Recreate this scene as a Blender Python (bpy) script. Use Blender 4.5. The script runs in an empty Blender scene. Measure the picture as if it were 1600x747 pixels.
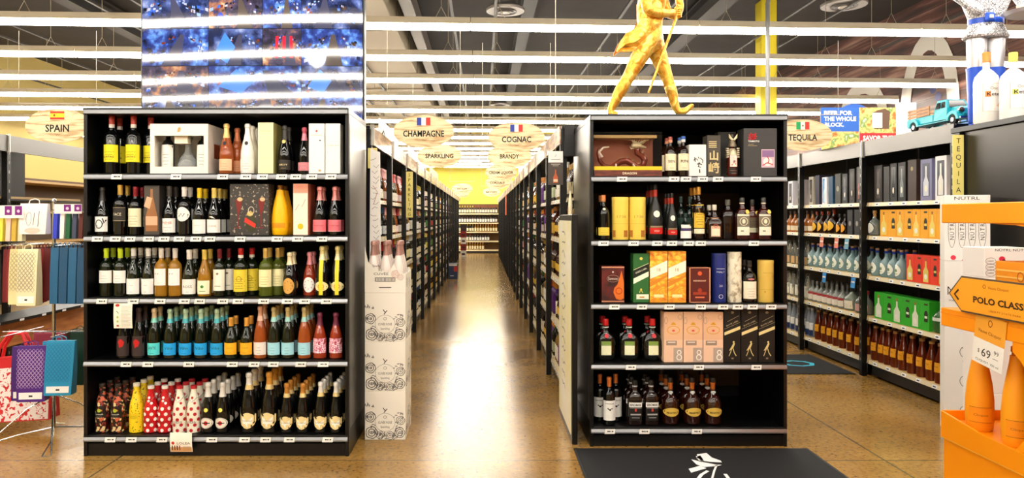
import bpy, math, random
from mathutils import Vector, Matrix
random.seed(7)
PI = math.pi
S = bpy.context.scene
COL = S.collection
# ------------------------------------------------------------------ camera, world, exposure
F = 1150.0                       # focal length in pixels of the 1600x747 frame
EYE = 1.455                      # eye height
VX, VY = 755.0, 339.0            # where the aisle's parallel lines meet
cam_d = bpy.data.cameras.new('camera')
cam = bpy.data.objects.new('camera', cam_d); COL.objects.link(cam)
cam.location = (0, 0, EYE); cam.rotation_euler = (PI/2, 0, 0)
cam_d.sensor_width = 36.0; cam_d.lens = 36.0*F/1600
cam_d.shift_x = (800-VX)/1600.0
cam_d.shift_y = -(373.5-VY)/1600.0
cam_d.clip_start = 0.05; cam_d.clip_end = 200
S.camera = cam
W = bpy.data.worlds.new('world'); S.world = W; W.use_nodes = True
W.node_tree.nodes['Background'].inputs[0].default_value = (1, .93, .82, 1)
W.node_tree.nodes['Background'].inputs[1].default_value = 0.6
S.view_settings.view_transform = 'Standard'; S.view_settings.look = 'None'
S.view_settings.gamma = 1; S.view_settings.use_curve_mapping = False
S.view_settings.exposure = 0.18
TUBE = 24.0                      # brightness of the strip-light diffusers

def PX(px, Y): return (px-VX)*Y/F
def PZ(py, Y): return EYE+(VY-py)*Y/F
def FY(py): return EYE*F/(py-VY)

# ------------------------------------------------------------------ materials
def lin(c):
    if isinstance(c, str):
        c = tuple(int(c[i:i+2], 16)/255 for i in (0, 2, 4))
    return tuple((v/12.92 if v <= .04045 else ((v+.055)/1.055)**2.4) for v in c[:3])+(1.0,)
MC = {}
def mat(c, rough=.5, metal=0., coat=0., trans=0., emit=0., spec=.5, ior=1.45):
    k = (c, rough, metal, coat, trans, emit, spec)
    if k in MC: return MC[k]
    m = bpy.data.materials.new('paint'); m.use_nodes = True
    b = m.node_tree.nodes['Principled BSDF']
    b.inputs['Base Color'].default_value = lin(c)
    b.inputs['Roughness'].default_value = rough
    b.inputs['Metallic'].default_value = metal
    b.inputs['Coat Weight'].default_value = coat
    b.inputs['Coat Roughness'].default_value = .05
    b.inputs['Transmission Weight'].default_value = trans
    b.inputs['Specular IOR Level'].default_value = spec
    b.inputs['IOR'].default_value = ior
    if emit:
        b.inputs['Emission Color'].default_value = lin(c)
        b.inputs['Emission Strength'].default_value = emit
    MC[k] = m
    return m
def paper(c): return mat(c, .55)
def foil(c): return mat(c, .38, .35)
def glass(c): return mat(c, .06, 0, .3)
def clear(c): return mat(c, .05, 0, 0, .75)
def nmat(name): 
    m = bpy.data.materials.new(name); m.use_nodes = True
    nt = m.node_tree; return m, nt, nt.nodes['Principled BSDF']
def N(nt, t, **kw):
    n = nt.nodes.new(t)
    for k, v in kw.items():
        if k.startswith('i_'): n.inputs[k[2:].replace('_', ' ')].default_value = v
        else: setattr(n, k, v)
    return n
def ramp(nt, stops, interp='LINEAR'):
    r = nt.nodes.new('ShaderNodeValToRGB'); e = r.color_ramp; e.interpolation = interp
    while len(e.elements) < len(stops): e.elements.new(.5)
    for i, (p, c) in enumerate(stops): e.elements[i].position = p; e.elements[i].color = lin(c)
    return r
def pattern(name, stops, scale=10, kind='noise', stretch=(1, 1, 1), rough=.5, detail=4, coat=0., metal=0., interp='LINEAR', distort=0., emit=0.):
    m, nt, b = nmat(name); L = nt.links.new
    tc = N(nt, 'ShaderNodeTexCoord'); mp = N(nt, 'ShaderNodeMapping'); mp.inputs['Scale'].default_value = stretch
    L(tc.outputs['Object'], mp.inputs['Vector'])
    if kind == 'noise':
        t = N(nt, 'ShaderNodeTexNoise'); t.inputs['Scale'].default_value = scale; t.inputs['Detail'].default_value = detail
        t.inputs['Distortion'].default_value = distort; out = t.outputs['Fac']
    elif kind == 'voronoi':
        t = N(nt, 'ShaderNodeTexVoronoi'); t.inputs['Scale'].default_value = scale; out = t.outputs['Distance']
    elif kind == 'cells':
        t = N(nt, 'ShaderNodeTexVoronoi'); t.inputs['Scale'].default_value = scale
        s = N(nt, 'ShaderNodeSeparateColor'); L(t.outputs['Color'], s.inputs[0]); out = s.outputs[0]
    L(mp.outputs[0], t.inputs['Vector'])
    r = ramp(nt, stops, interp); L(out, r.inputs[0]); L(r.outputs[0], b.inputs['Base Color'])
    b.inputs['Roughness'].default_value = rough; b.inputs['Coat Weight'].default_value = coat; b.inputs['Metallic'].default_value = metal
    if emit:
        L(r.outputs[0], b.inputs['Emission Color']); b.inputs['Emission Strength'].default_value = emit
    return m

BLACK = mat('050506', .36); MATTEBLACK = mat('040405', .7); RAIL = mat('8e8f92', .3, .8); WHITE = paper('f4f2ec')
CREAM = paper('efe2bd'); INK = mat('141414', .6); CHROME = mat('c8c8c8', .15, 1.); SHELFWOOD = mat('d9c49a', .5)
LIGHTM, nt_, b_ = nmat('lit_diffuser')
b_.inputs['Base Color'].default_value = (.9, .9, .88, 1); b_.inputs['Emission Color'].default_value = (1, .93, .82, 1); b_.inputs['Emission Strength'].default_value = TUBE

# ------------------------------------------------------------------ mesh builder
class MB:
    def __init__(s): s.v = []; s.f = []; s.m = []; s.sm = []; s.mats = []; s.cur = 0; s.smooth = False; s.T = None
    def mat(s, m):
        if m not in s.mats: s.mats.append(m)
        s.cur = s.mats.index(m); return s
    def add(s, vs, fs, smooth=False):
        o = len(s.v)
        s.v += [tuple(s.T @ Vector(p)) for p in vs] if s.T else [tuple(p) for p in vs]
        for f in fs: s.f.append(tuple(i+o for i in f)); s.m.append(s.cur); s.sm.append(smooth)
        return s
    def box(s, x0, x1, y0, y1, z0, z1):
        vs = [(x, y, z) for x in (x0, x1) for y in (y0, y1) for z in (z0, z1)]
        return s.add(vs, [(0, 1, 3, 2), (4, 6, 7, 5), (0, 4, 5, 1), (2, 3, 7, 6), (0, 2, 6, 4), (1, 5, 7, 3)])
    def bbox(s, x0, x1, y0, y1, z0, z1, b=.004):
        # box with chamfered edges
        xs = (x0, x1); ys = (y0, y1); zs = (z0, z1); vs = []; idx = {}
        for i in (0, 1):
            for j in (0, 1):
                for k in (0, 1):
                    sx = b if i == 0 else -b; sy = b if j == 0 else -b; sz = b if k == 0 else -b
                    for ax in range(3):
                        p = [xs[i]+sx, ys[j]+sy, zs[k]+sz]; p[ax] = (xs[i], ys[j], zs[k])[ax]
                        idx[i, j, k, ax] = len(vs); vs.append(p)
        fs = []
        I = lambda i, j, k, a: idx[i, j, k, a]
        fs += [(I(0,0,0,0), I(0,0,1,0), I(0,1,1,0), I(0,1,0,0)), (I(1,0,0,0), I(1,1,0,0), I(1,1,1,0), I(1,0,1,0))]
        fs += [(I(0,0,0,1), I(1,0,0,1), I(1,0,1,1), I(0,0,1,1)), (I(0,1,0,1), I(0,1,1,1), I(1,1,1,1), I(1,1,0,1))]
        fs += [(I(0,0,0,2), I(0,1,0,2), I(1,1,0,2), I(1,0,0,2)), (I(0,0,1,2), I(1,0,1,2), I(1,1,1,2), I(0,1,1,2))]
        for i in (0, 1):
            for j in (0, 1): fs.append((I(i,j,0,0), I(i,j,1,0), I(i,j,1,1), I(i,j,0,1)))
        for i in (0, 1):
            for k in (0, 1): fs.append((I(i,0,k,0), I(i,1,k,0), I(i,1,k,2), I(i,0,k,2)))
        for j in (0, 1):
            for k in (0, 1): fs.append((I(0,j,k,1), I(1,j,k,1), I(1,j,k,2), I(0,j,k,2)))
        for i in (0, 1):
            for j in (0, 1):
                for k in (0, 1): fs.append((I(i,j,k,0), I(i,j,k,1), I(i,j,k,2)))
        return s.add(vs, fs)
    def prism(s, pts, y0, y1, plane='xz'):
        # polygon (counter-clockwise in its plane) extruded along the third axis
        def P(a, b, c): return (a, c, b) if plane == 'xz' else ((c, a, b) if plane == 'yz' else (a, b, c))
        n = len(pts); vs = [P(a, b, y0) for a, b in pts]+[P(a, b, y1) for a, b in pts]
        fs = [tuple(range(n)), tuple(range(2*n-1, n-1, -1))]+[(i, i+n, (i+1) % n+n, (i+1) % n) for i in range(n)]
        return s.add(vs, fs)
    def lathe(s, prof, sec=None, seg=20, c=(0, 0, 0), smooth=True):
        # prof: (r, z) from bottom to top; sec: fn(theta)->(cx, cy) unit section
        vs = []; fs = []; n = len(prof)
        for r, z in prof:
            for k in range(seg):
                t = 2*PI*k/seg; a, b = sec(t) if sec else (math.cos(t), math.sin(t))
                vs.append((c[0]+r*a, c[1]+r*b, c[2]+z))
        for i in range(n-1):
            for k in range(seg):
                k2 = (k+1) % seg; fs.append((i*seg+k, i*seg+k2, (i+1)*seg+k2, (i+1)*seg+k))
        fs.append(tuple(range(seg-1, -1, -1))); fs.append(tuple((n-1)*seg+k for k in range(seg)))
        return s.add(vs, fs, smooth)
    def tube(s, pts, r, seg=8, smooth=True):
        pts = [Vector(p) for p in pts]; rs = r if isinstance(r, (list, tuple)) else [r]*len(pts); vs = []; fs = []
        d0 = (pts[1]-pts[0]).normalized(); up = Vector((0, 0, 1)) if abs(d0.z) < .9 else Vector((1, 0, 0)); u = d0.cross(up).normalized()
        for i, p in enumerate(pts):
            d = ((pts[min(i+1, len(pts)-1)]-pts[i]).normalized()+(pts[i]-pts[max(i-1, 0)]).normalized()).normalized()
            u = (u-d*u.dot(d)).normalized(); w = d.cross(u)
            for k in range(seg):
                a = 2*PI*k/seg; vs.append(p+(u*math.cos(a)+w*math.sin(a))*rs[i])
        for i in range(len(pts)-1):
            for k in range(seg):
                k2 = (k+1) % seg; fs.append((i*seg+k, i*seg+k2, (i+1)*seg+k2, (i+1)*seg+k))
        n = len(pts); fs.append(tuple(range(seg-1, -1, -1))); fs.append(tuple((n-1)*seg+k for k in range(seg)))
        return s.add(vs, fs, smooth)
    def ball(s, c, r, seg=12, rings=8, sc=(1, 1, 1)):
        vs = []; fs = []
        for i in range(rings+1):
            a = -PI/2+PI*i/rings
            for k in range(seg):
                t = 2*PI*k/seg; vs.append((c[0]+r*sc[0]*math.cos(a)*math.cos(t), c[1]+r*sc[1]*math.cos(a)*math.sin(t), c[2]+r*sc[2]*math.sin(a)))
        for i in range(rings):
            for k in range(seg):
                k2 = (k+1) % seg; fs.append((i*seg+k, i*seg+k2, (i+1)*seg+k2, (i+1)*seg+k))
        return s.add(vs, fs, True)
    # ---- print on a surface: M(u, v, off) -> 3-D point
    def rect(s, M, u0, u1, v0, v1, off=.001, n=8, nv=2):
        vs = [M(u0+(u1-u0)*i/n, v0+(v1-v0)*j/nv, off) for j in range(nv+1) for i in range(n+1)]
        fs = [(j*(n+1)+i, j*(n+1)+i+1, (j+1)*(n+1)+i+1, (j+1)*(n+1)+i) for j in range(nv) for i in range(n)]
        return s.add(vs, fs, True)
    def fan(s, M, pts, off=.001, rings=3, c=None):
        cx = c[0] if c else sum(p[0] for p in pts)/len(pts); cy = c[1] if c else sum(p[1] for p in pts)/len(pts); n = len(pts)
        vs = [M(cx, cy, off)]; fs = []
        for k in range(1, rings+1):
            for p in pts: vs.append(M(cx+(p[0]-cx)*k/rings, cy+(p[1]-cy)*k/rings, off))
        for i in range(n):
            j = (i+1) % n; fs.append((0, 1+i, 1+j))
            for k in range(rings-1): fs.append((1+k*n+i, 1+(k+1)*n+i, 1+(k+1)*n+j, 1+k*n+j))
        return s.add(vs, fs, True)
    def oval(s, M, u, v, a, b, off=.001, n=18, rings=3):
        return s.fan(M, [(u+a*math.cos(2*PI*i/n), v+b*math.sin(2*PI*i/n)) for i in range(n)], off, rings, (u, v))
    def ring(s, M, u, v, a, b, w, off=.001, n=20):
        vs = []; fs = []
        for i in range(n):
            c, d = math.cos(2*PI*i/n), math.sin(2*PI*i/n); vs += [M(u+a*c, v+b*d, off), M(u+(a-w)*c, v+(b-w)*d, off)]
        for i in range(n): j = (i+1) % n; fs.append((2*i, 2*j, 2*j+1, 2*i+1))
        return s.add(vs, fs, True)
    def poly(s, M, pts, off=.001): return s.add([M(u, v, off) for u, v in pts], [tuple(range(len(pts)))])
    def stroke(s, M, pts, w, off=.001):
        vs = []; fs = []
        for i, p in enumerate(pts):
            a = pts[max(i-1, 0)]; b = pts[min(i+1, len(pts)-1)]; d = Vector((b[0]-a[0], b[1]-a[1])); d = d.normalized() if d.length else Vector((1, 0))
            ww = w[i] if isinstance(w, (list, tuple)) else w
            vs += [M(p[0]-d.y*ww/2, p[1]+d.x*ww/2, off), M(p[0]+d.y*ww/2, p[1]-d.x*ww/2, off)]
        for i in range(len(pts)-1): fs.append((2*i, 2*i+1, 2*i+3, 2*i+2))
        return s.add(vs, fs)
    def text(s, M, txt, u, v, h, off=.0016, w=None, slant=0., ang=0., bold=0.):
        vs, fs, tw, th = glyphs(txt, bold)
        k = h; kx = k if w is None else w/max(tw, 1e-6); ca, sa = math.cos(ang), math.sin(ang); out = []
        for x, y in vs:
            a = (x-tw/2)*kx+slant*y*k; b = (y-.36)*k; out.append(M(u+a*ca-b*sa, v+a*sa+b*ca, off))
        return s.add(out, fs)
    def build(s, name, parent=None, loc=None, rz=0., props=None, sharp=.6):
        me = bpy.data.meshes.new(name); me.from_pydata(s.v, [], s.f)
        for m in s.mats: me.materials.append(m)
        me.polygons.foreach_set('material_index', s.m); me.polygons.foreach_set('use_smooth', s.sm); me.update()
        if any(s.sm): me.set_sharp_from_angle(angle=sharp)
        o = bpy.data.objects.new(name, me); COL.objects.link(o)
        if parent: o.parent = parent
        if loc: o.location = loc
        o.rotation_euler = (0, 0, rz)
        if props: tag(o, *props)
        return o
GC = {}
def glyphs(txt, bold=0.):
    k = (txt, bold)
    if k in GC: return GC[k]
    cu = bpy.data.curves.new('lettering', 'FONT'); cu.body = txt; cu.size = 1.0; cu.resolution_u = 2; cu.offset = bold
    cu.align_x = 'LEFT'
    ob = bpy.data.objects.new('lettering', cu); me = bpy.data.meshes.new_from_object(ob)
    vs = [(v.co.x, v.co.y) for v in me.vertices]; fs = [tuple(p.vertices) for p in me.polygons]
    x0 = min([v[0] for v in vs], default=0); x1 = max([v[0] for v in vs], default=1)
    vs = [(x-x0, y) for x, y in vs]
    bpy.data.objects.remove(ob); bpy.data.curves.remove(cu); bpy.data.meshes.remove(me)
    GC[k] = (vs, fs, x1-x0, .72)
    return GC[k]
def tag(o, label=None, cat=None, group=None, kind=None):
    if label: o['label'] = label
    if cat: o['category'] = cat
    if group: o['group'] = group
    if kind: o['kind'] = kind
    return o
def thing(name, label, cat, loc=(0, 0, 0), rz=0., group=None):
    o = bpy.data.objects.new(name, None); COL.objects.link(o); o.location = loc; o.rotation_euler = (0, 0, rz); o.empty_display_size = .1
    return tag(o, label, cat, group)
def children_of(o): return KIDS.get(o.name, [])
KIDS = {}
def reg(root):
    # remember the children of a finished thing so that it can be copied quickly
    def walk(o):
        KIDS[o.name] = [c for c in COL.objects if c.parent == o]
        for c in KIDS[o.name]: walk(c)
    walk(root); return root
def copy_tree(o, loc=None, rz=None, label=None, group=None, parent=None):
    c = o.copy(); COL.objects.link(c)
    if parent: c.parent = parent
    if loc is not None: c.location = loc
    if rz is not None: c.rotation_euler = (0, 0, rz)
    if label: c['label'] = label
    if group: c['group'] = group
    for ch in KIDS.get(o.name, []): copy_tree(ch, parent=c)
    return c
def struct(name, mb, parent=None, loc=None):
    o = mb.build(name, parent, loc)
    if not parent: o['kind'] = 'structure'
    return o
def flatXZ(y): return lambda u, v, off: (u, y-off, v)           # print on a face that looks towards -y
def flatYZ(x): return lambda u, v, off: (x-off, -u, v)          # face that looks towards -x, u runs to the viewer's right
def flatXY(z): return lambda u, v, off: (u, v, z+off)
ORD = ['first', 'second', 'third', 'fourth', 'fifth', 'sixth', 'seventh', 'eighth', 'ninth', 'tenth', 'eleventh', 'twelfth', 'thirteenth', 'fourteenth', 'fifteenth', 'sixteenth', 'seventeenth', 'eighteenth', 'nineteenth', 'twentieth', 'twenty-first', 'twenty-second', 'twenty-third', 'twenty-fourth', 'twenty-fifth']

# ================================================================== THE ROOM
CEIL = 5.0
XL, XR, YB, YF = -10.0, 7.2, 30.6, -8.0
# polished concrete floor
fm, nt, b = nmat('polished_concrete'); L = nt.links.new
tc = N(nt, 'ShaderNodeTexCoord')
n1 = N(nt, 'ShaderNodeTexNoise'); n1.inputs['Scale'].default_value = .55; n1.inputs['Detail'].default_value = 8; n1.inputs['Roughness'].default_value = .62; n1.inputs['Distortion'].default_value = .15
L(tc.outputs['Object'], n1.inputs['Vector'])
r1 = ramp(nt, [(.3, '7c5c30'), (.46, '98733a'), (.58, 'ae8644'), (.74, 'c29c5c')]); L(n1.outputs['Fac'], r1.inputs[0])
n2 = N(nt, 'ShaderNodeTexNoise'); n2.inputs['Scale'].default_value = 38; n2.inputs['Detail'].default_value = 5; n2.inputs['Roughness'].default_value = .7
L(tc.outputs['Object'], n2.inputs['Vector'])
r2 = ramp(nt, [(.33, '60502f'), (.44, 'e8e2d4'), (.6, 'ffffff'), (.72, 'fff4dc')]); L(n2.outputs['Fac'], r2.inputs[0])
mx = N(nt, 'ShaderNodeMix', data_type='RGBA', blend_type='MULTIPLY'); mx.inputs[0].default_value = .8
L(r1.outputs[0], mx.inputs[6]); L(r2.outputs[0], mx.inputs[7])
v1 = N(nt, 'ShaderNodeTexVoronoi'); v1.inputs['Scale'].default_value = 60; L(tc.outputs['Object'], v1.inputs['Vector'])
r3 = ramp(nt, [(.12, '4c3a22'), (.2, 'ffffff')]); L(v1.outputs['Distance'], r3.inputs[0])
n3 = N(nt, 'ShaderNodeTexNoise'); n3.inputs['Scale'].default_value = 3.5; L(tc.outputs['Object'], n3.inputs['Vector'])
r4 = ramp(nt, [(.47, '000000'), (.6, 'ffffff')]); L(n3.outputs['Fac'], r4.inputs[0])
mx2 = N(nt, 'ShaderNodeMix', data_type='RGBA', blend_type='MULTIPLY'); L(r4.outputs[0], mx2.inputs[0]); L(mx.outputs[2], mx2.inputs[6]); L(r3.outputs[0], mx2.inputs[7])
sx = N(nt, 'ShaderNodeSeparateXYZ'); L(tc.outputs['Object'], sx.inputs[0])
def joint(outp, period, phase):
    a = N(nt, 'ShaderNodeMath', operation='ADD'); a.inputs[1].default_value = phase; L(outp, a.inputs[0])
    c = N(nt, 'ShaderNodeMath', operation='PINGPONG'); c.inputs[1].default_value = period/2; L(a.outputs[0], c.inputs[0])
    d = N(nt, 'ShaderNodeMath', operation='GREATER_THAN'); d.inputs[1].default_value = .006; L(c.outputs[0], d.inputs[0]); return d
j1 = joint(sx.outputs['Y'], 3.45, -4.4+3.45*4); j2 = joint(sx.outputs['X'], 4.6, -.1+4.6*4+2.3)
jm = N(nt, 'ShaderNodeMath', operation='MINIMUM'); L(j1.outputs[0], jm.inputs[0]); L(j2.outputs[0], jm.inputs[1])
mx3 = N(nt, 'ShaderNodeMix', data_type='RGBA'); L(jm.outputs[0], mx3.inputs[0]); mx3.inputs[6].default_value = lin('6b5330'); L(mx2.outputs[2], mx3.inputs[7])
L(mx3.outputs[2], b.inputs['Base Color'])
rr = N(nt, 'ShaderNodeMapRange'); rr.inputs['To Min'].default_value = .10; rr.inputs['To Max'].default_value = .26; L(n1.outputs['Fac'], rr.inputs['Value']); L(rr.outputs[0], b.inputs['Roughness'])
b.inputs['Specular IOR Level'].default_value = .65
bp = N(nt, 'ShaderNodeBump'); bp.inputs['Strength'].default_value = .06; bp.inputs['Distance'].default_value = .01; L(n2.outputs['Fac'], bp.inputs['Height']); L(bp.outputs[0], b.inputs['Normal'])
m = MB().mat(fm).box(XL, XR, YF, YB, -.1, 0); struct('floor', m)
DECK = pattern('dark_painted_deck', [(.3, '1c1815'), (.7, '26211d')], 2, rough=.8)
m = MB().mat(DECK).box(XL, XR, YF, YB, CEIL, CEIL+.1); struct('ceiling', m)
YEL = mat('eede5c', .7)
m = MB().mat(YEL).box(XL, XR, YB, YB+.15, 0, CEIL); struct('wall_back', m)
m = MB().mat(mat('c9b46a', .7)).box(XL-.15, XL, YF, YB, 0, CEIL); struct('wall_left', m)
# wall_right: mural of dark planks with large pale characters
pm, nt, b = nmat('plank_mural'); L = nt.links.new
tc = N(nt, 'ShaderNodeTexCoord'); mp = N(nt, 'ShaderNodeMapping'); mp.inputs['Scale'].default_value = (1, .12, 1.6); L(tc.outputs['Object'], mp.inputs[0])
n1 = N(nt, 'ShaderNodeTexNoise'); n1.inputs['Scale'].default_value = 5; n1.inputs['Detail'].default_value = 9; L(mp.outputs[0], n1.inputs['Vector'])
r1 = ramp(nt, [(.34, '2c1713'), (.5, '5a3026'), (.62, '8a6355'), (.75, 'b08c7c')]); L(n1.outputs['Fac'], r1.inputs[0])
sx = N(nt, 'ShaderNodeSeparateXYZ'); L(tc.outputs['Object'], sx.inputs[0])
c = N(nt, 'ShaderNodeMath', operation='PINGPONG'); c.inputs[1].default_value = .12; L(sx.outputs['Z'], c.inputs[0])
d = N(nt, 'ShaderNodeMath', operation='GREATER_THAN'); d.inputs[1].default_value = .006; L(c.outputs[0], d.inputs[0])
mx = N(nt, 'ShaderNodeMix', data_type='RGBA'); L(d.outputs[0], mx.inputs[0]); mx.inputs[6].default_value = lin('1a0d0a'); L(r1.outputs[0], mx.inputs[7]); L(mx.outputs[2], b.inputs['Base Color']); b.inputs['Roughness'].default_value = .5
m = MB().mat(pm).box(XR, XR+.15, YF, YB, 0, CEIL)
M = flatYZ(XR)
m.mat(paper('d8d4cc'))
for (yc, a, bz, w) in ((14.0, .95, .95, .26), (11.9, .8, 1.35, .3)):     # big round characters painted on the wall
    m.ring(M, -yc, 3.1, a, bz, w, .01, 28)
m.mat(mat('2c6fb8', .5)).oval(M, -10.35, 2.75, .75, .62, .008, 28)
m.mat(paper('e8e8e8')).text(M, 'BLUE M', -10.35, 2.7, .3, .012, bold=.02)
m.mat(mat('3a3a78', .5))
for i in range(14):
    t = i/13*2*PI*.6+1.2; m.oval(M, -11.6-.25*math.sin(t*2), 3.5-.14*i, .09, .08, .006, 8, 1)
struct('wall_right', m)
m = MB().mat(mat('d8cfb8', .7)).box(XL, XR, YF-.15, YF, 0, CEIL); struct('wall_front', m)

# ducts, pipes, joists and vents under the deck
m = MB().mat(mat('a59a82', .6)).bbox(-3.0, -1.35, 6, 30.4, 4.37, 4.87, .01)
for i in range(14): m.mat(mat('7d745f', .6)).box(-3.02, -1.33, 6.2+i*1.75, 6.23+i*1.75, 4.352, 4.89)
m.build('air_duct', props=('long beige rectangular air duct running under the dark ceiling above the aisle', 'duct'))
m = MB().mat(mat('6a625a', .5)).bbox(-1.2, -1.02, 6, 30.4, 4.5, 4.8, .01)
m.build('cable_tray', props=('narrow grey metal trough running beside the beige duct', 'cable tray'))
for i, (x, sz, lab) in enumerate(((-6.2, .12, 'dark steel beam crossing the ceiling left of the video wall'), (.7, .1, 'dark steel beam over the right side of the champagne aisle'), (3.6, .14, 'dark steel beam above the tequila shelving'))):
    m = MB().mat(mat('2e2a28', .6)); m.box(x-sz, x+sz, -6, 30.4, 4.9, 4.93); m.box(x-.02, x+.02, -6, 30.4, 4.66, 4.9); m.box(x-sz, x+sz, -6, 30.4, 4.63, 4.66)
    m.build('ceiling_beam', props=(lab, 'beam', 'steel beams under the ceiling'))
def vent(x, Y, z, r, label):
    t = thing('ceiling_vent', label, 'vent', (x, Y, z), group='round ceiling vents')
    m = MB().mat(mat('4b4542', .5)); m.lathe([(r*.62, .06), (r*.62, CEIL-z-.001)], seg=24); m.build('duct_drop', t)
    m = MB().mat(mat('8b847c', .4, .3)); m.lathe([(r*.7, 0), (r*.98, .0), (r, .03), (r*.64, .09), (r*.6, .09)], seg=28); m.build('flange', t)
    for k in range(3):
        m = MB().mat(mat('b5aea4', .4, .3) if k == 0 else mat('54504b', .4)); q = r*(.2+.17*k)
        m.lathe([(q, -.025+.008*k), (q+.03*r, -.03+.008*k), (q+.06*r, -.01), (q, -.005)], seg=24); m.build('diffuser_ring', t)
    return t
vent(.31, 10.3, 4.33, .27, 'round dark ceiling vent above the champagne aisle nearest the video wall')
vent(.42, 19.0, 4.33, .27, 'small far round ceiling vent deeper down the champagne aisle')
vent(4.95, 10.1, 4.35, .3, 'round ceiling vent above the tequila shelving')
# grey conduit curving down, and the yellow post
m = MB().mat(mat('8a8a8a', .4, .5)).tube([(2.98, 7.4, CEIL), (2.93, 7.4, 4.0), (2.89, 7.4, 3.75), (2.86, 7.4, 3.6), (2.86, 7.4, 2.3)], .022)
m.tube([(2.86, 7.4, 2.3), (2.86, 7.4, 0)], .022)
m.build('conduit', props=('thin grey conduit dropping from the ceiling behind the right display', 'pipe'))
m = MB().mat(mat('ecd62c', .5)).bbox(4.53, 4.79, 12.0, 12.26, 0, CEIL, .01)
m.mat(MATTEBLACK).box(4.51, 4.81, 11.98, 12.28, 0, .1)
m.build('support_post', props=('square yellow support post rising behind the right display', 'post'))

# rails that the strip lights hang from
for j in range(7):
    for q in (-.9, .9):
        x = -8.55+j*2.405+q; MB().mat(mat('3a3632', .5)).box(x-.02, x+.02, -3.6, 29.5, 4.316, 4.345).build('support_rail', props=(f'thin dark ceiling rail the strip lights hang from, {ORD[j*2+(q > 0)]} from the left', 'rail', 'ceiling rails'))
# strip lights
ROWSP = 1.52
def row_y(k, x): return 7.62+ROWSP*k+.05*(x+1)
t = thing('strip_light', 'x', 'light')
hm = MB().mat(mat('d9cdb4', .5)).add([(x, y, z) for x in (-1.2, 1.2) for (y, z) in ((-.055, .055), (.055, .055), (.035, .125), (-.035, .125))],
    [(0, 3, 2, 1), (4, 5, 6, 7), (0, 1, 5, 4), (1, 2, 6, 5), (2, 3, 7, 6), (3, 0, 4, 7)])
hm.build('housing', t)
dm = MB().mat(LIGHTM).add([(x, y, z) for x in (-1.195, 1.195) for (y, z) in ((-.05, .053), (-.055, .02), (-.03, 0), (.03, 0), (.055, .02), (.05, .053))],
    [(5, 4, 3, 2, 1, 0), (6, 7, 8, 9, 10, 11)]+[(i, (i+1) % 6, (i+1) % 6+6, i+6) for i in range(6)])
dm.build('diffuser', t)
for sx_ in (-.9, .9):
    MB().mat(mat('b0a890', .4, .5)).tube([(sx_-.06, 0, .125), (sx_, 0, .24), (sx_, 0, .915)], .003, 5).build('hanger_wire', t)
    MB().mat(mat('b0a890', .4, .5)).tube([(sx_+.06, 0, .125), (sx_, 0, .24)], .003, 5).build('hanger_wire', t)
reg(t)
first = True; SL = math.atan(.05)
for k in range(-7, 15):
    for j in range(7):
        x = -8.55+j*2.405
        lab = f'white strip light, {ORD[j]} from the left in '+(f'the {ORD[k]} row beyond the displays' if k >= 0 else f'the {ORD[-k-1]} row in front of the displays')
        loc = (x, row_y(k, x), 3.40)
        if first: t.location = loc; t.rotation_euler = (0, 0, SL); t['label'] = lab; t['group'] = 'rows of ceiling strip lights'; first = False
        else: copy_tree(t, loc, SL, lab)
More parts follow.
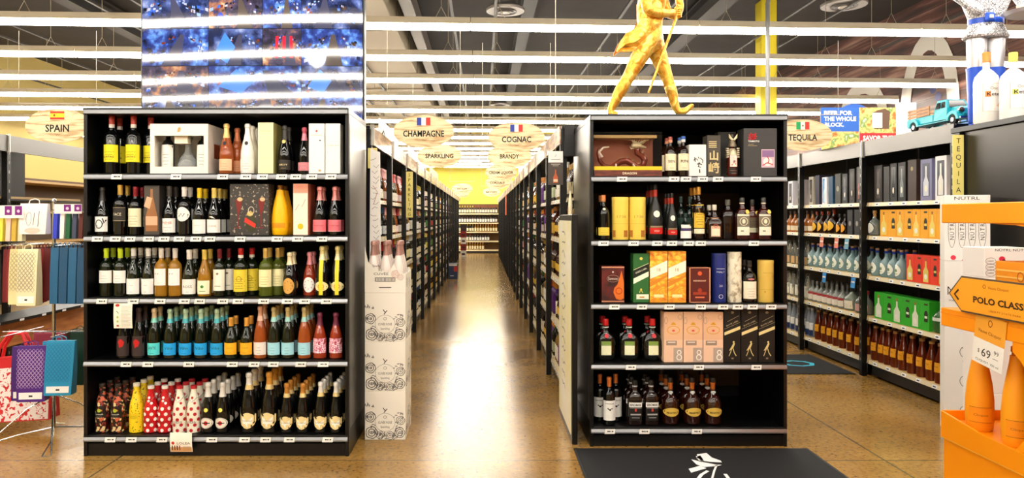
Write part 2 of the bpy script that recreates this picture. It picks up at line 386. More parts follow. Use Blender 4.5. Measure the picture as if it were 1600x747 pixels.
# ================================================================== BOTTLES AND CARTONS
def sec_round(t): return math.cos(t), math.sin(t)
def sec_super(n, sy=1.):
    def f(t):
        c, s_ = math.cos(t), math.sin(t)
        return math.copysign(abs(c)**(2/n), c), sy*math.copysign(abs(s_)**(2/n), s_)
    f.n = n; f.sy = sy; return f
sec_round.n = 2; sec_round.sy = 1.
SHAPES = {
 'champagne': ([(.9, 0), (1, .012), (1, .36), (.97, .43), (.86, .53), (.66, .64), (.47, .73), (.37, .80), (.34, .86), (.34, .97)], [(.54, .71), (.39, .81), (.36, .88), (.36, .905), (.44, .915), (.44, .965), (.36, .99), (.2, 1)]),
 'bordeaux': ([(.9, 0), (1, .012), (1, .60), (.95, .655), (.78, .70), (.52, .735), (.38, .77), (.35, .82), (.34, .97)], [(.38, .80), (.37, .93), (.41, .935), (.41, .98), (.38, 1)]),
 'burgundy': ([(.9, 0), (1, .012), (1, .40), (.95, .47), (.8, .56), (.58, .66), (.42, .74), (.36, .80), (.34, .97)], [(.38, .79), (.37, .93), (.4, .935), (.4, .98), (.37, 1)]),
 'spirit': ([(.92, 0), (1, .015), (1, .56), (.95, .63), (.78, .69), (.48, .735), (.34, .78), (.32, .86)], [(.37, .85), (.39, .86), (.39, .985), (.36, 1)]),
 'squat': ([(.85, 0), (1, .03), (1, .42), (.93, .52), (.7, .6), (.4, .66), (.27, .73), (.25, .86)], [(.30, .84), (.31, .86), (.31, .985), (.28, 1)]),
 'cognac': ([(.9, 0), (.97, .015), (1, .25), (.97, .38), (.84, .5), (.62, .61), (.4, .7), (.29, .78), (.27, .9)], [(.3, .76), (.29, .9), (.33, .905), (.33, .985), (.3, 1)]),
 'round': ([(.8, 0), (.95, .03), (1, .2), (1, .42), (.9, .52), (.66, .6), (.38, .66), (.27, .74), (.24, .86)], [(.27, .74), (.26, .87), (.33, .88), (.33, .985), (.3, 1)]),
 'flask': ([(.62, 0), (.86, .04), (.98, .14), (1, .3), (.95, .46), (.78, .58), (.45, .66), (.25, .71), (.23, .84)], [(.3, .84), (.31, .86), (.31, .98), (.28, 1)]),
 'tall': ([(.92, 0), (1, .015), (1, .42), (.96, .5), (.84, .6), (.66, .7), (.5, .8), (.42, .88), (.4, .95)], [(.46, .93), (.47, .94), (.47, .985), (.44, 1)]),
 'jacket': ([(.86, 0), (.93, .02), (1, .14), (.98, .34), (.86, .52), (.64, .7), (.48, .82), (.44, .87), (.42, .9)], [(.32, .9), (.3, .93), (.37, .94), (.36, .99), (.25, 1)]),
}
def prof_r(prof, z):
    for (r0, z0), (r1, z1) in zip(prof, prof[1:]):
        if z0 <= z <= z1: return r0+(r1-r0)*(z-z0)/max(z1-z0, 1e-6)
    return prof[-1][0]
def smoothprof(prof, R, H):
    return [(r*R, z*H) for r, z in prof]
def bottle_surface(shape, R, H, sec):
    prof = SHAPES[shape][0]; n = sec.n; sy = sec.sy
    def M(u, v, off):
        r = prof_r(prof, v/H)*R+off; x = max(-.985*r, min(.985*r, u))
        return (x, -sy*r*(1-abs(x/r)**n)**(1/n)-(off if sy < 1 else 0), v)
    return M
def bottle(name, shape, R, H, gm, cm, labels=(), sec=sec_round, seg=18, cat='bottle', extra=None, label='x', gparts=True):
    """labels: (kind, u_half fraction of R, v0, v1 fractions of H, material, [print fn]) kinds: rect oval shield"""
    t = thing(name, label, cat); R *= .97
    prof, cap = SHAPES[shape]
    m = MB().mat(gm); m.lathe(smoothprof(prof, R, H), sec, seg); m.build('glass_body', t)
    csec = sec if sec.n > 4 and shape == 'x' else None
    m = MB()
    if isinstance(cm, tuple):
        m.mat(cm[0]); zs = cm[2]; lo = [p for p in cap if p[1] < zs]; hi = [p for p in cap if p[1] >= zs]
        rz = prof_r(cap, zs); 
        m.mat(cm[1]).lathe(smoothprof(lo+[(rz, zs)], R, H), csec, 14); m.mat(cm[0]).lathe(smoothprof([(rz, zs)]+hi, R, H), csec, 14)
    else: m.mat(cm).lathe(smoothprof(cap, R, H), csec, 14)
    m.build('cap' if shape in ('spirit', 'squat', 'flask', 'tall', 'round') else 'capsule', t)
    M = bottle_surface(shape, R, H, sec)
    for i, lb in enumerate(labels):
        kind, hu, v0, v1, lm = lb[:5]; fn = lb[5] if len(lb) > 5 else None; m = MB().mat(lm); off = .0012
        a = hu*R; z0, z1 = v0*H, v1*H; zc = (z0+z1)/2; hz = (z1-z0)/2
        if kind == 'rect': m.rect(M, -a, a, z0, z1, off, 8)
        elif kind == 'oval': m.oval(M, 0, zc, a, hz, off)
        elif kind == 'shield':
            pts = [(-a, z1), (-a, zc), (-a*.8, zc-hz*.55), (-a*.35, z0+hz*.1), (0, z0), (a*.35, z0+hz*.1), (a*.8, zc-hz*.55), (a, zc), (a, z1), (a*.5, z1+hz*.05), (a*.25, z1+hz*.22), (0, z1+hz*.27), (-a*.25, z1+hz*.22), (-a*.5, z1+hz*.05)]
            m.fan(M, pts, off, 3, (0, zc))
        if fn: fn(m, M, a, z0, z1)
        m.build('front_label' if i == 0 else 'neck_label', t)
    if extra: extra(t, M, R, H)
    return reg(t)
def lines(col, n=4, wd=.6, txt=None, tc=None, big=.22, ty=.7):
    """small rows of print, optional word"""
    def fn(m, M, a, z0, z1):
        h = z1-z0; m.mat(col)
        for i in range(n):
            zz = z0+h*(.14+.42*i/max(n-1, 1)); ww = a*wd*(1 if i % 2 else .7); m.rect(M, -ww, ww, zz, zz+h*.022, .0018, 4, 1)
        if txt: m.mat(tc or col).text(M, txt, 0, z0+h*ty, h*big, .002, w=a*1.3)
    return fn
def dotlogo(col, r=.3, ty=.6, col2=None):
    def fn(m, M, a, z0, z1):
        m.mat(col).oval(M, 0, z0+(z1-z0)*ty, a*r, a*r*.9, .002, 10, 1)
        m.mat(col2 or col).rect(M, -a*.5, a*.5, z0+(z1-z0)*.2, z0+(z1-z0)*.24, .002, 3, 1)
    return fn

POSN = {1: [''], 2: ['left of two', 'right of two'], 3: ['left of three', 'middle of three', 'right of three'], 4: ['leftmost of four', 'second of four', 'third of four', 'rightmost of four']}
def facing(proto, D, desc, xs, z, Y, rows, R, group=None, jit=.0, gap=.008, start=0, shelf=''):
    """D unused; put copies of a bottle at world xs, rows deep"""
    n = len(xs); first = True; pos = POSN.get(n) or [f'{ORD[i]} of {n} from the left' for i in range(n)]
    group = group or desc
    for i, x in enumerate(xs):
        rr = rows[i] if isinstance(rows, (list, tuple)) else rows
        for r in range(rr):
            p = ', '+pos[i] if pos[i] else ''
            lab = desc+p+(' in front' if r == 0 and rr > 1 else '' if r == 0 else (' behind' if r == 1 else f' {ORD[r]} deep'))
            w = lab.split()
            if len(w) > 16: lab = ' '.join(w[:16])
            loc = (x+random.uniform(-jit, jit)*.5, (Y[i] if isinstance(Y, list) else Y)+r*(2*R+gap)+random.uniform(-.002, .002), z)
            a = random.uniform(-.06, .06) if jit else 0
            if first:
                proto.location = loc; proto.rotation_euler = (0, 0, a); proto['label'] = lab; proto['group'] = group; first = False
            else: copy_tree(proto, loc, a, lab, group)
class Display:
    def __init__(s, Y0, zs, scale_note=''): s.Y0 = Y0; s.zs = zs
    def put(s, row, pxs, top, R, fn, desc, rows=1, dy=.035, group=None, jit=.002, dys=None):
        """pxs: picture columns of the front bottles, top: picture row of their tops"""
        Y = s.Y0+dy+R; z = s.zs[row]+.002; H = PZ(top, Y)-z
        p = fn(H); Ys = [s.Y0+d+R for d in dys] if dys else [Y]*len(pxs); xs = [PX(px, Yi) for px, Yi in zip(pxs, Ys)]; Y = Ys
        facing(p, None, desc, xs, z, Y, rows, R, group, jit)
    def carton(s, row, px0, px1, top, depth, bm, desc, art=None, dy=.03, name='gift_carton', n=1, side=None, group=None, cat='box'):
        Y = s.Y0+dy; z = s.zs[row]+.001; H = PZ(top, Y)-z; x0, x1 = PX(px0, Y), PX(px1, Y); w = x1-x0
        m = MB().mat(bm).bbox(-w/2, w/2, 0, depth, 0, H, .0015)
        if side: m.mat(side).rect(lambda u, v, off: (w/2+off, u, v), .002, depth-.002, .002, H-.002, .0006, 1, 1)
        if art: art(m, flatXZ(0), w, H)
        return m.build(name, loc=((x0+x1)/2, Y, z), props=(desc, cat, group))

def make_display(name_label, x0, x1, Y0, depth, zs, top, tags, brown=None):
    """free-standing black shelf unit: front at Y0, shelf tops at zs, tags: per shelf picture columns"""
    t = thing('display_shelf', name_label, 'shelf', ((x0+x1)/2, Y0, 0)); w = x1-x0; h = w/2; T = .022
    side = mat('5d5b57', .28, .75)
    for sx in (-1, 1):
        m = MB().mat(BLACK); a, b = (sx*h, sx*(h-T)); a, b = min(a, b), max(a, b)
        m.bbox(a, b, .0, depth, .0, top-.03, .002)
        xo = sx*(h+.0015); m.mat(side).box(min(xo, sx*h), max(xo, sx*h), .035, depth-.01, .16, top-.04)
        m.build('side_panel', t)
    m = MB().mat(MATTEBLACK).box(-h+T, h-T, depth-.02, depth, .0, top-.03); 
    if brown:
        m.mat(mat('5a3a1c', .6))
        for (u0, u1, v0, v1) in brown: m.box(u0-(x0+x1)/2, u1-(x0+x1)/2, depth-.0215, depth-.02, v0, v1)
    m.build('back_panel', t)
    m = MB().mat(BLACK).bbox(-h, h, -.012, depth, top-.04, top, .004).mat(RAIL).box(-h+.005, h-.005, -.014, -.012, top-.036, top-.014); m.build('top_panel', t)
    m = MB().mat(BLACK).bbox(-h+.004, h-.004, .01, depth-.02, 0, zs[-1]-.05, .003); m.build('base_plinth', t)
    for i, z in enumerate(zs):
        s_ = MB().mat(BLACK).bbox(-h+T+.001, h-T-.001, 0, depth-.021, z-.022, z, .002).build('shelf', t)
        r = MB().mat(BLACK).box(-h+.004, h-.004, -.008, -.0005, z-.036, z-.002)
        r.mat(RAIL).prism([(-.0095, z-.032), (-.016, z-.034), (-.016, z-.026), (-.0095, z-.008)], -h+.006, h-.006, 'yz')
        r.build('price_rail', s_)
        for px in tags[i]:
            Yt = Y0-.018; x = PX(px, Yt)-(x0+x1)/2
            g = MB().mat(WHITE).add([(x-.034, -.019, z-.036), (x+.03, -.019, z-.036), (x+.034, -.0175, z-.006), (x-.03, -.0175, z-.006), (x-.034, -.018, z-.036), (x+.03, -.018, z-.036), (x+.034, -.0165, z-.006), (x-.03, -.0165, z-.006)],
                [(0, 1, 2, 3), (4, 7, 6, 5), (0, 4, 5, 1), (1, 5, 6, 2), (2, 6, 7, 3), (3, 7, 4, 0)])
            g.mat(INK)
            for q, ww in ((-.016, .008), (-.006, .006), (.003, .004), (.012, .009)): g.box(x+q, x+q+ww, -.0198, -.0188, z-.024, z-.016)
            g.build('price_tag', s_)
    return t
LX0, LX1 = PX(130.5, 4.47), PX(545, 4.47)
LZ = [1.719, 1.342, .965, .584, .128]
make_display('wide black display shelf full of wine and sparkling bottles, left of the aisle', LX0, LX1, 4.47, .66, LZ, 2.118,
  [[182, 275, 348, 384, 410, 440, 462, 487, 517], [152, 180, 203, 232, 256, 280, 306, 328, 375, 433, 465, 503], [159, 208, 250, 288, 312, 348, 372, 412, 449, 476, 510], [197, 231, 295, 363, 397, 427, 470, 505], [172, 205, 253, 331, 382, 415, 452, 512]])
RX0, RX1 = PX(922, 4.66), PX(1230, 4.66)
RZ = [1.714, 1.309, .908, .527, .122]
make_display('black display shelf of whiskey and cognac bottles and boxes, right of the aisle', RX0, RX1, 4.66, .84, RZ, 2.105,
  [[972, 1053, 1072, 1098, 1122, 1181], [943, 990, 1027, 1050, 1076, 1095, 1178], [960, 1003, 1046, 1095, 1130, 1153, 1176, 1205], [986, 1092, 1182], [953, 1007, 1089]],
  brown=[(PX(1035, 5.45), PX(1160, 5.45), 1.75, 1.98), (PX(925, 5.45), PX(1160, 5.45), 1.34, 1.63), (PX(1060, 5.45), PX(1160, 5.45), .2, .47)])
LD = Display(4.47, LZ); RD = Display(4.66, RZ)

# ---------- left display, top shelf
DG = glass('07090a'); GRN = glass('10180c'); OLV = mat('5f6a22', .05, 0, 0, .35); AMB = mat('8a4a12', .05, 0, .2, .3); ROSE = mat('c4622a', .05, 0, 0, .45); GOLDW = mat('c9912a', .05, 0, 0, .5)
YL = paper('f2e21c'); RED = paper('c8141c'); ORA = paper('ff9a14')
LD.put(0, [175, 209, 236], 182, .046, lambda H: bottle('wine_bottle', 'bordeaux', .046, H, DG, (mat('b83a30', .4), paper('e8e0d8'), .86), [('rect', .99, .2, .5, YL, lines(paper('8c7a10'), 4, .7, 'ORTAS', paper('4a400c'), .16, .3))], cat='wine bottle'), 'large yellow-labelled red wine bottle with red capsule', [2, 1, 1], dys=[.035, .035, .1])
# wooden gift case with window, two bottles and a decanter
Yc = 4.50; zc = LZ[0]+.001; x0, x1 = PX(234.5, Yc), PX(325, Yc); w = x1-x0; H = PZ(193.5, Yc)-zc; Dp = .42
BOXW = mat('f5efe4', .5); t = thing('wine_gift_case', 'white wooden gift case with a window, holding two bottles and a decanter', 'box', ((x0+x1)/2, Yc, zc))
m = MB().mat(BOXW); a = w/2
wx0, wx1, wz0, wz1 = -a+.026, a-.026, .042, H-.072
m.box(-a, a, 0, .012, 0, wz0).box(-a, a, 0, .012, wz1, H).box(-a, wx0, 0, .012, wz0, wz1).box(wx1, a, 0, .012, wz0, wz1)
m.box(-a, -a+.01, .012, Dp, 0, H).box(a-.01, a, .012, Dp, 0, H).box(-a+.01, a-.01, .012, Dp, 0, .01).box(-a+.01, a-.01, .012, Dp, H-.01, H).box(-a+.01, a-.01, Dp-.01, Dp, .01, H-.01)
m.mat(paper('c9a060')).poly(flatXZ(0), [(-.012, H-.05), (.006, H-.05), (.012, H-.03), (.006, H-.02), (-.006, H-.024)], .001)
m.mat(paper('9c4a28')).rect(lambda u, v, off: (a+off, u, v), .1, .2, .1, .19, .001, 1, 1)
m.build('case_shell', t); MB().mat(paper('efe6d2')).box(-.04, .04, .03, .08, wz1-.045, H-.011).build('divider', t)
for sx, nm in ((-.105, 'left'), (.115, 'right')):
    p = bottle('wine_bottle', 'bordeaux', .038, H-.03, DG, mat('30201c', .4), [('rect', .98, .1, .62, WHITE, lines(paper('b0a890'), 4, .5)), ('rect', .98, .02, .1, paper('c8a040'))], cat='wine bottle', label=f'white-labelled wine bottle inside the {nm} side of the white gift case')
    p.location = ((x0+x1)/2+sx, Yc+.09, zc+.012)
t = thing('decanter', 'clear glass decanter standing inside the white gift case', 'decanter', ((x0+x1)/2+.005, Yc+.13, zc+.012))
m = MB().mat(clear('e8eef0')).lathe([(.04, 0), (.062, .01), (.068, .04), (.05, .09), (.022, .13), (.018, .19), (.028, .22)], seg=24); m.build('glass_body', t)
m = MB().mat(mat('dddddd', .1)).ball((0, 0, .235), .02); m.build('stopper', t)
def moet(lab, fo, gl, txt, ribbon):
    return lambda H: bottle('champagne_bottle', 'champagne', .044, H, gl, fo, [('rect', .93, .06, .29, lab, lines(paper('8a6a50'), 3, .6, txt, paper('5a4030'), .16, .62)), ('oval', .25, .56, .64, ribbon)], cat='champagne bottle')
LD.put(0, [354], 193, .044, moet(paper('f0c49c'), foil('e8c07a'), ROSE, None, mat('181410')), 'rose champagne bottle with gold foil and peach label, top shelf', 1)
LD.put(0, [371], 200, .04, moet(paper('d8956a'), foil('c87850'), ROSE, None, paper('b07050')), 'copper-foiled champagne bottle between rose and white bottles', 1, dy=.12)
LD.put(0, [387], 193, .044, moet(paper('f2efe6'), foil('f4f2ec'), mat('efeee8', .2, 0, .4), None, mat('181410')), 'all-white champagne bottle with black bow tie', 3)
CRM = mat('efe8b8', .5)
LD.carton(0, 403, 427, 191.5, .3, CRM, 'tall pale yellow champagne carton on the top shelf', lambda m, M, w, H: m.mat(paper('cfc690')).rect(M, -w*.35, w*.35, H*.83, H*.84).rect(M, -w*.3, w*.3, H*.3, H*.305), side=mat('b8ae6a', .5))
LD.put(0, [445], 196, .042, lambda H: bottle('champagne_bottle', 'champagne', .042, H, DG, foil('3a3836'), [('rect', .95, .08, .28, mat('2a2622', .5), lines(paper('c8a860'), 2, .6, 'BRUT', paper('e8d8a0'), .22, .5)), ('oval', .3, .62, .70, paper('e0c070'))], cat='champagne bottle'), 'black champagne bottle with dark foil and gold neck seal', 2)
LD.put(0, [476], 199, .038, lambda H: bottle('champagne_bottle', 'champagne', .038, H, DG, (foil('b04858'), foil('d88898'), .86), [('rect', .95, .06, .24, paper('d88a94'), lines(paper('80303c'), 2, .6))], cat='champagne bottle'), 'small champagne bottle with red foil beside the white cartons', 1)
def whitebox(m, M, w, H):
    m.mat(paper('c84a3c')).oval(M, 0, H*.85, w*.07, w*.07); m.mat(paper('8a8a80')).text(M, 'SPARKLING', 0, H*.77, .01, .001, w=w*.7)
    m.mat(paper('b8a070')).oval(M, w*.2, H*.06, w*.1, w*.07); m.mat(INK).oval(M, w*.22, H*.66, w*.06, w*.04)
LD.carton(0, 482.5, 507, 193, .1, WHITE, 'tall white champagne carton with a red seal, left of a pair', whitebox)
LD.carton(0, 508.5, 531.5, 193, .1, mat('f6f3ea', .5), 'tall plain white champagne carton at the right end of the top shelf', lambda m, M, w, H: m.mat(paper('9a9a90')).text(M, 'CUVEE 1818', 0, H*.56, .012, .001, w=w*.75))
# ---------- second shelf
LD.put(1, [160], 292, .043, lambda H: bottle('champagne_bottle', 'champagne', .043, H, DG, mat('26221f', .4), [('rect', .96, .07, .38, WHITE, lambda m, M, a, z0, z1: (m.mat(INK).ring(M, 0, (z0+z1)/2, a*.55, a*.7, .005, .002), m.stroke(M, [(-a*.9, z0+.02), (-a*.3, z0+.04), (0, z0+.02), (a*.6, z0+.05)], .004, .002), m.stroke(M, [(a*.5, z1-.01), (a*.7, z1-.04), (a*.9, z1-.02)], .006, .002)))], cat='champagne bottle'), 'black sparkling bottle with an ink-drawn portrait label', 1)
LD.put(1, [188], 289, .042, lambda H: bottle('wine_bottle', 'bordeaux', .042, H, DG, mat('d8b050', .35, .4), [('rect', .97, .28, .55, mat('2c2824', .5), lambda m, M, a, z0, z1: (m.mat(paper('b0a080')).rect(M, -a, a, z1-.003, z1, .002, 8, 1).rect(M, -a, a, z0, z0+.003, .002, 8, 1), m.mat(paper('e8e0c8')).text(M, 'FACE', 0, (z0+z1)/2, .024, .002, w=a*1.2)))], cat='wine bottle'), 'black-labelled red wine bottle with gold capsule', 2)
LD.put(1, [212], 292, .042, lambda H: bottle('wine_bottle', 'bordeaux', .042, H, DG, mat('8e1420', .35, .2), [('rect', .97, .17, .55, paper('efe9c4'), lines(paper('9a9070'), 4, .6))], cat='wine bottle'), 'wine bottle with dark red capsule and tall cream label', 2)
def copperbox(m, M, w, H):
    m.mat(mat('4c443c', .5)).rect(M, -w*.46, w*.46, H*.02, H*.97); m.mat(mat('a8744c', .35, .4)).fan(M, [(-w*.38, H*.08), (w*.38, H*.08), (w*.4, H*.35), (w*.25, H*.55), (w*.08, H*.8), (w*.08, H*.93), (-w*.08, H*.93), (-w*.08, H*.8), (-w*.25, H*.55), (-w*.4, H*.35)], .0015, 2)
    m.mat(paper('e0b08c')).rect(M, -w*.38, w*.38, H*.2, H*.38, .002).poly(M, [(-w*.5, H*.58), (-w*.12, H*.53), (w*.05, H*.75), (-w*.3, H*.78)], .0025)
LD.carton(1, 225, 249, 290, .11, mat('3c3834', .45), 'dark gift carton showing a copper bottle with a pink tag', copperbox)
LD.put(1, [265], 291, .043, lambda H: bottle('wine_bottle', 'burgundy', .043, H, DG, mat('403a36', .4), [('rect', .98, .05, .34, WHITE, lines(paper('b0a890'), 3, .5, 'NINE', paper('c8641e'), .22, .7))], cat='wine bottle'), 'dark burgundy bottle, white label with orange lettering', 2)
LD.put(1, [288], 292, .042, lambda H: bottle('wine_bottle', 'bordeaux', .042, H, DG, paper('eeeae4'), [('oval', .97, .28, .58, WHITE, lambda m, M, a, z0, z1: m.mat(INK).stroke(M, [(-a*.5, z0+.03), (-a*.1, z0+.05), (a*.1, z0+.03), (a*.4, z0+.05)], .004, .002))], cat='wine bottle'), 'wine bottle with white capsule and large round label', 2)
LD.put(1, [312], 294, .043, lambda H: bottle('wine_bottle', 'burgundy', .043, H, DG, mat('f0c81c', .35, .2), [('rect', .98, .03, .33, WHITE, lines(paper('c0b8a0'), 2, .4))], cat='wine bottle'), 'burgundy bottle with bright yellow capsule and plain white label', 2)
LD.put(1, [335], 294, .043, lambda H: bottle('wine_bottle', 'burgundy', .043, H, DG, mat('e8cc68', .35, .2), [('rect', .98, .05, .33, WHITE, lambda m, M, a, z0, z1: (m.fan(M, [(-a*.95, z1-.001), (-a*.4, z1+.018), (0, z1+.02), (a*.4, z1+.006), (a*.95, z1-.001)], .0013, 1), m.mat(paper('b07840')).text(M, 'CURVE', 0, (z0+z1)/2, .014, .002, w=a*1.1)))], cat='wine bottle'), 'burgundy bottle with pale gold capsule and wave-topped white label', 3)
speck = pattern('speckled_black_print', [(.0, '3a3632'), (.60, '3a3632'), (.64, 'a89c88'), (1., 'c8bca0')], 60, 'noise', detail=2, rough=.5, interp='LINEAR')
def glassesbox(m, M, w, H):
    for sx in (-.28, .3):
        m.mat(mat('7a2420', .4)).fan(M, [(w*(sx-.08), H*.7), (w*(sx+.1), H*.7), (w*(sx+.06), H*.5), (w*(sx+.02), H*.42), (w*(sx-.02), H*.42)], .0012, 1).stroke(M, [(w*sx, H*.45), (w*sx, H*.15)], w*.03, .0013).stroke(M, [(w*(sx-.1), H*.14), (w*(sx+.08), H*.15)], w*.02, .0013)
        m.mat(paper('e0b888')).oval(M, w*(sx+.04), H*.7, w*.07, H*.04, .0016, 10, 1)
    m.mat(paper('3a3a20')).oval(M, w*.05, H*.22, w*.15, H*.16, .0014); m.mat(paper('c8b060')).oval(M, w*.02, H*.42, w*.08, H*.05, .0016, 10, 1); m.mat(paper('d8d0c0')).ring(M, w*.05, H*.48, w*.08, H*.08, w*.015, .0018)
    m.mat(paper('d83424')).poly(M, [(-w*.13, H*.26), (w*.15, H*.14), (w*.17, H*.22), (-w*.1, H*.35)], .002)
LD.carton(1, 359, 420, 287.5, .12, speck, 'wide black speckled gift carton printed with a bottle and glasses', glassesbox)
NEO = mat('ffc000', .45)
LD.put(1, [438], 289, .053, lambda H: bottle('champagne_bottle', 'jacket', .053, H, NEO, mat('8a5a20', .3, .6), [('rect', .8, .14, .24, mat('f09a08', .5), lines(paper('b06808'), 3, .7))], cat='champagne bottle'), 'champagne bottle in a bright orange-yellow chill jacket', 2)
LD.carton(1, 458, 481, 287, .2, paper('f4d8c4'), 'tall pink and cream champagne carton with a yellow seal', lambda m, M, w, H: (m.mat(paper('e89a80')).rect(M, -w*.49, w*.49, H*.82, H*.995, .0008), m.mat(paper('f6ecd4')).rect(M, -w*.47, w*.47, H*.02, H*.8, .0008), m.mat(paper('e8c41c')).oval(M, 0, H*.17, w*.2, w*.2, .002), m.mat(paper('b08070')).stroke(M, [(-w*.35, H*.48), (-w*.1, H*.6), (w*.1, H*.55), (w*.35, H*.7)], .003, .002)), side=paper('c8684c'))
LD.put(1, [500, 523.5], 291, .0425, lambda H: bottle('champagne_bottle', 'champagne', .0425, H, DG, foil('e08a84'), [('rect', .98, .07, .31, paper('f07884'), lambda m, M, a, z0, z1: (m.mat(paper('8a2434')).text(M, 'MARTINI', 0, (z0+z1)/2, .009, .002, w=a*1.3), m.mat(paper('f8a8a0')).rect(M, -a, a, z0, z0+.005, .002, 8, 1)))], cat='champagne bottle'), 'sparkling bottle with salmon foil and pink label', 2)
# ---------- third shelf
LD.put(2, [166, 188.5], 388, .0405, lambda H: bottle('wine_bottle', 'bordeaux', .0405, H, GRN, mat('c8e01c', .4), [('rect', .98, .28, .54, WHITE, lines(paper('b0b098'), 3, .5))], cat='wine bottle'), 'white wine bottle with lime green capsule', 3)
LD.put(2, [209, 232], 388, .0405, lambda H: bottle('wine_bottle', 'burgundy', .0405, H, GRN, (paper('e6e4dc'), paper('8c8a84'), .84), [('rect', .98, .05, .37, WHITE, lines(paper('a0a090'), 2, .3))], cat='wine bottle'), 'burgundy bottle with pale grey banded capsule', 3)
LD.put(2, [252.5, 274], 388, .0405, lambda H: bottle('wine_bottle', 'bordeaux', .0405, H, GOLDW, paper('ddd6cc'), [('rect', .9, .23, .58, WHITE, lines(paper('c8c0b0'), 1, .3, 'IL', paper('a0a0a0'), .1, .7))], cat='wine bottle'), 'clear golden wine bottle with long white label', [2, 1])
LD.put(2, [296], 390, .043, lambda H: bottle('wine_bottle', 'burgundy', .043, H, GRN, paper('f0ece4'), [('rect', .99, .05, .37, WHITE, lines(paper('b0b0a0'), 1, .3, 'ROSS', paper('6a6a50'), .24, .5))], cat='wine bottle'), 'burgundy bottle with white capsule and large grey lettering', 2)
LD.put(2, [320], 390, .042, lambda H: bottle('wine_bottle', 'burgundy', .042, H, GOLDW, mat('ecd060', .35, .2), [('rect', .92, .05, .34, paper('f6f2cc'), dotlogo(paper('3c8a34'), .28, .55))], cat='wine bottle'), 'golden white wine bottle with green emblem label', 2)
LD.put(2, [343, 358], 389, .038, lambda H: bottle('wine_bottle', 'bordeaux', .038, H, GRN, mat('70121c', .35, .2), [('rect', .98, .12, .57, paper('f4f0e0'), dotlogo(paper('8a6a50'), .22, .8, paper('b0a890')))], cat='wine bottle'), 'wine bottle with maroon capsule and tall ivory label', 1, dys=[.035, .1])
LD.put(2, [376, 394], 388, .044, lambda H: bottle('wine_bottle', 'bordeaux', .044, H, GRN, (mat('c01818', .35, .2), paper('f0ece0'), .86), [('rect', .99, .1, .56, paper('ecd23c'), lambda m, M, a, z0, z1: (m.mat(paper('8a6c14')).ring(M, 0, (z0+z1)/2+.01, a*.4, a*.4, .003, .002), lines(paper('8a6c14'), 5, .8)(m, M, a, z0, z1)))], cat='wine bottle'), 'wine bottle with red capsule and yellow engraved label', 1, dys=[.035, .105])
LD.put(2, [415, 434], 388, .042, lambda H: bottle('wine_bottle', 'bordeaux', .042, H, OLV, mat('dcb860', .35, .4), [('rect', .95, .2, .56, paper('f4ecb4'), lines(paper('c0b068'), 4, .6))], cat='wine bottle'), 'olive glass wine bottle with gold capsule and cream label', 2, dys=[.035, .09])
def roundlab(bg, dots): return lambda m, M, a, z0, z1: [m.mat(dots).oval(M, a*.75*math.cos(q*PI/4), (z0+z1)/2+a*.75*math.sin(q*PI/4), a*.08, a*.08, .002, 6, 1) for q in range(8)]
LD.put(2, [453], 394, .042, lambda H: bottle('champagne_bottle', 'champagne', .042, H, DG, foil('efe0b4'), [('oval', .85, .06, .42, paper('e0a850'), roundlab(None, paper('5a3a14')))], cat='champagne bottle'), 'champagne bottle with cream foil and round ochre label', 2)
LD.put(2, [484], 394, .042, lambda H: bottle('champagne_bottle', 'champagne', .042, H, mat('a83a1c', .05, 0, .2, .35), foil('d88890'), [('oval', .85, .08, .43, WHITE, roundlab(None, paper('7a3030')))], cat='champagne bottle'), 'rose champagne bottle with pink foil and round white label', 2, dys=[.07])
def strip_extra(t, M, R, H):
    m = MB().mat(paper('f0dc30')).rect(M, -R*.28, R*.28, .03*H, .72*H, .0024, 2, 14); m.build('ribbon_strip', t)
LD.put(2, [504, 528], 384, .044, lambda H: bottle('champagne_bottle', 'champagne', .044, H, DG, (foil('e8d890'), foil('f4ecc0'), .84), [('oval', .95, .1, .3, paper('f2e4a8'), dotlogo(paper('e0a020'), .5, .5))], extra=strip_extra, cat='champagne bottle'), 'champagne bottle with yellow strip down its neck and oval label', 2)
# ---------- fourth shelf
LD.put(3, [193, 217], 480, .041, lambda H: bottle('champagne_bottle', 'champagne', .041, H, DG, mat('3c2a26', .4), [('rect', .97, .05, .44, mat('3a2c2a', .5), lambda m, M, a, z0, z1: m.mat(paper('c81c1c')).fan(M, [(-a*.2, z0+.05), (a*.3, z0+.06), (a*.5, z0+.085), (a*.2, z0+.1), (-a*.1, z0+.105), (-a*.5, z0+.09)], .002, 1))], cat='sparkling wine bottle'), 'dark lambrusco bottle with brown label and red emblem', 2)
def prosecco(lab, top, ringc, txt=None, gl=GRN): return lambda H: bottle('champagne_bottle', 'champagne', .0405, H, gl, (foil(top), foil(ringc), .80), [('rect', .98, .07, .31, lab, lines(paper('205060'), 1, .5, txt, paper('0c3c50'), .34, .6) if txt else lines(paper('507080'), 3, .4))], cat='sparkling wine bottle')
LD.put(3, [241], 481, .0405, prosecco(paper('5ae0dc'), 'e0c8a0', '8ad8c8', 'SANTE'), 'prosecco bottle with turquoise label and pinkish foil', 2)
LD.put(3, [266, 290, 314.5, 339], 482, .0405, prosecco(paper('1ea8ec'), 'b8d8b8', '58c0cc', 'Vilo'), 'prosecco bottle with bright blue label and mint foil', 3)
LD.put(3, [361.5, 385.5], 496, .0405, lambda H: bottle('sparkling_bottle', 'burgundy', .0405, H, GRN, mat('e8a848', .35, .3), [('rect', .95, .1, .39, paper('f4b41c'), lines(paper('7a5410'), 2, .5))], cat='sparkling wine bottle'), 'short sparkling bottle with amber cap and yellow label', 2)
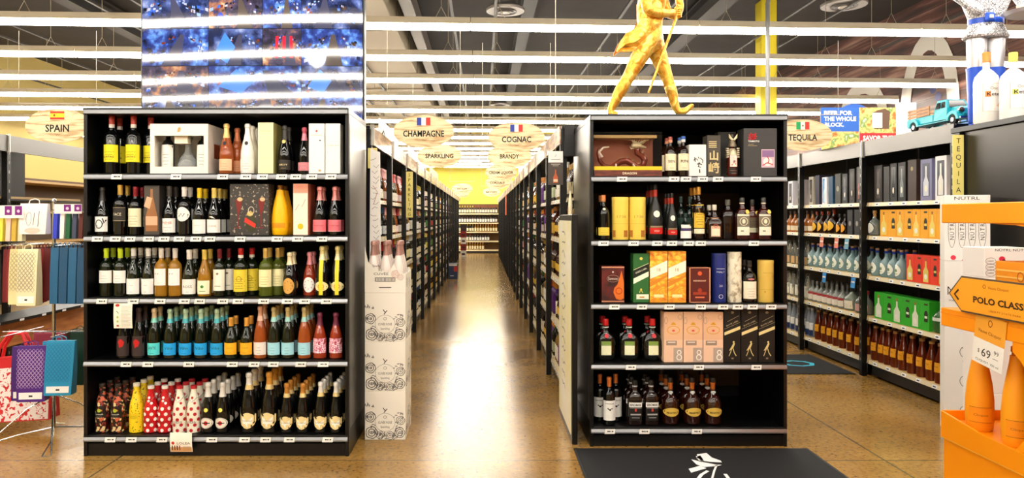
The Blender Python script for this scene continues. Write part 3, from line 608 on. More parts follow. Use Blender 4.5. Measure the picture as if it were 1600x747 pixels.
LD.put(3, [407], 477, .0415, prosecco(paper('f4e4d8'), 'e0a888', 'f0c8b0', None, ROSE), 'rose prosecco bottle with pink foil and ivory label', 2)
LD.put(3, [428, 450], 479, .0395, prosecco(paper('a4dce8'), 'd0bc80', 'a8e0dc'), 'prosecco bottle with pale blue label and gold foil', 3)
LD.put(3, [476], 479, .0405, prosecco(paper('a4dce8'), 'd0bc80', 'a8e0dc', None, ROSE), 'rose glass prosecco bottle with pale blue label', 3)
pinkp = pattern('pink_mosaic_print', [(.35, 'a82050'), (.5, 'f0a0b8'), (.62, 'f8e8ec')], 160, 'noise', detail=1)
LD.put(3, [500, 525], 488, .0415, lambda H: bottle('champagne_bottle', 'champagne', .0415, H, mat('b44022', .05, 0, .2, .35), mat('70243c', .4), [('rect', .97, .12, .44, pinkp), ('oval', .16, .66, .72, paper('d8a0a0'))], cat='sparkling wine bottle'), 'pink sparkling bottle with mosaic label and maroon foil', 1)
# ---------- bottom shelf
conf = pattern('confetti_print', [(.0, '120c0a'), (.42, '120c0a'), (.44, '8c2c24'), (.58, 'c86040'), (.7, 'e0c890'), (.85, '300a0a')], 75, 'cells', interp='CONSTANT', rough=.3)
yspeck = pattern('yellow_dotted_sleeve', [(.0, '5a4a08'), (.16, '5a4a08'), (.22, 'f2d21c'), (1, 'f6dc28')], 62, 'voronoi', rough=.35, interp='CONSTANT')
LD.put(4, [160, 185], 599, .043, lambda H: bottle('sparkling_bottle', 'tall', .043, H, conf, mat('2c2420', .4), [('rect', .85, .32, .42, mat('141010', .5), lines(paper('e8e0d0'), 1, .7, 'Vermouth', paper('f0f0e0'), .45, .7)), ('oval', .3, .43, .5, paper('a8b828'))], cat='sparkling wine bottle'), 'dark confetti-patterned frizzante bottle', 3)
LD.put(4, [213.5], 598, .044, lambda H: bottle('sparkling_bottle', 'tall', .044, H, yspeck, paper('e8e0c8'), [('rect', .7, .28, .4, mat('e8c81c', .4), lines(paper('5a4a08'), 4, .8))], cat='sparkling wine bottle'), 'bright yellow dotted sangria bottle', 3)
def dots_extra(bg, dc):
    def fn(t, M, R, H):
        pr = SHAPES['tall'][0]
        m = MB().mat(dc)
        rnd = random.Random(3)
        for i in range(7):
            zc = H*(.06+.115*i)
            for k in range(6):
                th = 2*PI*(k+.5*(i % 2))/6; r = prof_r(pr, zc/H)*R; 
                if zc > H*.62 and k % 2: continue
                rad = .011 if zc < H*.55 else .008
                def MM(u, v, off, th=th): rr = prof_r(pr, v/H)*R+off; a = th+u/rr; return (rr*math.sin(a), -rr*math.cos(a), v)
                m.oval(MM, 0, zc, rad, rad, .001, 10, 2)
        m.build('dot_print', t)
        MB().mat(CHROME).tube([(-R*.5, 0, H*.86), (-R*.75, -.01, H*.78), (-R*.3, -R*.65, H*.69), (0, -R*.74, H*.68), (R*.3, -R*.65, H*.69), (R*.75, -.01, H*.78), (R*.5, 0, H*.86)], .0012, 5).build('swing_wire', t)
        w = MB().mat(paper('f0eee8')).ball((0, -R*.72, H*.68), .008, 8, 6).build('swing_stopper', t)
        w = MB().mat(INK).text(M, 'LOLEA', 0, H*.24, .017, .003, w=R*1.3); w.build('name_print', t)
    return fn
LD.put(4, [236, 258], 602, .0435, lambda H: bottle('sangria_bottle', 'tall', .0435, H, mat('c8101c', .25, 0, .3), paper('f0e8e0'), [], extra=dots_extra(0, paper('f6f0e8')), cat='sangria bottle'), 'red polka-dot sangria bottle with swing top', 3)
LD.put(4, [281, 303], 602, .0435, lambda H: bottle('sangria_bottle', 'tall', .0435, H, mat('f2ecd8', .25, 0, .3), paper('c02028'), [], extra=dots_extra(0, paper('b81420')), cat='sangria bottle'), 'cream sangria bottle with red polka dots and swing top', 3)
def asti(m, M, a, z0, z1):
    m.mat(paper('9a9a9a')).ring(M, 0, (z0+z1)/2, a*.92, (z1-z0)*.46, .002, .002); m.mat(RED).oval(M, 0, (z0+z1)/2, a*.34, a*.34, .002, 12, 1); m.mat(INK).rect(M, -a*.62, a*.62, (z0+z1)/2-.0025, (z0+z1)/2+.0025, .0025, 4, 1)
LD.put(4, [325.5, 348], 597, .0435, lambda H: bottle('champagne_bottle', 'champagne', .0435, H, DG, foil('e8e6e0'), [('oval', .93, .09, .31, paper('f0ead8'), asti), ('oval', .3, .42, .5, paper('f0e060'))], cat='sparkling wine bottle'), 'asti bottle with silver foil and oval label', 4)
def crest(txt): return lambda m, M, a, z0, z1: (m.mat(paper('fdf8ea')).fan(M, [(-a*.7, z1-.015), (-a*.6, z0+.03), (0, z0+.012), (a*.6, z0+.03), (a*.7, z1-.015)], .0018, 2), m.mat(paper('8a7440')).text(M, txt, 0, (z0+z1)/2+.006, .012, .0026, w=a*1.2))
SHL = paper('f0d898')
def shieldb(R, fo): return lambda H: bottle('champagne_bottle', 'champagne', R, H, DG, (foil(fo), foil('e8d090'), .79), [('shield', .93, .07, .31, SHL, crest('CHIARLI')), ], cat='champagne bottle')
LD.put(4, [389.5], 581, .053, shieldb(.053, 'f0efe8'), 'large shield-labelled champagne bottle with white foil', 3)
LD.put(4, [421.5], 580, .053, shieldb(.053, 'd89838'), 'large shield-labelled champagne bottle with gold foil', 3)
LD.put(4, [448.5, 473.5], 598, .0425, shieldb(.0425, 'c88838'), 'standard shield-labelled champagne bottle with copper-gold foil', 4)
LD.put(4, [501.5, 525.5], 596, .0425, shieldb(.0425, 'f0f0ee'), 'standard shield-labelled champagne bottle with white foil', 4)
# papers taped to the rails
def paper_note(px0, px1, py0, py1, label, draw, Y=4.447, skew=0):
    x0, x1 = PX(px0, Y), PX(px1, Y); z1, z0 = PZ(py0, Y), PZ(py1, Y); w, h = x1-x0, z1-z0
    m = MB().mat(paper('f4eede'))
    n = 6; vs = []
    for k in range(n+1):
        v = h*k/n; bulge = -.006*math.sin(PI*(1-k/n))
        vs += [(-w/2+skew*(1-k/n), bulge, v), (w/2+skew*(1-k/n), bulge, v), (w/2+skew*(1-k/n), bulge+.0006, v), (-w/2+skew*(1-k/n), bulge+.0006, v)]
    fs = []
    for k in range(n):
        a = 4*k
        for q in range(4): fs.append((a+q, a+(q+1) % 4, a+4+(q+1) % 4, a+4+q))
    fs += [(3, 2, 1, 0), (4*n, 4*n+1, 4*n+2, 4*n+3)]
    m.add(vs, fs); draw(m, lambda u, v, off: (u+skew*(1-v/h), -.006*math.sin(PI*(1-v/h))-off, v), w, h)
    m.build('paper_notice', loc=((x0+x1)/2, Y, z0), props=(label, 'notice'))
def note1(m, M, w, h):
    m.mat(paper('c0281c')).oval(M, -w*.3, h*.92, w*.12, w*.08, .001, 8, 1); m.mat(INK).stroke(M, [(-w*.35, h*.7), (-w*.22, h*.6)], .003); m.mat(paper('b0c050')).oval(M, -w*.28, h*.45, w*.05, h*.05, .001, 8, 1).oval(M, -w*.28, h*.28, w*.05, h*.05, .001, 8, 1); m.mat(paper('a05030')).oval(M, -w*.28, h*.1, w*.08, w*.05, .001, 8, 1)
    m.mat(paper('a8a49a'))
    for i in range(16): m.rect(M, -w*.08, w*(.42 if i % 4 else .3), h*(.05+.055*i), h*(.05+.055*i)+.0018, .001, 1, 1)
paper_note(178, 207, 474, 513, 'small white paper notice taped above the dark lambrusco bottles', note1)
def note2(m, M, w, h):
    m.mat(paper('d8a068')).rect(M, -w*.48, w*.48, h*.01, h*.5, .0004, 1, 3); m.mat(paper('f6ead8')).rect(M, -w*.48, w*.48, h*.25, h*.5, .0006, 1, 3)
    m.mat(paper('c81c24')).oval(M, -w*.36, h*.47, w*.07, w*.07, .0012, 12, 1); m.mat(INK).text(M, 'LOLEA', w*.12, h*.46, h*.16, .0014, w=w*.6)
    for i, c_ in enumerate(('20301c', '7a1c1c', '30201c', '903030')): m.mat(paper(c_)).rect(M, w*(-.42+.11*i), w*(-.37+.11*i), h*.1, h*.34, .0014, 1, 2)
    m.mat(paper('907050'))
    for i in range(4): m.rect(M, w*.08, w*.44, h*(.1+.06*i), h*(.1+.06*i)+.0016, .0014, 1, 1)
paper_note(265.5, 300, 676, 706, 'white and tan card with a red dot hanging from the bottom rail', note2, 4.442, .004)

# ---------- right display
Y = RD.Y0+.02; z = RZ[0]+.001; x0, x1 = PX(928.5, Y), PX(1034.5, Y); w = x1-x0; H = PZ(206, Y)-z; a = w/2
WD = pattern('dark_red_wood', [(.35, '4c1c12'), (.65, '7c3420')], 14, stretch=(1, 6, 6), rough=.4)
t = thing('display_case', 'wide acrylic-fronted wooden case lettered DRAGON on the top right shelf', 'display case', ((x0+x1)/2, Y, z))
m = MB().mat(WD).box(-a, a, 0, .3, 0, .038); m.mat(paper('f4e6c8')).text(flatXZ(0), 'DRAGON', .01, .018, .02, .001, w=.09, bold=.02); m.build('case_base', t)
MB().mat(mat('f0c81c', .5)).box(-a, a, .0, .02, .0385, .062).build('trim_strip', t)
MB().mat(mat('b0603c', .5)).box(-a+.004, a-.004, .24, .3, .0385, H-.005).build('back_board', t)
ACR = mat('404040', .03); ACR.node_tree.nodes['Principled BSDF'].inputs['Alpha'].default_value = .05
m = MB().mat(ACR); m.box(-a, a, 0, .003, .062, H).box(-a, a, .003, .29, H-.003, H).box(-a, -a+.003, .003, .29, .0385, H-.003).box(a-.003, a, .003, .29, .0385, H-.003)
m.build('acrylic_cover', t)
MB().mat(mat('c8a868', .4)).box(-a+.01, a-.01, .1, .28, H-.028, H-.01).build('inner_rim', t)
t = thing('dragon_bottle', 'amber dragon-shaped glass bottle with golden spines inside the DRAGON case', 'bottle', ((x0+x1)/2-.012, Y+.14, z+.04)); t.scale = (.95, 1, .9)
GD = mat('c8a070', .25, .5); pts = []
for i in range(41):
    s_ = i/40; u = -a+.05+s_*(w-.12)
    pts.append((u, .01*math.sin(s_*9), .07+.048*math.cos(s_*2*PI*1.35+.3)+.05*max(0, s_-.7)))
pts = [(-.16, 0, .17), (-.17, 0, .13), (-.155, 0, .075), (-.125, 0, .035), (-.08, 0, .025), (-.045, 0, .045), (-.01, 0, .07), (.03, 0, .075), (.07, 0, .05), (.11, 0, .03), (.145, 0, .045), (.155, 0, .08), (.135, 0, .11), (.105, 0, .13), (.10, 0, .16)]
m = MB().mat(mat('7c3018', .15, .2, .5)).tube(pts, [.006, .01, .014, .018, .02, .022, .024, .024, .023, .022, .022, .022, .022, .022, .02], 10); m.build('glass_body', t)
m = MB().mat(GD)
for i in range(5, 13): p = Vector(pts[i]); m.add([(p.x-.008, 0, p.z+.018), (p.x+.008, 0, p.z+.018), (p.x+.012, 0, p.z+.042), (p.x, .006, p.z+.02)], [(0, 1, 2), (0, 2, 3), (1, 3, 2), (0, 3, 1)])
m.build('spine', t)
m = MB().mat(mat('d8c8a0', .3, .4)).ball((.10, 0, .185), .03, 10, 8, (1.3, .8, .8)).tube([(.12, 0, .2), (.15, -.01, .22), (.19, 0, .225)], [.008, .005, .001]).tube([(.1, 0, .205), (.07, .01, .225), (.03, 0, .23)], [.008, .005, .001]).tube([(.13, 0, .18), (.165, 0, .17)], [.014, .007]).tube([(.09, 0, .17), (.06, -.01, .16), (.05, -.01, .18)], [.006, .004, .001])
for q in range(7): m.tube([(.08+.01*q, 0, .2), (.06+.02*q, -.01, .235)], [.005, .001], 5)
m.build('dragon_head', t)
m = MB().mat(paper('f0dcc0')).tube([(-.045, -.02, .05), (-.05, -.03, .0)], .006).tube([(.07, -.02, .05), (.1, -.03, .0)], .006).tube([(-.14, 0, .1), (-.16, 0, .14), (-.13, 0, .17), (-.09, 0, .175)], [.012, .01, .008, .004]); m.build('claw', t)

LBL = paper('f2e6c4')
RD.put(0, [1047], 214, .037, lambda H: bottle('whisky_bottle', 'spirit', .037, H, glass('1c0e08'), (mat('a04838', .4), paper('d89a78'), .92), [('rect', .97, .14, .56, LBL, lines(paper('a09070'), 2, .6, 'SEN', INK, .24, .55))], cat='whisky bottle'), 'japanese whisky bottle with red cap and cream label', 2)
RD.put(0, [1067.5], 213, .037, lambda H: bottle('whisky_bottle', 'spirit', .037, H, glass('1c0e08'), (mat('2c5aa8', .4), paper('e0e0e0'), .92), [('rect', .97, .14, .56, LBL, lines(paper('a09070'), 2, .6, 'RIN', INK, .24, .55))], cat='whisky bottle'), 'japanese whisky bottle with blue cap and cream label', 2)
def brush(m, M, w, H):
    m.mat(INK)
    for P, ww in (([(-.25, .5), (-.1, .56), (.0, .5)], .05), ([(-.18, .6), (-.15, .45)], .05), ([(.15, .58), (.3, .5), (.28, .42)], .05), ([(.02, .62), (.08, .55)], .04), ([(-.05, .38), (.1, .4), (.25, .36)], .06), ([(.08, .45), (.05, .3)], .05), ([(.1, .22), (.12, .1)], .07), ([(.0, .3), (.18, .28)], .04)):
        m.stroke(M, [(u*w, v*H) for u, v in P], ww*w, .001)
RD.carton(0, 1077, 1103.5, 226, .1, WHITE, 'white carton with black brush calligraphy on the top right shelf', brush, name='whisky_carton')
def yama(m, M, w, H):
    m.mat(paper('d8c48c')).text(M, '山', 0, H*.5, w*.75, .001, bold=.03).text(M, '崎', 0, H*.2, w*.85, .001, bold=.02)
    for i in range(4): m.rect(M, -w*.38, w*.2, H*(.7+.045*i), H*(.72+.045*i), .001, 1, 1)
RD.carton(0, 1105, 1126, 211.5, .1, mat('4a443c', .5), 'dark carton with large gold calligraphy beside the armoured bottle', yama, name='whisky_carton')
RD.carton(0, 1122, 1150, 206, .08, mat('3c3a38', .5), 'plain charcoal carton standing behind the armoured bottle', None, dy=.2, name='whisky_carton')
def samurai(t, M, R, H):
    AR = mat('c8bc9c', .35, .5); AR2 = mat('7a6c58', .35, .5)
    m = MB().mat(AR2)
    for i in range(4): m.lathe([(R*(.85-.1*i), H*(.7+.045*i)), (R*(.8-.1*i), H*(.74+.045*i)), (R*(.6-.08*i), H*(.745+.045*i))], seg=16)
    m.build('armour_helmet', t)
    m = MB().mat(paper('f0e4b8'))
    for sx in (-1, 1): m.tube([(sx*.004, -R*.5, H*.86), (sx*.02, -R*.5, H*.92), (sx*.026, -R*.5, H*1.0)], [.006, .008, .002], 6)
    m.build('helmet_horn', t)
    for sx in (-1, 1):
        m = MB().mat(AR)
        for i in range(5): m.bbox(*(sorted((sx*R*.8, sx*R*1.25))), -R*.5, R*.5, H*(.44+.05*i), H*(.475+.05*i), .001)
        m.build('shoulder_armour', t)
    MB().mat(AR).rect(M, -R*.8, R*.8, H*.5, H*.66, .003, 8).build('chest_armour', t)
RD.put(0, [1144], 210, .034, lambda H: bottle('whisky_bottle', 'squat', .034, H, mat('5a1c10', .08, 0, .3), mat('3c3428', .4), [('rect', .7, .22, .5, paper('f0d8cc'), lambda m, M, a, z0, z1: (m.mat(paper('c04034')).stroke(M, [(-a*.6, z0+.01), (0, z0+.03), (a*.5, z0+.015)], .006, .002), m.mat(paper('8a6a70')).oval(M, a*.1, z0+.035, a*.35, a*.3, .002, 8, 1))), ('rect', .85, .04, .2, mat('2a1410', .5), lines(paper('d0b890'), 2, .8))], extra=samurai, cat='whisky bottle'), 'whisky bottle dressed in samurai helmet and armour', 1)
def yamato(m, M, w, H):
    m.mat(RED).stroke(M, [(-w*.35, H*.86), (-w*.15, H*.87)], w*.03).stroke(M, [(-w*.36, H*.81), (-w*.1, H*.83)], w*.03).stroke(M, [(-w*.3, H*.9), (-w*.22, H*.76)], w*.04).stroke(M, [(-w*.14, H*.9), (-w*.2, H*.77)], w*.04).stroke(M, [(-w*.36, H*.77), (-w*.12, H*.79)], w*.025)
    m.mat(WHITE).text(M, 'YAMATO', -w*.2, H*.73, H*.05, .001, w=w*.34, bold=.02); m.mat(paper('a09060')).rect(M, -w*.37, -w*.2, H*.66, H*.67).rect(M, -w*.37, -w*.1, H*.63, H*.64)
    m.mat(mat('d8b8c4', .5)).rect(M, w*.03, w*.43, H*.18, H*.56, .0008); m.mat(paper('8c6a98')).fan(M, [(w*.05, H*.4), (w*.41, H*.4), (w*.41, H*.54), (w*.05, H*.54)], .0012, 1)
    m.mat(paper('f4f0ea')).oval(M, w*.22, H*.3, w*.14, H*.09, .0014, 12, 1); m.mat(paper('c04034')).stroke(M, [(w*.06, H*.22), (w*.2, H*.28), (w*.38, H*.24)], w*.03, .0018).stroke(M, [(w*.2, H*.42), (w*.26, H*.34), (w*.22, H*.26)], w*.03, .0018)
RD.carton(0, 1162, 1214, 200.5, .12, mat('3a3a3a', .5), 'wide black carton with red brush mark and a small picture', yamato, name='whisky_carton')
# second shelf
RD.put(1, [942.5], 305, .041, lambda H: bottle('cognac_bottle', 'spirit', .041, H, DG, (mat('e08a48', .35), mat('c8885a', .35), .9), [('rect', .9, .09, .27, paper('f0d24c'), lines(paper('8a6c14'), 3, .6)), ('oval', .25, .66, .71, paper('e8e0d0'))], cat='cognac bottle'), 'cognac bottle with orange neck and yellow label', 2)
def canister(D, row, px0, px1, top, cm_, desc, draw=None, lid=None, dy=.035):
    Y = D.Y0+dy; R = (PX(px1, Y+.05)-PX(px0, Y+.05))/2; Yc = Y+R; z = D.zs[row]+.001; H = PZ(top, Y)-z
    t = thing('gift_canister', desc, 'canister', (PX((px0+px1)/2, Yc), Yc, z))
    m = MB().mat(cm_).lathe([(R*.98, 0), (R, .004), (R, H*.93)], seg=28)
    Mc = lambda u, v, off: (max(-.98*R, min(.98*R, u)), -math.sqrt(max((R+off)**2-max(-.98*R, min(.98*R, u))**2, 0)), v)
    if draw: draw(m, Mc, R, H)
    m.build('canister_body', t)
    MB().mat(lid or cm_).lathe([(R*1.015, H*.93), (R*1.015, H*.985), (R*.98, H)], seg=28).build('lid', t)
    return t
def c1738(m, M, R, H):
    m.mat(paper('c09838')).text(M, '1738', 0, H*.54, .024, .001, w=R*1.1).rect(M, -R*.9, R*.9, H*.37, H*.375, .001)
    m.mat(paper('b8742c')).rect(M, -R*.97, -R*.7, H*.06, H*.22, .001).rect(M, R*.25, R*.75, H*.06, H*.22, .001)
for (a0, a1, q) in ((956, 982, 'left'), (983, 1008.5, 'right')): canister(RD, 1, a0, a1, 308, mat('f4d35a', .45), f'yellow cylindrical cognac canister marked 1738, {q} of the pair', c1738)
def remy(m, M, a, z0, z1): m.mat(paper('f0e8dc')).text(M, 'VSOP', 0, (z0+z1)/2, (z1-z0)*.4, .002, w=a*.9)
for px, top, R, d in ((1023.5, 288, .05, 'large black cognac bottle with a round white seal'), (1049.5, 302, .036, 'smaller black cognac bottle with a round white seal')):
    RD.put(1, [px], top, R, lambda H: bottle('cognac_bottle', 'cognac', R, H, mat('1c1e1c', .3), (mat('10120f', .4), mat('b83420', .4), .9), [('rect', .85, .1, .21, paper('d01c14'), remy), ('oval', .42, .4, .52, paper('f4ecd4')), ('rect', .8, .215, .245, mat('9a8868', .4))], cat='cognac bottle'), d, 3)
RD.put(1, [1071], 333, .037, lambda H: bottle('liqueur_bottle', 'squat', .037, H, glass('0e1c18'), mat('183430', .4), [('rect', .97, .04, .32, WHITE), ('rect', .95, .33, .42, mat('46386a', .5)), ('rect', .9, .43, .56, paper('e8e8e0'), lines(INK, 1, .7))], cat='liqueur bottle'), 'squat dark liqueur bottle with white and purple label', 1)
RD.put(1, [1064, 1078], 307, .034, lambda H: bottle('liqueur_bottle', 'spirit', .03, H, glass('0e1c18'), mat('2c4440', .4), [('rect', .9, .2, .5, mat('203c34', .5))], cat='liqueur bottle'), 'tall dark green liqueur bottle behind the squat one', 1, dy=.12)
RD.put(1, [1091.5], 292, .037, lambda H: bottle('cognac_bottle', 'spirit', .037, H, glass('1a0c06'), mat('d8a040', .35, .4), [('rect', .93, .22, .66, paper('e8c03c'), lambda m, M, a, z0, z1: (m.mat(paper('8a6010')).stroke(M, [(-a*.3, z1-.02), (-a*.1, z1-.05)], .008, .002), lines(paper('8a6010'), 5, .7)(m, M, a, z0, z1))), ('rect', .93, .11, .2, paper('f0e8c8'))], cat='cognac bottle'), 'tall liqueur bottle with golden bulb stopper and yellow label', 3)
SQ = sec_super(5, .75)
RD.put(1, [1116], 320, .05, lambda H: bottle('whiskey_bottle', 'squat', .048, H, glass('241008'), paper('d8d0bc'), [('rect', .62, .08, .62, paper('d8b090'), lambda m, M, a, z0, z1: (m.mat(paper('f0e4c8')).rect(M, -a*.85, a*.85, z0+.006, z0+.05, .002), m.mat(paper('b84030')).ring(M, 0, (z0+z1)/2+.01, a*.5, a*.4, .004, .0024)))], sec=SQ, seg=28, cat='whiskey bottle'), 'square-shouldered whiskey bottle with pink pictorial label', 2)
RD.put(1, [1137], 312, .04, lambda H: bottle('whiskey_bottle', 'spirit', .044, H, glass('1c0c08'), paper('6a6660'), [], sec=SQ, seg=28, cat='whiskey bottle'), 'dark square bottle turned away behind the pictorial label', 1, dy=.1)
def skull(m, M, a, z0, z1):
    h = z1-z0; m.mat(paper('7a7460')).rect(M, -a, a, z0+h*.4, z1-h*.08, .0014); m.mat(paper('f0e6c8')).ring(M, 0, z0+h*.66, a*.7, h*.2, .004, .002).oval(M, 0, z0+h*.66, a*.28, h*.12, .002, 12, 1)
    m.mat(mat('2c2a26', .5)).stroke(M, [(-a*.8, z0+h*.48), (0, z0+h*.55), (a*.8, z0+h*.48)], .003, .0022); m.mat(mat('50503c', .5)).rect(M, -a*.5, a*.0, z0+h*.18, z0+h*.23, .002)
def medal(t, M, R, H): MB().mat(paper('e8cc60')).oval(M, R*.55, H*.66, R*.32, R*.35, .006, 14, 1).build('medal_sticker', t)
RD.put(1, [1159, 1193], 309, .042, lambda H: bottle('whiskey_bottle', 'spirit', .042, H, glass('3a120a'), (mat('3c3c38', .4), paper('e0d8c0'), .88), [('rect', .95, .1, .6, paper('f2ead4'), skull)], sec=SQ, seg=28, extra=medal, cat='whiskey bottle'), 'whiskey bottle with round emblem label and gold medal sticker', 1)
RD.put(1, [1175.5], 312, .04, lambda H: bottle('whiskey_bottle', 'spirit', .038, H, glass('4a1810'), mat('3c3c38', .4), [('rect', .9, .3, .55, mat('6a5c48', .5), lines(paper('3a3020'), 4, .8)), ('rect', .75, .17, .29, paper('d8d8b8'))], sec=SQ, seg=28, extra=medal, cat='whiskey bottle'), 'reversed whiskey bottle between the two round emblem labels', 1, dy=.09)
# third shelf
def sam(m, M, w, H):
    m.mat(mat('c88868', .4)).rect(M, -w*.5, w*.5, H*.95, H*.99, .0006).rect(M, -w*.5, w*.5, H*.015, H*.05, .0006)
    m.mat(paper('e0701c')).fan(M, [(w*.02, H*.28), (w*.14, H*.1), (w*.34, H*.07), (w*.48, H*.12), (w*.48, H*.55), (w*.42, H*.75), (w*.38, H*.88), (w*.32, H*.75), (w*.2, H*.5), (w*.06, H*.4)], .0008, 2, (w*.3, H*.3))
    m.mat(paper('a02c14')).ring(M, w*.26, H*.32, w*.15, w*.15, w*.03, .0012); m.mat(paper('e8dcd0')).text(M, 'Samson', 0, H*.66, H*.1, .0014, w=w*.42).oval(M, 0, H*.84, w*.04, w*.04, .0014, 8, 1); m.mat(paper('b8a090')).ring(M, 0, H*.66, w*.27, H*.1, w*.012, .0012)
RD.carton(2, 940, 975.5, 416, .1, pattern('dark_red_print', [(.35, '280a08'), (.6, '641410')], 12), 'dark red carton printed with a glowing decanter', sam, name='whisky_carton')
def green(m, M, w, H):
    m.mat(paper('e4d05c')).oval(M, 0, H*.9, w*.1, w*.09).oval(M, 0, H*.27, w*.06, w*.06).stroke(M, [(-w*.05, H*.25), (-w*.1, H*.2)], w*.04).stroke(M, [(0, H*.26), (w*.1, H*.2)], w*.04)
    m.mat(mat('10180e', .5)).poly(M, [(-w*.49, H*.5), (w*.49, H*.65), (w*.49, H*.8), (-w*.49, H*.66)], .0008); m.mat(paper('e8e4b0')).poly(M, [(-w*.49, H*.66), (w*.49, H*.8), (w*.49, H*.81), (-w*.49, H*.67)], .001)
    m.mat(paper('f4f2d8')).poly(M, [(-w*.49, H*.38), (w*.49, H*.54), (w*.49, H*.64), (-w*.49, H*.49)], .0012).text(M, 'GREEN LABEL', 0, H*.655, .014, .0014, w=w*.8, ang=.42)
    m.rect(M, -w*.3, w*.49, H*.07, H*.17, .001); m.mat(paper('c89038')).rect(M, -w*.1, w*.2, H*.1, H*.125, .0014)
RD.carton(2, 989.5, 1014, 396.5, .1, mat('2c6a30', .45), 'green whisky carton with diagonal black and white bands', green, name='whisky_carton')
goldp = pattern('golden_ripple_print', [(.3, 'd8701c'), (.48, 'f0a024'), (.6, 'f8d040'), (.75, 'fce890')], 7, stretch=(1, 1, 2), distort=2.5)
def gold18(m, M, w, H):
    m.mat(paper('f8f2dc')).poly(M, [(-w*.49, H*.46), (w*.49, H*.6), (w*.49, H*.82), (-w*.49, H*.67)], .001); m.mat(paper('b89850')).text(M, '18', 0, H*.64, .028, .0014, w=w*.2)
    m.mat(paper('f8e8a0')).rect(M, -w*.28, w*.28, H*.1, H*.16, .001); m.mat(paper('e08a24')).poly(M, [(-w*.49, H*.3), (w*.49, H*.5), (w*.49, H*.54), (-w*.49, H*.4)], .0009)
for a0, a1, q in ((1015.5, 1043, 'left'), (1044, 1072, 'right')): RD.carton(2, a0, a1, 392.5, .1, goldp, f'golden orange whisky carton numbered 18, {q} of the pair', gold18, name='whisky_carton')
def brn(m, M, w, H):
    m.mat(paper('e0a078')); 
    for r_ in ((-.49, .49, .0, .02), (-.49, .49, .98, 1.0), (-.5, -.45, 0, 1), (.45, .5, 0, 1)): m.rect(M, w*r_[0], w*r_[1], H*r_[2], H*r_[3], .0008, 1, 1)
    m.mat(paper('e85a28')).oval(M, 0, H*.83, w*.1, w*.1); m.mat(paper('f0c0a0')).text(M, 'REDBREAST', 0, H*.62, .012, .001, w=w*.6, bold=.02)
    m.mat(paper('a03418')).oval(M, 0, H*.35, w*.1, w*.1).rect(M, -w*.32, w*.32, H*.22, H*.3, .0008); m.mat(paper('d87050')).rect(M, -w*.22, w*.22, H*.13, H*.17)
RD.carton(2, 1077, 1110, 418, .09, mat('5c1810', .5), 'brown-red whisky carton with pale border and orange seal', brn, name='whisky_carton')
canister(RD, 2, 1112, 1134, 396, mat('1c2c78', .4), 'tall blue whisky canister marked 20', lambda m, M, R, H: (m.mat(paper('c8ccdc')).text(M, 'MALT', 0, H*.62, .016, .001, w=R*1.1).text(M, '20', 0, H*.34, .02, .001, w=R*.5).rect(M, -R*.6, R*.6, H*.68, H*.69, .001).ring(M, 0, H*.12, R*.3, R*.3, .003, .001)))
canister(RD, 2, 1136.5, 1158, 394, pattern('marbled_cream', [(.40, 'a89c80'), (.5, 'efe6cc'), (.7, 'f6f0dc')], 22, detail=6), 'tall cream marbled whisky canister')
RD.put(2, [1170.5], 407, .044, lambda H: bottle('whisky_bottle', 'spirit', .044, H, glass('100a08'), (mat('14100e', .4), mat('3a3432', .4), .9), [('rect', .97, .08, .5, paper('f4ecd4'), lines(paper('c8a890'), 4, .6)), ('oval', .5, .53, .58, paper('c07878'))], cat='whisky bottle'), 'whisky bottle with large plain cream label between two canisters', 2)
canister(RD, 2, 1184, 1208, 407, mat('e0bc58', .45), 'short golden yellow whisky canister near the right end', lambda m, M, R, H: (m.mat(paper('a8842c')).rect(M, -R, R, H*.3, H*.305, .001).text(M, 'PENDLETON', 0, H*.7, .008, .001, w=R*1.2), m.oval(M, -R*.4, H*.25, .004, .005, .001, 8, 1)))
# fourth shelf
FL = sec_super(2.6, .5)
def buch(t, M, R, H):
    MB().mat(paper('d0303c')).oval(M, R*.05, H*.6, R*.22, R*.22, .004, 14, 2).build('wax_seal', t)
    MB().mat(paper('d8e8d8')).lathe([(R*.33, H*.79), (R*.33, H*.81)], seg=12).build('neck_ring', t)
RD.put(3, [946.5, 983, 1019], 498, .066, lambda H: bottle('whisky_bottle', 'flask', .066, H, glass('060807'), mat('d01c20', .4), [('rect', .5, .14, .37, paper('eef0c8'), lines(paper('b8b890'), 1, .2)), ('rect', .5, .375, .47, paper('7c9a44'), lines(paper('c8d080'), 1, .8))], sec=FL, seg=30, extra=buch, cat='whisky bottle'), 'black flask-shaped whisky bottle with red cap and green label', 2)
def chivas(m, M, w, H):
    m.mat(paper('e8b890')).rect(M, -w*.49, w*.49, H*.45, H*.99, .0006); m.mat(paper('b89880')).ring(M, -w*.4, H*.83, w*.09, H*.07, w*.03, .001).ring(M, w*.35, H*.9, w*.12, H*.05, w*.03, .001)
    m.mat(paper('d89a20')).ring(M, 0, H*.64, w*.34, H*.085, w*.035, .001).fan(M, [(-w*.15, H*.74), (w*.15, H*.74), (w*.08, H*.78), (0, H*.8), (-w*.08, H*.78)], .001, 1); m.mat(paper('e05040')).oval(M, 0, H*.63, w*.08, H*.02, .0012, 10, 1)
    m.mat(paper('a08878')).rect(M, -w*.38, w*.18, H*.34, H*.43, .001); m.mat(paper('e8d8c8')).rect(M, -w*.3, w*.1, H*.39, H*.41, .0012)
    m.mat(paper('b8a494')).rect(M, 0, w*.49, H*.01, H*.29, .001); m.mat(paper('f4ece0')).ring(M, w*.3, H*.2, w*.12, H*.05, w*.05, .0014).ring(M, w*.3, H*.1, w*.15, H*.06, w*.05, .0014)
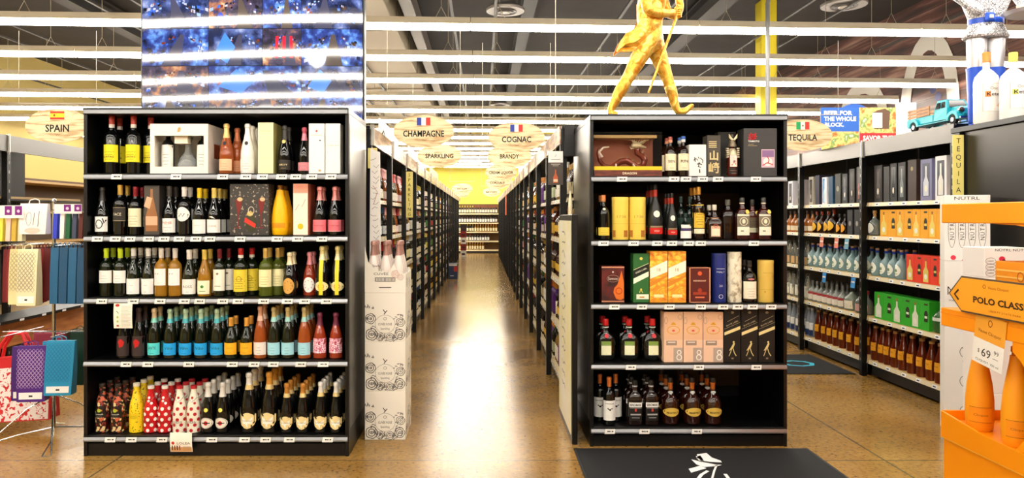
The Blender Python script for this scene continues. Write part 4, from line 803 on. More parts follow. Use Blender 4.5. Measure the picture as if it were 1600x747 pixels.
for a0, a1, q in ((1037.5, 1067, 'leftmost'), (1068, 1098, 'middle'), (1099, 1130, 'rightmost')): RD.carton(3, a0, a1, 487.5, .1, paper('f0c8a8'), f'pink and peach whisky carton with a crest, {q} of the three', chivas, name='whisky_carton')
def blackl(m, M, w, H):
    m.mat(paper('e8d494')).poly(M, [(-w*.49, H*.5), (w*.49, H*.62), (w*.49, H*.68), (-w*.49, H*.56)], .001); m.mat(paper('c8b890')).text(M, 'BLACK LABEL', 0, H*.73, .012, .001, w=w*.8, ang=.42).stroke(M, [(-w*.3, H*.76), (w*.4, H*.87)], w*.015).stroke(M, [(-w*.49, H*.62), (w*.49, H*.75)], w*.012)
    m.mat(paper('e0cc88')).oval(M, w*.08, H*.38, w*.06, w*.06).stroke(M, [(w*.12, H*.36), (0, H*.28), (-w*.18, H*.22)], [w*.1, w*.14, w*.03]).stroke(M, [(0, H*.28), (-w*.12, H*.18), (-w*.2, H*.12)], w*.04).stroke(M, [(w*.04, H*.26), (w*.12, H*.18), (w*.24, H*.12)], w*.05)
    m.mat(paper('8a7a60')).oval(M, 0, H*.93, w*.1, w*.08).rect(M, -w*.06, w*.08, H*.06, H*.09)
for a0, a1, q in ((1131.5, 1157, 'leftmost'), (1158.5, 1184, 'middle'), (1185.5, 1211, 'rightmost')): RD.carton(3, a0, a1, 482.5, .1, mat('16120e', .5), f'black whisky carton with slanted gold band, {q} of the three', blackl, name='whisky_carton')
# bottom shelf
def imp(m, M, a, z0, z1): m.mat(INK).text(M, 'IMPERIAL', 0, z0+(z1-z0)*.85, .011, .002, w=a*1.5).stroke(M, [(-a*.4, z0+(z1-z0)*.62), (0, z0+(z1-z0)*.52), (a*.4, z0+(z1-z0)*.62)], .008, .002).oval(M, 0, z0+(z1-z0)*.55, a*.15, a*.15, .002, 8, 1)
ib = lambda H: bottle('wine_bottle', 'bordeaux', .04, H, DG, mat('d87a38', .35, .3), [('rect', .98, .1, .52, WHITE, imp)], cat='wine bottle')
RD.put(4, [951.5], 589, .04, ib, 'red wine bottle with copper capsule and white label, front of three', 1)
RD.put(4, [937, 962], 584, .04, ib, 'red wine bottle with copper capsule standing behind the front one', 1, dy=.12)
def bench(m, M, a, z0, z1):
    h = z1-z0; m.mat(WHITE).rect(M, -a, a, z0+h*.74, z0+h*.99, .0016); m.mat(INK).text(M, 'BENCHMARK', 0, z0+h*.86, h*.18, .002, w=a*1.7, bold=.02)
    m.mat(paper('c04030')).rect(M, -a*.15, a*.15, z0+h*.5, z0+h*.66, .002, 2, 1); m.mat(paper('a8a8a8')).rect(M, -a*.9, a*.9, z0+h*.68, z0+h*.71, .002).rect(M, -a*.8, a*.8, z0+h*.3, z0+h*.38, .002).rect(M, -a*.6, a*.6, z0+h*.15, z0+h*.18, .002)
RD.put(4, [991.5, 1017], 594, .045, lambda H: bottle('bourbon_bottle', 'spirit', .045, H, glass('1c0a06'), (mat('14100e', .4), paper('c8c8c8'), .885), [('rect', .94, .1, .52, mat('14110f', .5), bench)], sec=sec_super(5, .8), seg=28, cat='bourbon bottle'), 'square bourbon bottle with white band and red mark', 3)
def mart(m, M, a, z0, z1): m.mat(mat('3a2408', .5)).text(M, 'MARTIN', 0, (z0+z1)/2-.004, .016, .002, w=a*1.2, bold=.02)
RD.put(4, [1047, 1081, 1113.5], [590][0], .056, lambda H: bottle('brandy_bottle', 'round', .056, H, mat('2a0c05', .05, 0, .4), (mat('1c1410', .4), mat('b8601c', .4), .9), [('oval', .93, .19, .38, paper('d8b44c'), mart), ('oval', .3, .66, .72, paper('c8ccc8'))], cat='brandy bottle'), 'round dark brandy bottle with wide gold label', 3)
# ================================================================== AISLE SHELVING
AZ = [1.60, 1.275, .925, .55, .16]
holem = pattern('slotted_black_steel', [(0, '0b0b0d'), (1, '0b0b0d')], 2, rough=.45)
woodhdr = pattern('washed_plank_print', [(.34, '4c2818'), (.46, '8a5638'), (.56, 'b08c68'), (.72, 'cdb898')], 3, stretch=(1.2, 1, 9), rough=.3, detail=9, coat=.25)
silver = mat('5c5a58', .3, .95)
def make_bay(hdr, wood=SHELFWOOD, post_right=False, W_=1.22, D_=.46, rails=True, zs=AZ, name='shelving_bay', tilt=0):
    t = thing(name, 'x', 'shelving')
    px0 = W_-.055 if post_right else 0.
    m = MB().mat(BLACK).bbox(px0, px0+.05, -.03, .02, 0, 2.118 if hdr else 2.15, .002)
    m.mat(mat('9a948a', .5))
    for i in range(24): m.box(px0+.02, px0+.03, -.0312, -.0305, .14+i*.08, .165+i*.08)
    m.mat(CHROME).lathe([(.012, .0), (.012, .01)], c=(px0+.025, -.0, 0), seg=8)
    m.build('upright_post', t)
    MB().mat(mat('1a1614', .6)).box(.0, W_, D_-.02, D_, .0, 2.118).build('back_panel', t)
    MB().mat(BLACK).box(.052 if not post_right else 0, W_ if not post_right else W_-.057, .05, D_-.021, .02, zs[-1]-.04).build('base_plinth', t)
    for i, z in enumerate(zs):
        s_ = MB().mat(wood).box(.002, W_-.002, .025, D_-.022, z-.02, z).mat(BLACK).box(.002, W_-.002, .03, D_-.03, z-.034, z-.0205).build('shelf', t)
        if rails:
            r = MB().mat(mat('e4d5b0', .4)).add([(.003, .024, z-.032), (W_-.003, .024, z-.032), (W_-.003, .0235, z), (.003, .0235, z), (.003, .012, z-.034), (W_-.003, .012, z-.034), (W_-.003, .019, z), (.003, .019, z)], [(0, 1, 2, 3), (7, 6, 5, 4), (0, 4, 5, 1), (1, 5, 6, 2), (2, 6, 7, 3), (3, 7, 4, 0)])
            r.mat(mat('ffffff', .5)); rnd = random.Random(i)
            for q in range(5):
                u = .1+q*.22+rnd.uniform(-.03, .03)
                r.add([(u, .0112, z-.031), (u+.065, .0112, z-.031), (u+.065, .0168, z-.004), (u, .0168, z-.004)], [(0, 1, 2, 3)])
                r.mat(INK).add([(u+.014, .0106, z-.022), (u+.05, .0106, z-.022), (u+.05, .0126, z-.013), (u+.014, .0126, z-.013)], [(0, 1, 2, 3)]); r.mat(mat('ffffff', .5))
            r.build('price_rail', s_)
    if hdr:
        h = MB().mat(hdr).add([(.002, -.035, 2.005), (W_-.002, -.035, 2.005), (W_-.002, -.037, 2.14), (.002, -.037, 2.14), (.002, -.025, 2.003), (W_-.002, -.025, 2.003), (W_-.002, -.027, 2.14), (.002, -.027, 2.14)], [(0, 1, 2, 3), (7, 6, 5, 4), (0, 4, 5, 1), (1, 5, 6, 2), (2, 6, 7, 3), (3, 7, 4, 0)])
        h.mat(mat('cfcac0', .3, .5)).box(0, .008, -.052, -.02, 1.995, 2.15)
        h.build('header_panel', t)
        MB().mat(BLACK).box(.0, W_, -.018, D_, 2.12, 2.14).build('canopy_board', t)
    return reg(t)
NL, NR = 17, 19
baseL = make_bay(woodhdr); baseR = make_bay(woodhdr, post_right=True)
XLF, XRF = -.87, .61
for k in range(NL):
    Y0 = 5.53+1.24*k
    lab = f'black shelving bay with wood-look header, {ORD[k]} along the left side of the central aisle'
    if k == 0: baseL.location = (XLF, Y0, 0); baseL.rotation_euler = (0, 0, PI/2); baseL['label'] = lab; baseL['group'] = 'shelving bays on the left of the aisle'
    else: copy_tree(baseL, (XLF, Y0, 0), PI/2, lab)
for k in range(NR):
    Y0 = 5.53+1.24*k
    lab = f'black shelving bay with wood-look header, {ORD[k]} along the right side of the central aisle'
    if k == 0: baseR.location = (XRF, Y0+1.22, 0); baseR.rotation_euler = (0, 0, -PI/2); baseR['label'] = lab; baseR['group'] = 'shelving bays on the right of the aisle'
    else: copy_tree(baseR, (XRF, Y0+1.22, 0), -PI/2, lab)
# ---- bottles standing in the near aisle bays
def simple(name, shape, R, H, gm, cm, lm, v0, v1, cat, sec=sec_round, seg=12, txt=None):
    return bottle(name, shape, R, H, gm, cm, [('rect', .96, v0, v1, lm, lines(paper('8a8070'), 2, .5) if not txt else lines(paper('8a8070'), 1, .5, txt, INK, .2, .6))], sec=sec, seg=seg, cat=cat)
LEFTK = [
 ('champagne_bottle', 'champagne', .043, .31, DG, foil('e8d8a0'), paper('f4ecd8'), .06, .32, 'champagne bottle', 'gold-foiled bottle with ivory label'),
 ('champagne_bottle', 'champagne', .043, .30, DG, foil('c83030'), paper('f0e8dc'), .06, .34, 'champagne bottle', 'red-foiled bottle with ivory label'),
 ('champagne_bottle', 'champagne', .043, .31, GRN, foil('f0f0ea'), paper('f6f4ee'), .06, .4, 'champagne bottle', 'white-foiled bottle with white label'),
 ('champagne_bottle', 'champagne', .043, .31, GRN, foil('d8b868'), paper('f4e8c0'), .08, .34, 'champagne bottle', 'gold-foiled bottle with pale yellow label'),
 ('champagne_bottle', 'champagne', .043, .31, ROSE, foil('e0a0a0'), paper('f4dcd8'), .08, .3, 'champagne bottle', 'pink sparkling bottle with pale label'),
 ('wine_bottle', 'bordeaux', .04, .30, DG, mat('1c1a18', .4), paper('f2eee0'), .1, .5, 'wine bottle', 'black-capped bottle with white label'),
 ('wine_bottle', 'bordeaux', .04, .30, GRN, mat('d8c030', .4), paper('f2e8a8'), .12, .45, 'wine bottle', 'yellow-capped bottle with light yellow label'),
 ('wine_bottle', 'burgundy', .042, .30, GOLDW, mat('e8e4da', .4), paper('f6f2e6'), .06, .4, 'wine bottle', 'golden wine bottle with cream label'),
 ('wine_bottle', 'burgundy', .042, .30, DG, mat('28507c', .4), paper('e8ecf0'), .08, .36, 'wine bottle', 'blue-capped dark bottle with pale label')]
RIGHTK = [
 ('brandy_bottle', 'round', .05, .29, glass('3a1408'), mat('1c1410', .4), paper('e8b838'), .18, .4, 'brandy bottle', 'brown bottle with yellow label'),
 ('brandy_bottle', 'spirit', .042, .31, glass('5a240c'), mat('d88828', .4), paper('f0c048'), .1, .45, 'brandy bottle', 'amber bottle with orange label'),
 ('liqueur_bottle', 'bordeaux', .04, .31, GRN, mat('2c6a2c', .4), paper('d8e4b8'), .12, .42, 'liqueur bottle', 'green-capped dark bottle with pale green label'),
 ('liqueur_bottle', 'spirit', .042, .30, glass('140a08'), mat('b8b0a0', .4), paper('f2ead4'), .12, .5, 'liqueur bottle', 'dark bottle with cream label'),
 ('liqueur_bottle', 'champagne', .043, .31, DG, mat('a02020', .4), paper('e8dccc'), .08, .34, 'liqueur bottle', 'red-capped black bottle with cream label'),
 ('liqueur_bottle', 'spirit', .04, .30, mat('b89048', .05, 0, .2, .4), mat('e8e4da', .4), paper('f6f0e0'), .1, .5, 'liqueur bottle', 'pale bottle with white label'),
 ('liqueur_bottle', 'bordeaux', .04, .29, mat('5a2478', .3), mat('e89028', .4), paper('6c2c90'), .1, .6, 'liqueur bottle', 'purple bottle with orange cap'),
 ('brandy_bottle', 'squat', .05, .27, glass('2a0c06'), mat('c89838', .4), paper('d8c8a0'), .12, .45, 'brandy bottle', 'squat brown bottle with tan label')]
SHN = ['top', 'second', 'third', 'fourth', 'bottom']
def hide_proto(p): 
    for c in list(KIDS.get(p.name, [])): bpy.data.objects.remove(c)
    bpy.data.objects.remove(p)
def fill_aisle(kinds, side, nb, seedv):
    rnd = random.Random(seedv)
    P = [simple(*k[:10]) for k in kinds]; used = [False]*len(P)
    for b_ in range(nb):
        for si, z in enumerate(AZ):
            u = .09; n = 0; kk = rnd.randrange(len(P)); left_ = rnd.choice((2, 3, 4))
            while u < 1.2-.05:
                if left_ == 0: kk = rnd.randrange(len(P)); left_ = rnd.choice((2, 3, 4))
                R = kinds[kk][2]; Y0 = 5.53+1.24*b_
                if n >= 12: break
                yy = Y0+u+R*.5; x = XLF-.03-R-.01 if side == 'left' else XRF+.03+R+.01; rz = PI/2 if side == 'left' else -PI/2
                lab = f'{kinds[kk][10]}, {ORD[n]} along {SHN[si]} shelf, {ORD[b_]} {side} aisle bay'
                g = f'bottles in the {side} aisle bays'
                p = P[kk]
                old = set(); sc = .9 if si == 1 else 1.
                if not used[kk]: p.location = (x, yy, z+.001); p.scale = (1, 1, sc); p.rotation_euler = (0, 0, rz); p['label'] = lab; p['group'] = g; used[kk] = True
                else: q_ = copy_tree(p, (x, yy, z+.001), rz, lab, g); q_.scale = (1, 1, sc)
                u += 2*R+.012; n += 1; left_ -= 1
    for i, p in enumerate(P):
        if not used[i]: hide_proto(p)
fill_aisle(LEFTK, 'left', 5, 11); fill_aisle(RIGHTK, 'right', 5, 12)
# the bottles further down the aisle, far too many and too small to count
m = MB(); rnd = random.Random(5)
gl_ = [DG, GRN, glass('3a1408'), glass('140a08')]; lb_ = [paper(c) for c in ('f4ecd8', 'f6f4ee', 'ecdc60', 'c81c24', 'e8b838', 'f0d8c0', '3c8a3c', 'f2ead4')]
for side, nb in ((-1, NL), (1, NR)):
    for b_ in range(5, nb):
        for z in AZ:
            for i in range(11):
                yy = 5.53+1.24*b_+.11+i*.1; x = XLF-.085 if side < 0 else XRF+.085
                if i % 3 == 0: gm, lm, H = rnd.choice(gl_), rnd.choice(lb_), rnd.uniform(.25, .28)
                m.mat(gm).lathe([(.04, 0), (.04, H*.55), (.016, H*.75)], c=(x, yy, z+.001), seg=8)
                m.mat(lm).lathe([(.0155, H*.752), (.0155, H)], c=(x, yy, z+.001), seg=6)
                m.lathe([(.041, H*.12), (.041, H*.45)], c=(x, yy, z+.001), seg=8)
m.build('bottle', props=('hundreds of tiny wine and liquor bottles filling the far bays of the aisle', 'bottles', None, 'stuff'))
# ---- shelving across the far end of the aisle
t = thing('wall_shelving', 'tan shelving full of wine bottles across the far end of the aisle', 'shelving', (-.2, 29.7, 0))
BZ = [1.6, 1.225, .86, .485, .13]
MB().mat(mat('6a4c28', .6)).box(-1.0, 1.0, .5, .52, 0, 1.98).build('back_panel', t)
for sx in (-1, 1): MB().mat(mat('c8a068', .6)).box(*sorted((sx*1.0, sx*1.03)), 0, .52, 0, 1.98).build('side_panel', t)
MB().mat(BLACK).box(-1, 1, .02, .5, 0, .08).build('base_plinth', t)
for z in BZ: MB().mat(mat('f4e4b4', .5)).box(-1, 1, -.01, .49, z-.05, z).build('shelf', t)
prot = {}
for q, (cap, lab, gm) in enumerate((('d8c030', 'f4ecc8', GRN), ('1c1a18', 'f6f4ee', DG), ('a82020', 'f4ecd8', DG), ('e8a040', 'f0e4b8', GOLDW))):
    m = MB().mat(gm).lathe([(.04, 0), (.04, .18), (.016, .24)], seg=10).mat(mat(cap, .4)).lathe([(.017, .241), (.017, .31)], seg=8).mat(paper(lab)).lathe([(.0412, .03), (.0412, .15)], seg=10)
    prot[q] = m
first = {}
for si, z in enumerate(BZ):
    n = 16 if si < 3 else (12 if si == 3 else 10)
    for i in range(n):
        q = (0, 1, 0, 2, 3)[si] if i < n*.4 else (2, 1, 3, 1, 3)[si]
        lab = f'{("lime-capped", "black-capped", "red-capped", "amber")[q]} bottle, {ORD[i]} from left on the {SHN[si]} shelf of the far end wall'
        loc = (-.85+i*.105-.2+(.0 if si < 3 else .1), 29.7+.06, z+.001)
        if q not in first: first[q] = prot[q].build('wine_bottle', loc=loc, props=(lab, 'wine bottle', 'bottles on the far end shelving'))
        else: copy_tree(first[q], loc, 0, lab)

# ================================================================== TEQUILA WALL
XT = 3.49; TZ = [1.585, 1.283, .92, .545, .155]
trayw = mat('dcb878', .45)
shl = []
for k in range(-1, 4):
    Y0 = 6.70+1.32*(k-1)+0.0
    shl.append(Y0)
baseT = make_bay(silver, wood=trayw, post_right=True, W_=1.30, D_=.5, zs=TZ)
for k in range(5):
    Y0 = 5.40+1.32*k
    lab = f'black tequila shelving bay with silver header, {ORD[k]} back from the orange stand'
    if k == 0: baseT.location = (XT, Y0+1.30, 0); baseT.rotation_euler = (0, 0, -PI/2); baseT['label'] = lab; baseT['group'] = 'tequila shelving bays'
    else: copy_tree(baseT, (XT, Y0+1.30, 0), -PI/2, lab)
def TY(px, x=XT+.06): return x*F/(px-VX)           # depth at which the shelf front shows at a picture column
RZT = -PI/2
def trow(proto, desc, pxs, zi, group, off=.0, rows=1, R=.045):
    first = True
    for r in range(rows):
        for i, px in enumerate(pxs):
            x = XT+.04+R+off+r*(2*R+.012); Y = TY(px, XT+.04+R+off)
            lab = f'{desc}, {ORD[i]} from left'+(', front row' if rows > 1 and r == 0 else ', row behind' if rows > 1 else '')
            if first: proto.location = (x, Y, TZ[zi]+.001); proto.rotation_euler = (0, 0, RZT); proto['label'] = lab; proto['group'] = group; first = False
            else: copy_tree(proto, (x, Y, TZ[zi]+.001), RZT, lab, group)
def tbox(pxc, w, H, d, bm, desc, zi, art=None, off=0, name='tequila_carton', group=None):
    m = MB().mat(bm).bbox(-w/2, w/2, 0, d, 0, H, .0015)
    if art: art(m, flatXZ(0), w, H)
    return m.build(name, loc=(XT+.04+off, TY(pxc, XT+.04+off), TZ[zi]+.001), rz=RZT, props=(desc, 'carton', group))
def win(col, bcol, x0=.18, x1=.82, y0=.1, y1=.9, tip=.2):
    def art(m, M, w, H):
        m.mat(col).rect(M, w*(x0-.5), w*(x1-.5), H*y0, H*y1, .0008)
        h = H*(y1-y0)*.9; z0 = H*y0+.004; a = w*(x1-x0)*.36
        m.mat(bcol).fan(M, [(-a, z0), (a, z0), (a, z0+h*.45), (a*.35, z0+h*.65), (a*.3, z0+h), (-a*.3, z0+h), (-a*.35, z0+h*.65), (-a, z0+h*.45)], .0014, 1, (0, z0+h*.3))
        m.mat(paper('e8e0cc')).oval(M, 0, z0+h*.25, a*.5, h*.12, .002, 10, 1)
    return art
top = [(1235, .12, .28, 'e4e4ee', win(mat('50505c', .5), mat('16161c', .3)), 'pale carton with black bottle figure at the far left of top tequila shelf'),
 (1251, .11, .28, 'c8c0c8', win(mat('403c48', .5), mat('a8a0b8', .3)), 'grey-lilac carton with window beside the pale carton'),
 (1267, .10, .30, 'c0b8a8', win(mat('2c2824', .5), mat('686058', .3)), 'taupe windowed carton just behind the shelving post'),
 (1277, .09, .31, '2a2438', None, 'dark violet tall carton on top tequila shelf'),
 (1288, .10, .28, 'f0f0f4', win(mat('3a8ac8', .5), mat('cfe8f4', .3), .12, .6, .06, .95), 'white carton with a blue window on top tequila shelf'),
 (1298, .085, .28, '1c4868', None, 'narrow deep blue carton next to the white one'),
 (1309, .11, .30, '3c3c38', lambda m, M, w, H: m.mat(paper('908c78')).oval(M, 0, H*.5, w*.25, w*.25), 'charcoal carton with a pale round seal'),
 (1320, .10, .29, '1a1a1c', win(mat('0c0c0e', .3), mat('787c84', .2)), 'black carton holding a silver bottle'),
 (1331, .10, .33, '26221e', win(mat('14100e', .4), mat('3c2820', .3)), 'tall blackish carton with dark window, left of a pair'),
 (1343, .11, .34, '24201c', win(mat('14100e', .4), mat('a03c24', .3)), 'tall blackish carton with red-amber bottle in window'),
 (1372, .13, .33, '1c1816', win(mat('2c1410', .4), mat('484038', .3)), 'large black carton on the near top shelf by the post'),
 (1385, .09, .31, '3a3836', None, 'plain dark grey carton on the near top shelf'),
 (1396, .10, .33, '161616', win(mat('0a0a0a', .3), mat('34383c', .2)), 'black carton with smoky bottle on the near top shelf'),
 (1409, .11, .33, '141414', win(mat('0a0a0a', .3), mat('8c9494', .15)), 'black carton with etched silver bottle'),
 (1425, .12, .34, '3c2c24', lambda m, M, w, H: m.mat(paper('a89468')).oval(M, 0, H*.78, w*.15, w*.15), 'brown carton with a small gold crest near the top'),
 (1447, .15, .33, '7c7ca0', win(mat('30304c', .4), mat('d4d8e0', .1)), 'blue-grey carton showing a clear sculpted bottle'),
 (1470, .14, .34, 'ece8ea', win(mat('14182c', .4), mat('e8e4dc', .15)), 'white carton showing a white ceramic bottle in a dark window')]
for px, w, H, col, art, d in top: tbox(px, w, H, .12, paper(col), d, 0, art, group='tequila gift cartons on the top shelf')
# second shelf
tq = lambda nm, shape, R, H, g, c, labs, **kw: bottle(nm, shape, R, H, g, c, labs, cat='tequila bottle', **kw)
trow(tq('tequila_bottle', 'squat', .05, .24, mat('c87838', .1, 0, .2, .3), mat('4a2c1c', .5), [('rect', .9, .08, .3, paper('f0e0c0'))]), 'amber tequila bottle with dark cap on the far second shelf', [1236, 1243, 1250, 1262.5, 1270], 1, 'amber tequila bottles on the second shelf', R=.05)
trow(tq('tequila_bottle', 'squat', .05, .23, glass('2c140c'), mat('a04830', .4), [('oval', .8, .1, .5, paper('f0b838'))]), 'dark tequila bottle with round yellow label', [1277, 1285, 1295], 1, 'dark round-labelled tequila bottles', rows=1, R=.05)
trow(tq('tequila_bottle', 'round', .065, .262, glass('1c0c08'), mat('a03c28', .4), [('oval', .85, .12, .5, paper('f4bc34'))]), 'large dark tequila jug with round orange label', [1304], 1, 'large jug', R=.065)
trow(tq('tequila_bottle', 'squat', .04, .2, glass('1c0c08'), mat('1c1410', .4), [('oval', .85, .1, .5, paper('f4a82c'))]), 'small dark bottle with orange oval label', [1313, 1321], 1, 'small oval labelled bottles', R=.04)
for px, q in ((1328, 'left'), (1339, 'right')): tbox(px, .10, .24, .1, paper('1c1c1e'), f'small black tequila carton, {q} of a pair on the second shelf', 1, lambda m, M, w, H: m.mat(paper('908c84')).oval(M, 0, H*.45, w*.22, w*.25))
trow(tq('tequila_bottle', 'round', .055, .23, clear('c8d8d4'), mat('c89858', .4), [('oval', .8, .1, .5, paper('f4f4e8'))]), 'clear squat bottle with white oval label beside the post', [1367], 1, 'clear squat oval labelled bottles', R=.055)
def patron(col, col2):
    def art(m, M, w, H):
        m.mat(paper('3c3010')).rect(M, -w*.05, w*.35, H*.86, H*.92, .001); m.mat(paper('28240c')).fan(M, [(-w*.05, H*.3), (w*.35, H*.3), (w*.35, H*.58), (w*.25, H*.68), (w*.05, H*.68), (-w*.05, H*.58)], .001, 1)
        m.mat(paper(col2)).rect(M, 0, w*.3, H*.42, H*.5, .0014)
    return art
def patronb(col, bc):
    def art(m, M, w, H):
        m.mat(mat(bc, .4)).fan(M, [(-w*.35, H*.06), (w*.3, H*.06), (w*.3, H*.45), (w*.08, H*.6), (w*.06, H*.8), (-w*.1, H*.8), (-w*.12, H*.6), (-w*.35, H*.45)], .001, 1, (0, H*.3)); m.mat(paper('a8642c')).oval(M, -w*.02, H*.86, w*.1, H*.06, .0012, 8, 1); m.mat(paper('f6f4e4')).oval(M, -w*.03, H*.25, w*.2, H*.1, .0016, 10, 1)
    return art
def prow(px0, px1, n, col, bc, zi, H, desc, group):
    for i in range(n):
        pa, pb = px0+(px1-px0)*i/n, px0+(px1-px0)*(i+1)/n; ya, yb = TY(pa, XT+.04), TY(pb, XT+.04)
        m = MB().mat(paper(col)).bbox(-(ya-yb)/2+.001, (ya-yb)/2-.001, 0, .12, 0, H, .0015)
        (patronb if i % 2 == 0 else patron)(col, bc)(m, flatXZ(0), ya-yb, H)
        what = 'picturing a bottle' if i % 2 == 0 else 'with black emblem'
        m.build('tequila_carton', loc=(XT+.04, (ya+yb)/2, TZ[zi]+.001), rz=RZT, props=(f'{desc} {what}, {ORD[i]} of {n} from left', 'carton', group))
prow(1375, 1476, 8, 'f4ac14', 'f0d468', 1, .235, 'yellow tequila carton', 'yellow tequila cartons')
prow(1416, 1478, 5, 'ec3c1c', 'e8d470', 2, .225, 'red-orange tequila carton', 'red-orange tequila cartons')
prow(1366, 1452, 6, '30b024', 'e8ecd8', 3, .235, 'bright green tequila carton', 'green tequila cartons')
# third shelf
clearb = clear('c4dcd8')
trow(tq('tequila_bottle', 'squat', .052, .25, mat('a8ccd0', .06, 0, .2, .5), (mat('b88858', .5), mat('1c3c9c', .35), .93), [('oval', .8, .1, .5, paper('f4f6e8'), dotlogo(paper('6a8a5a'), .4, .5))]), 'clear tequila bottle with blue neck and oval label', [1270, 1279, 1288, 1298, 1309, 1320, 1332, 1344, 1371, 1385, 1397, 1409], 2, 'blue-necked tequila bottles on the third shelf', rows=2, R=.05)
trow(tq('tequila_bottle', 'tall', .04, .26, clear('c0c4bc'), mat('3c3c38', .4), [('rect', .9, .04, .35, paper('d8b078'))]), 'clear bottle with kraft label on the far third shelf', [1234, 1242, 1250, 1262], 2, 'kraft-labelled bottles', R=.04)
# fourth shelf
trow(tq('tequila_bottle', 'tall', .04, .28, clear('d0d4cc'), mat('4c4c44', .4), [('rect', .95, .1, .52, paper('f4eed8'))]), 'bottle with tall cream label on the far fourth shelf', [1233, 1240, 1248, 1262], 3, 'cream-labelled bottles on the fourth shelf', R=.04)
trow(tq('tequila_bottle', 'squat', .048, .22, mat('a8aca4', .06, 0, .2, .4), mat('8c8c88', .3, .5), [('rect', .95, .1, .36, paper('e8e0d0')), ('rect', .95, .37, .47, paper('b03030'))]), 'clear tequila bottle with white and red label', [1270, 1277, 1284, 1292, 1300, 1308, 1317], 3, 'white and red labelled tequila bottles', rows=3, R=.048)
trow(tq('tequila_bottle', 'round', .075, .24, mat('9ca898', .06, 0, .2, .4), mat('2c2c2c', .4), [('rect', .9, .08, .4, paper('ece4d0'), lines(paper('8a7050'), 4, .7))]), 'wide round clear jug with cream label by the post', [1332], 3, 'jug', R=.075)
trow(tq('tequila_bottle', 'squat', .05, .22, mat('8c9088', .06, 0, .2, .4), mat('a03838', .4), [('rect', .9, .1, .4, paper('d8a8a0'))]), 'clear tequila bottle with red label beside the post', [1345, 1356], 3, 'red label bottles', R=.05)
trow(tq('tequila_bottle', 'round', .075, .27, mat('4a7c40', .06, 0, .3, .4), mat('b8b0a0', .3, .5), [('rect', .7, .35, .45, paper('d8dcd0'))]), 'round green glass jug at the right end of the fourth shelf', [1474], 3, 'green jug', R=.075)
# bottom shelf
trow(tq('tequila_bottle', 'tall', .04, .31, mat('b8c0c8', .06, 0, .2, .4), mat('d0ccc4', .3, .5), [('rect', .95, .26, .5, paper('f0f0ea')), ('rect', .95, .05, .24, paper('1c3464'))]), 'silver tequila bottle with white and navy label', [1234, 1241, 1249, 1264, 1270], 4, 'silver tequila bottles on the bottom shelf', rows=2, R=.04)
def gold_ring(m, M, a, z0, z1): m.mat(paper('7a3c10')).text(M, 'Oro', 0, z0+(z1-z0)*.6, (z1-z0)*.3, .002, w=a*1.2)
trow(tq('tequila_bottle', 'tall', .045, .31, mat('6e2408', .08, 0, .4, .2), mat('c08c50', .35, .3), [('rect', .85, .28, .52, paper('f2a81c'), gold_ring)]), 'amber tequila bottle with yellow label on the bottom shelf', [1280, 1290, 1299, 1308, 1318, 1330, 1343, 1369, 1380, 1389, 1400, 1412, 1426, 1441, 1456, 1470], 4, 'amber tequila bottles on the bottom shelf', rows=2, R=.043)
# hanging price tickets of the tequila wall
for px, zi, col, d in ((1283, 1, 'e88a70', 'orange'), (1306, 1, 'e88a70', 'pink-orange'), (1322, 1, '78b0c8', 'grey-blue'), (1287, 2, '3c94d8', 'bright blue'), (1332, 2, '3c94d8', 'light blue')):
    Y = TY(px, XT); m = MB().mat(paper(col)).add([(-.05, 0, -.1), (.03, 0, -.1), (.05, .0, 0), (-.03, 0, 0), (-.05, .001, -.1), (.03, .001, -.1), (.05, .001, 0), (-.03, .001, 0)], [(0, 1, 2, 3), (7, 6, 5, 4), (0, 4, 5, 1), (1, 5, 6, 2), (2, 6, 7, 3), (3, 7, 4, 0)])
    m.mat(paper('f0e8e0')).add([(-.035, -.001, -.05), (.03, -.001, -.05), (.035, -.001, -.035), (-.03, -.001, -.035)], [(0, 1, 2, 3)])
    m.build('price_ticket', loc=(XT+.004, Y, TZ[zi]-.037), rz=RZT, props=(f'{d} price ticket hanging from the {SHN[zi]} tequila shelf, '+('left' if px < 1290 else 'middle' if px < 1310 else 'right'), 'ticket', 'hanging price tickets'))
# end display at the near end of the tequila wall
t = thing('end_display', 'dark grey side of the tall black display beside the orange stand', 'display', (XT-.08, 3.9, 0))
DKG = mat('3e3c3a', .3, .7)
MB().mat(DKG).bbox(.03, .05, .03, 1.36, .1, 2.06, .003).build('side_panel', t)
MB().mat(BLACK).bbox(.02, .95, 0, .028, 0, 2.1, .003).build('end_panel', t)
MB().mat(BLACK).bbox(.0, .1, 1.37, 1.45, 0, 2.06, .003).build('corner_post', t)
MB().mat(BLACK).bbox(.005, 1.0, .03, 1.48, 2.062, 2.10, .003).build('top_panel', t)
MB().mat(BLACK).bbox(.055, 1.0, .06, 1.36, .0, .12, .003).build('base_plinth', t)
MB().mat(MATTEBLACK).bbox(.98, 1.0, .03, 1.36, .125, 2.06, .003).build('back_panel', t)
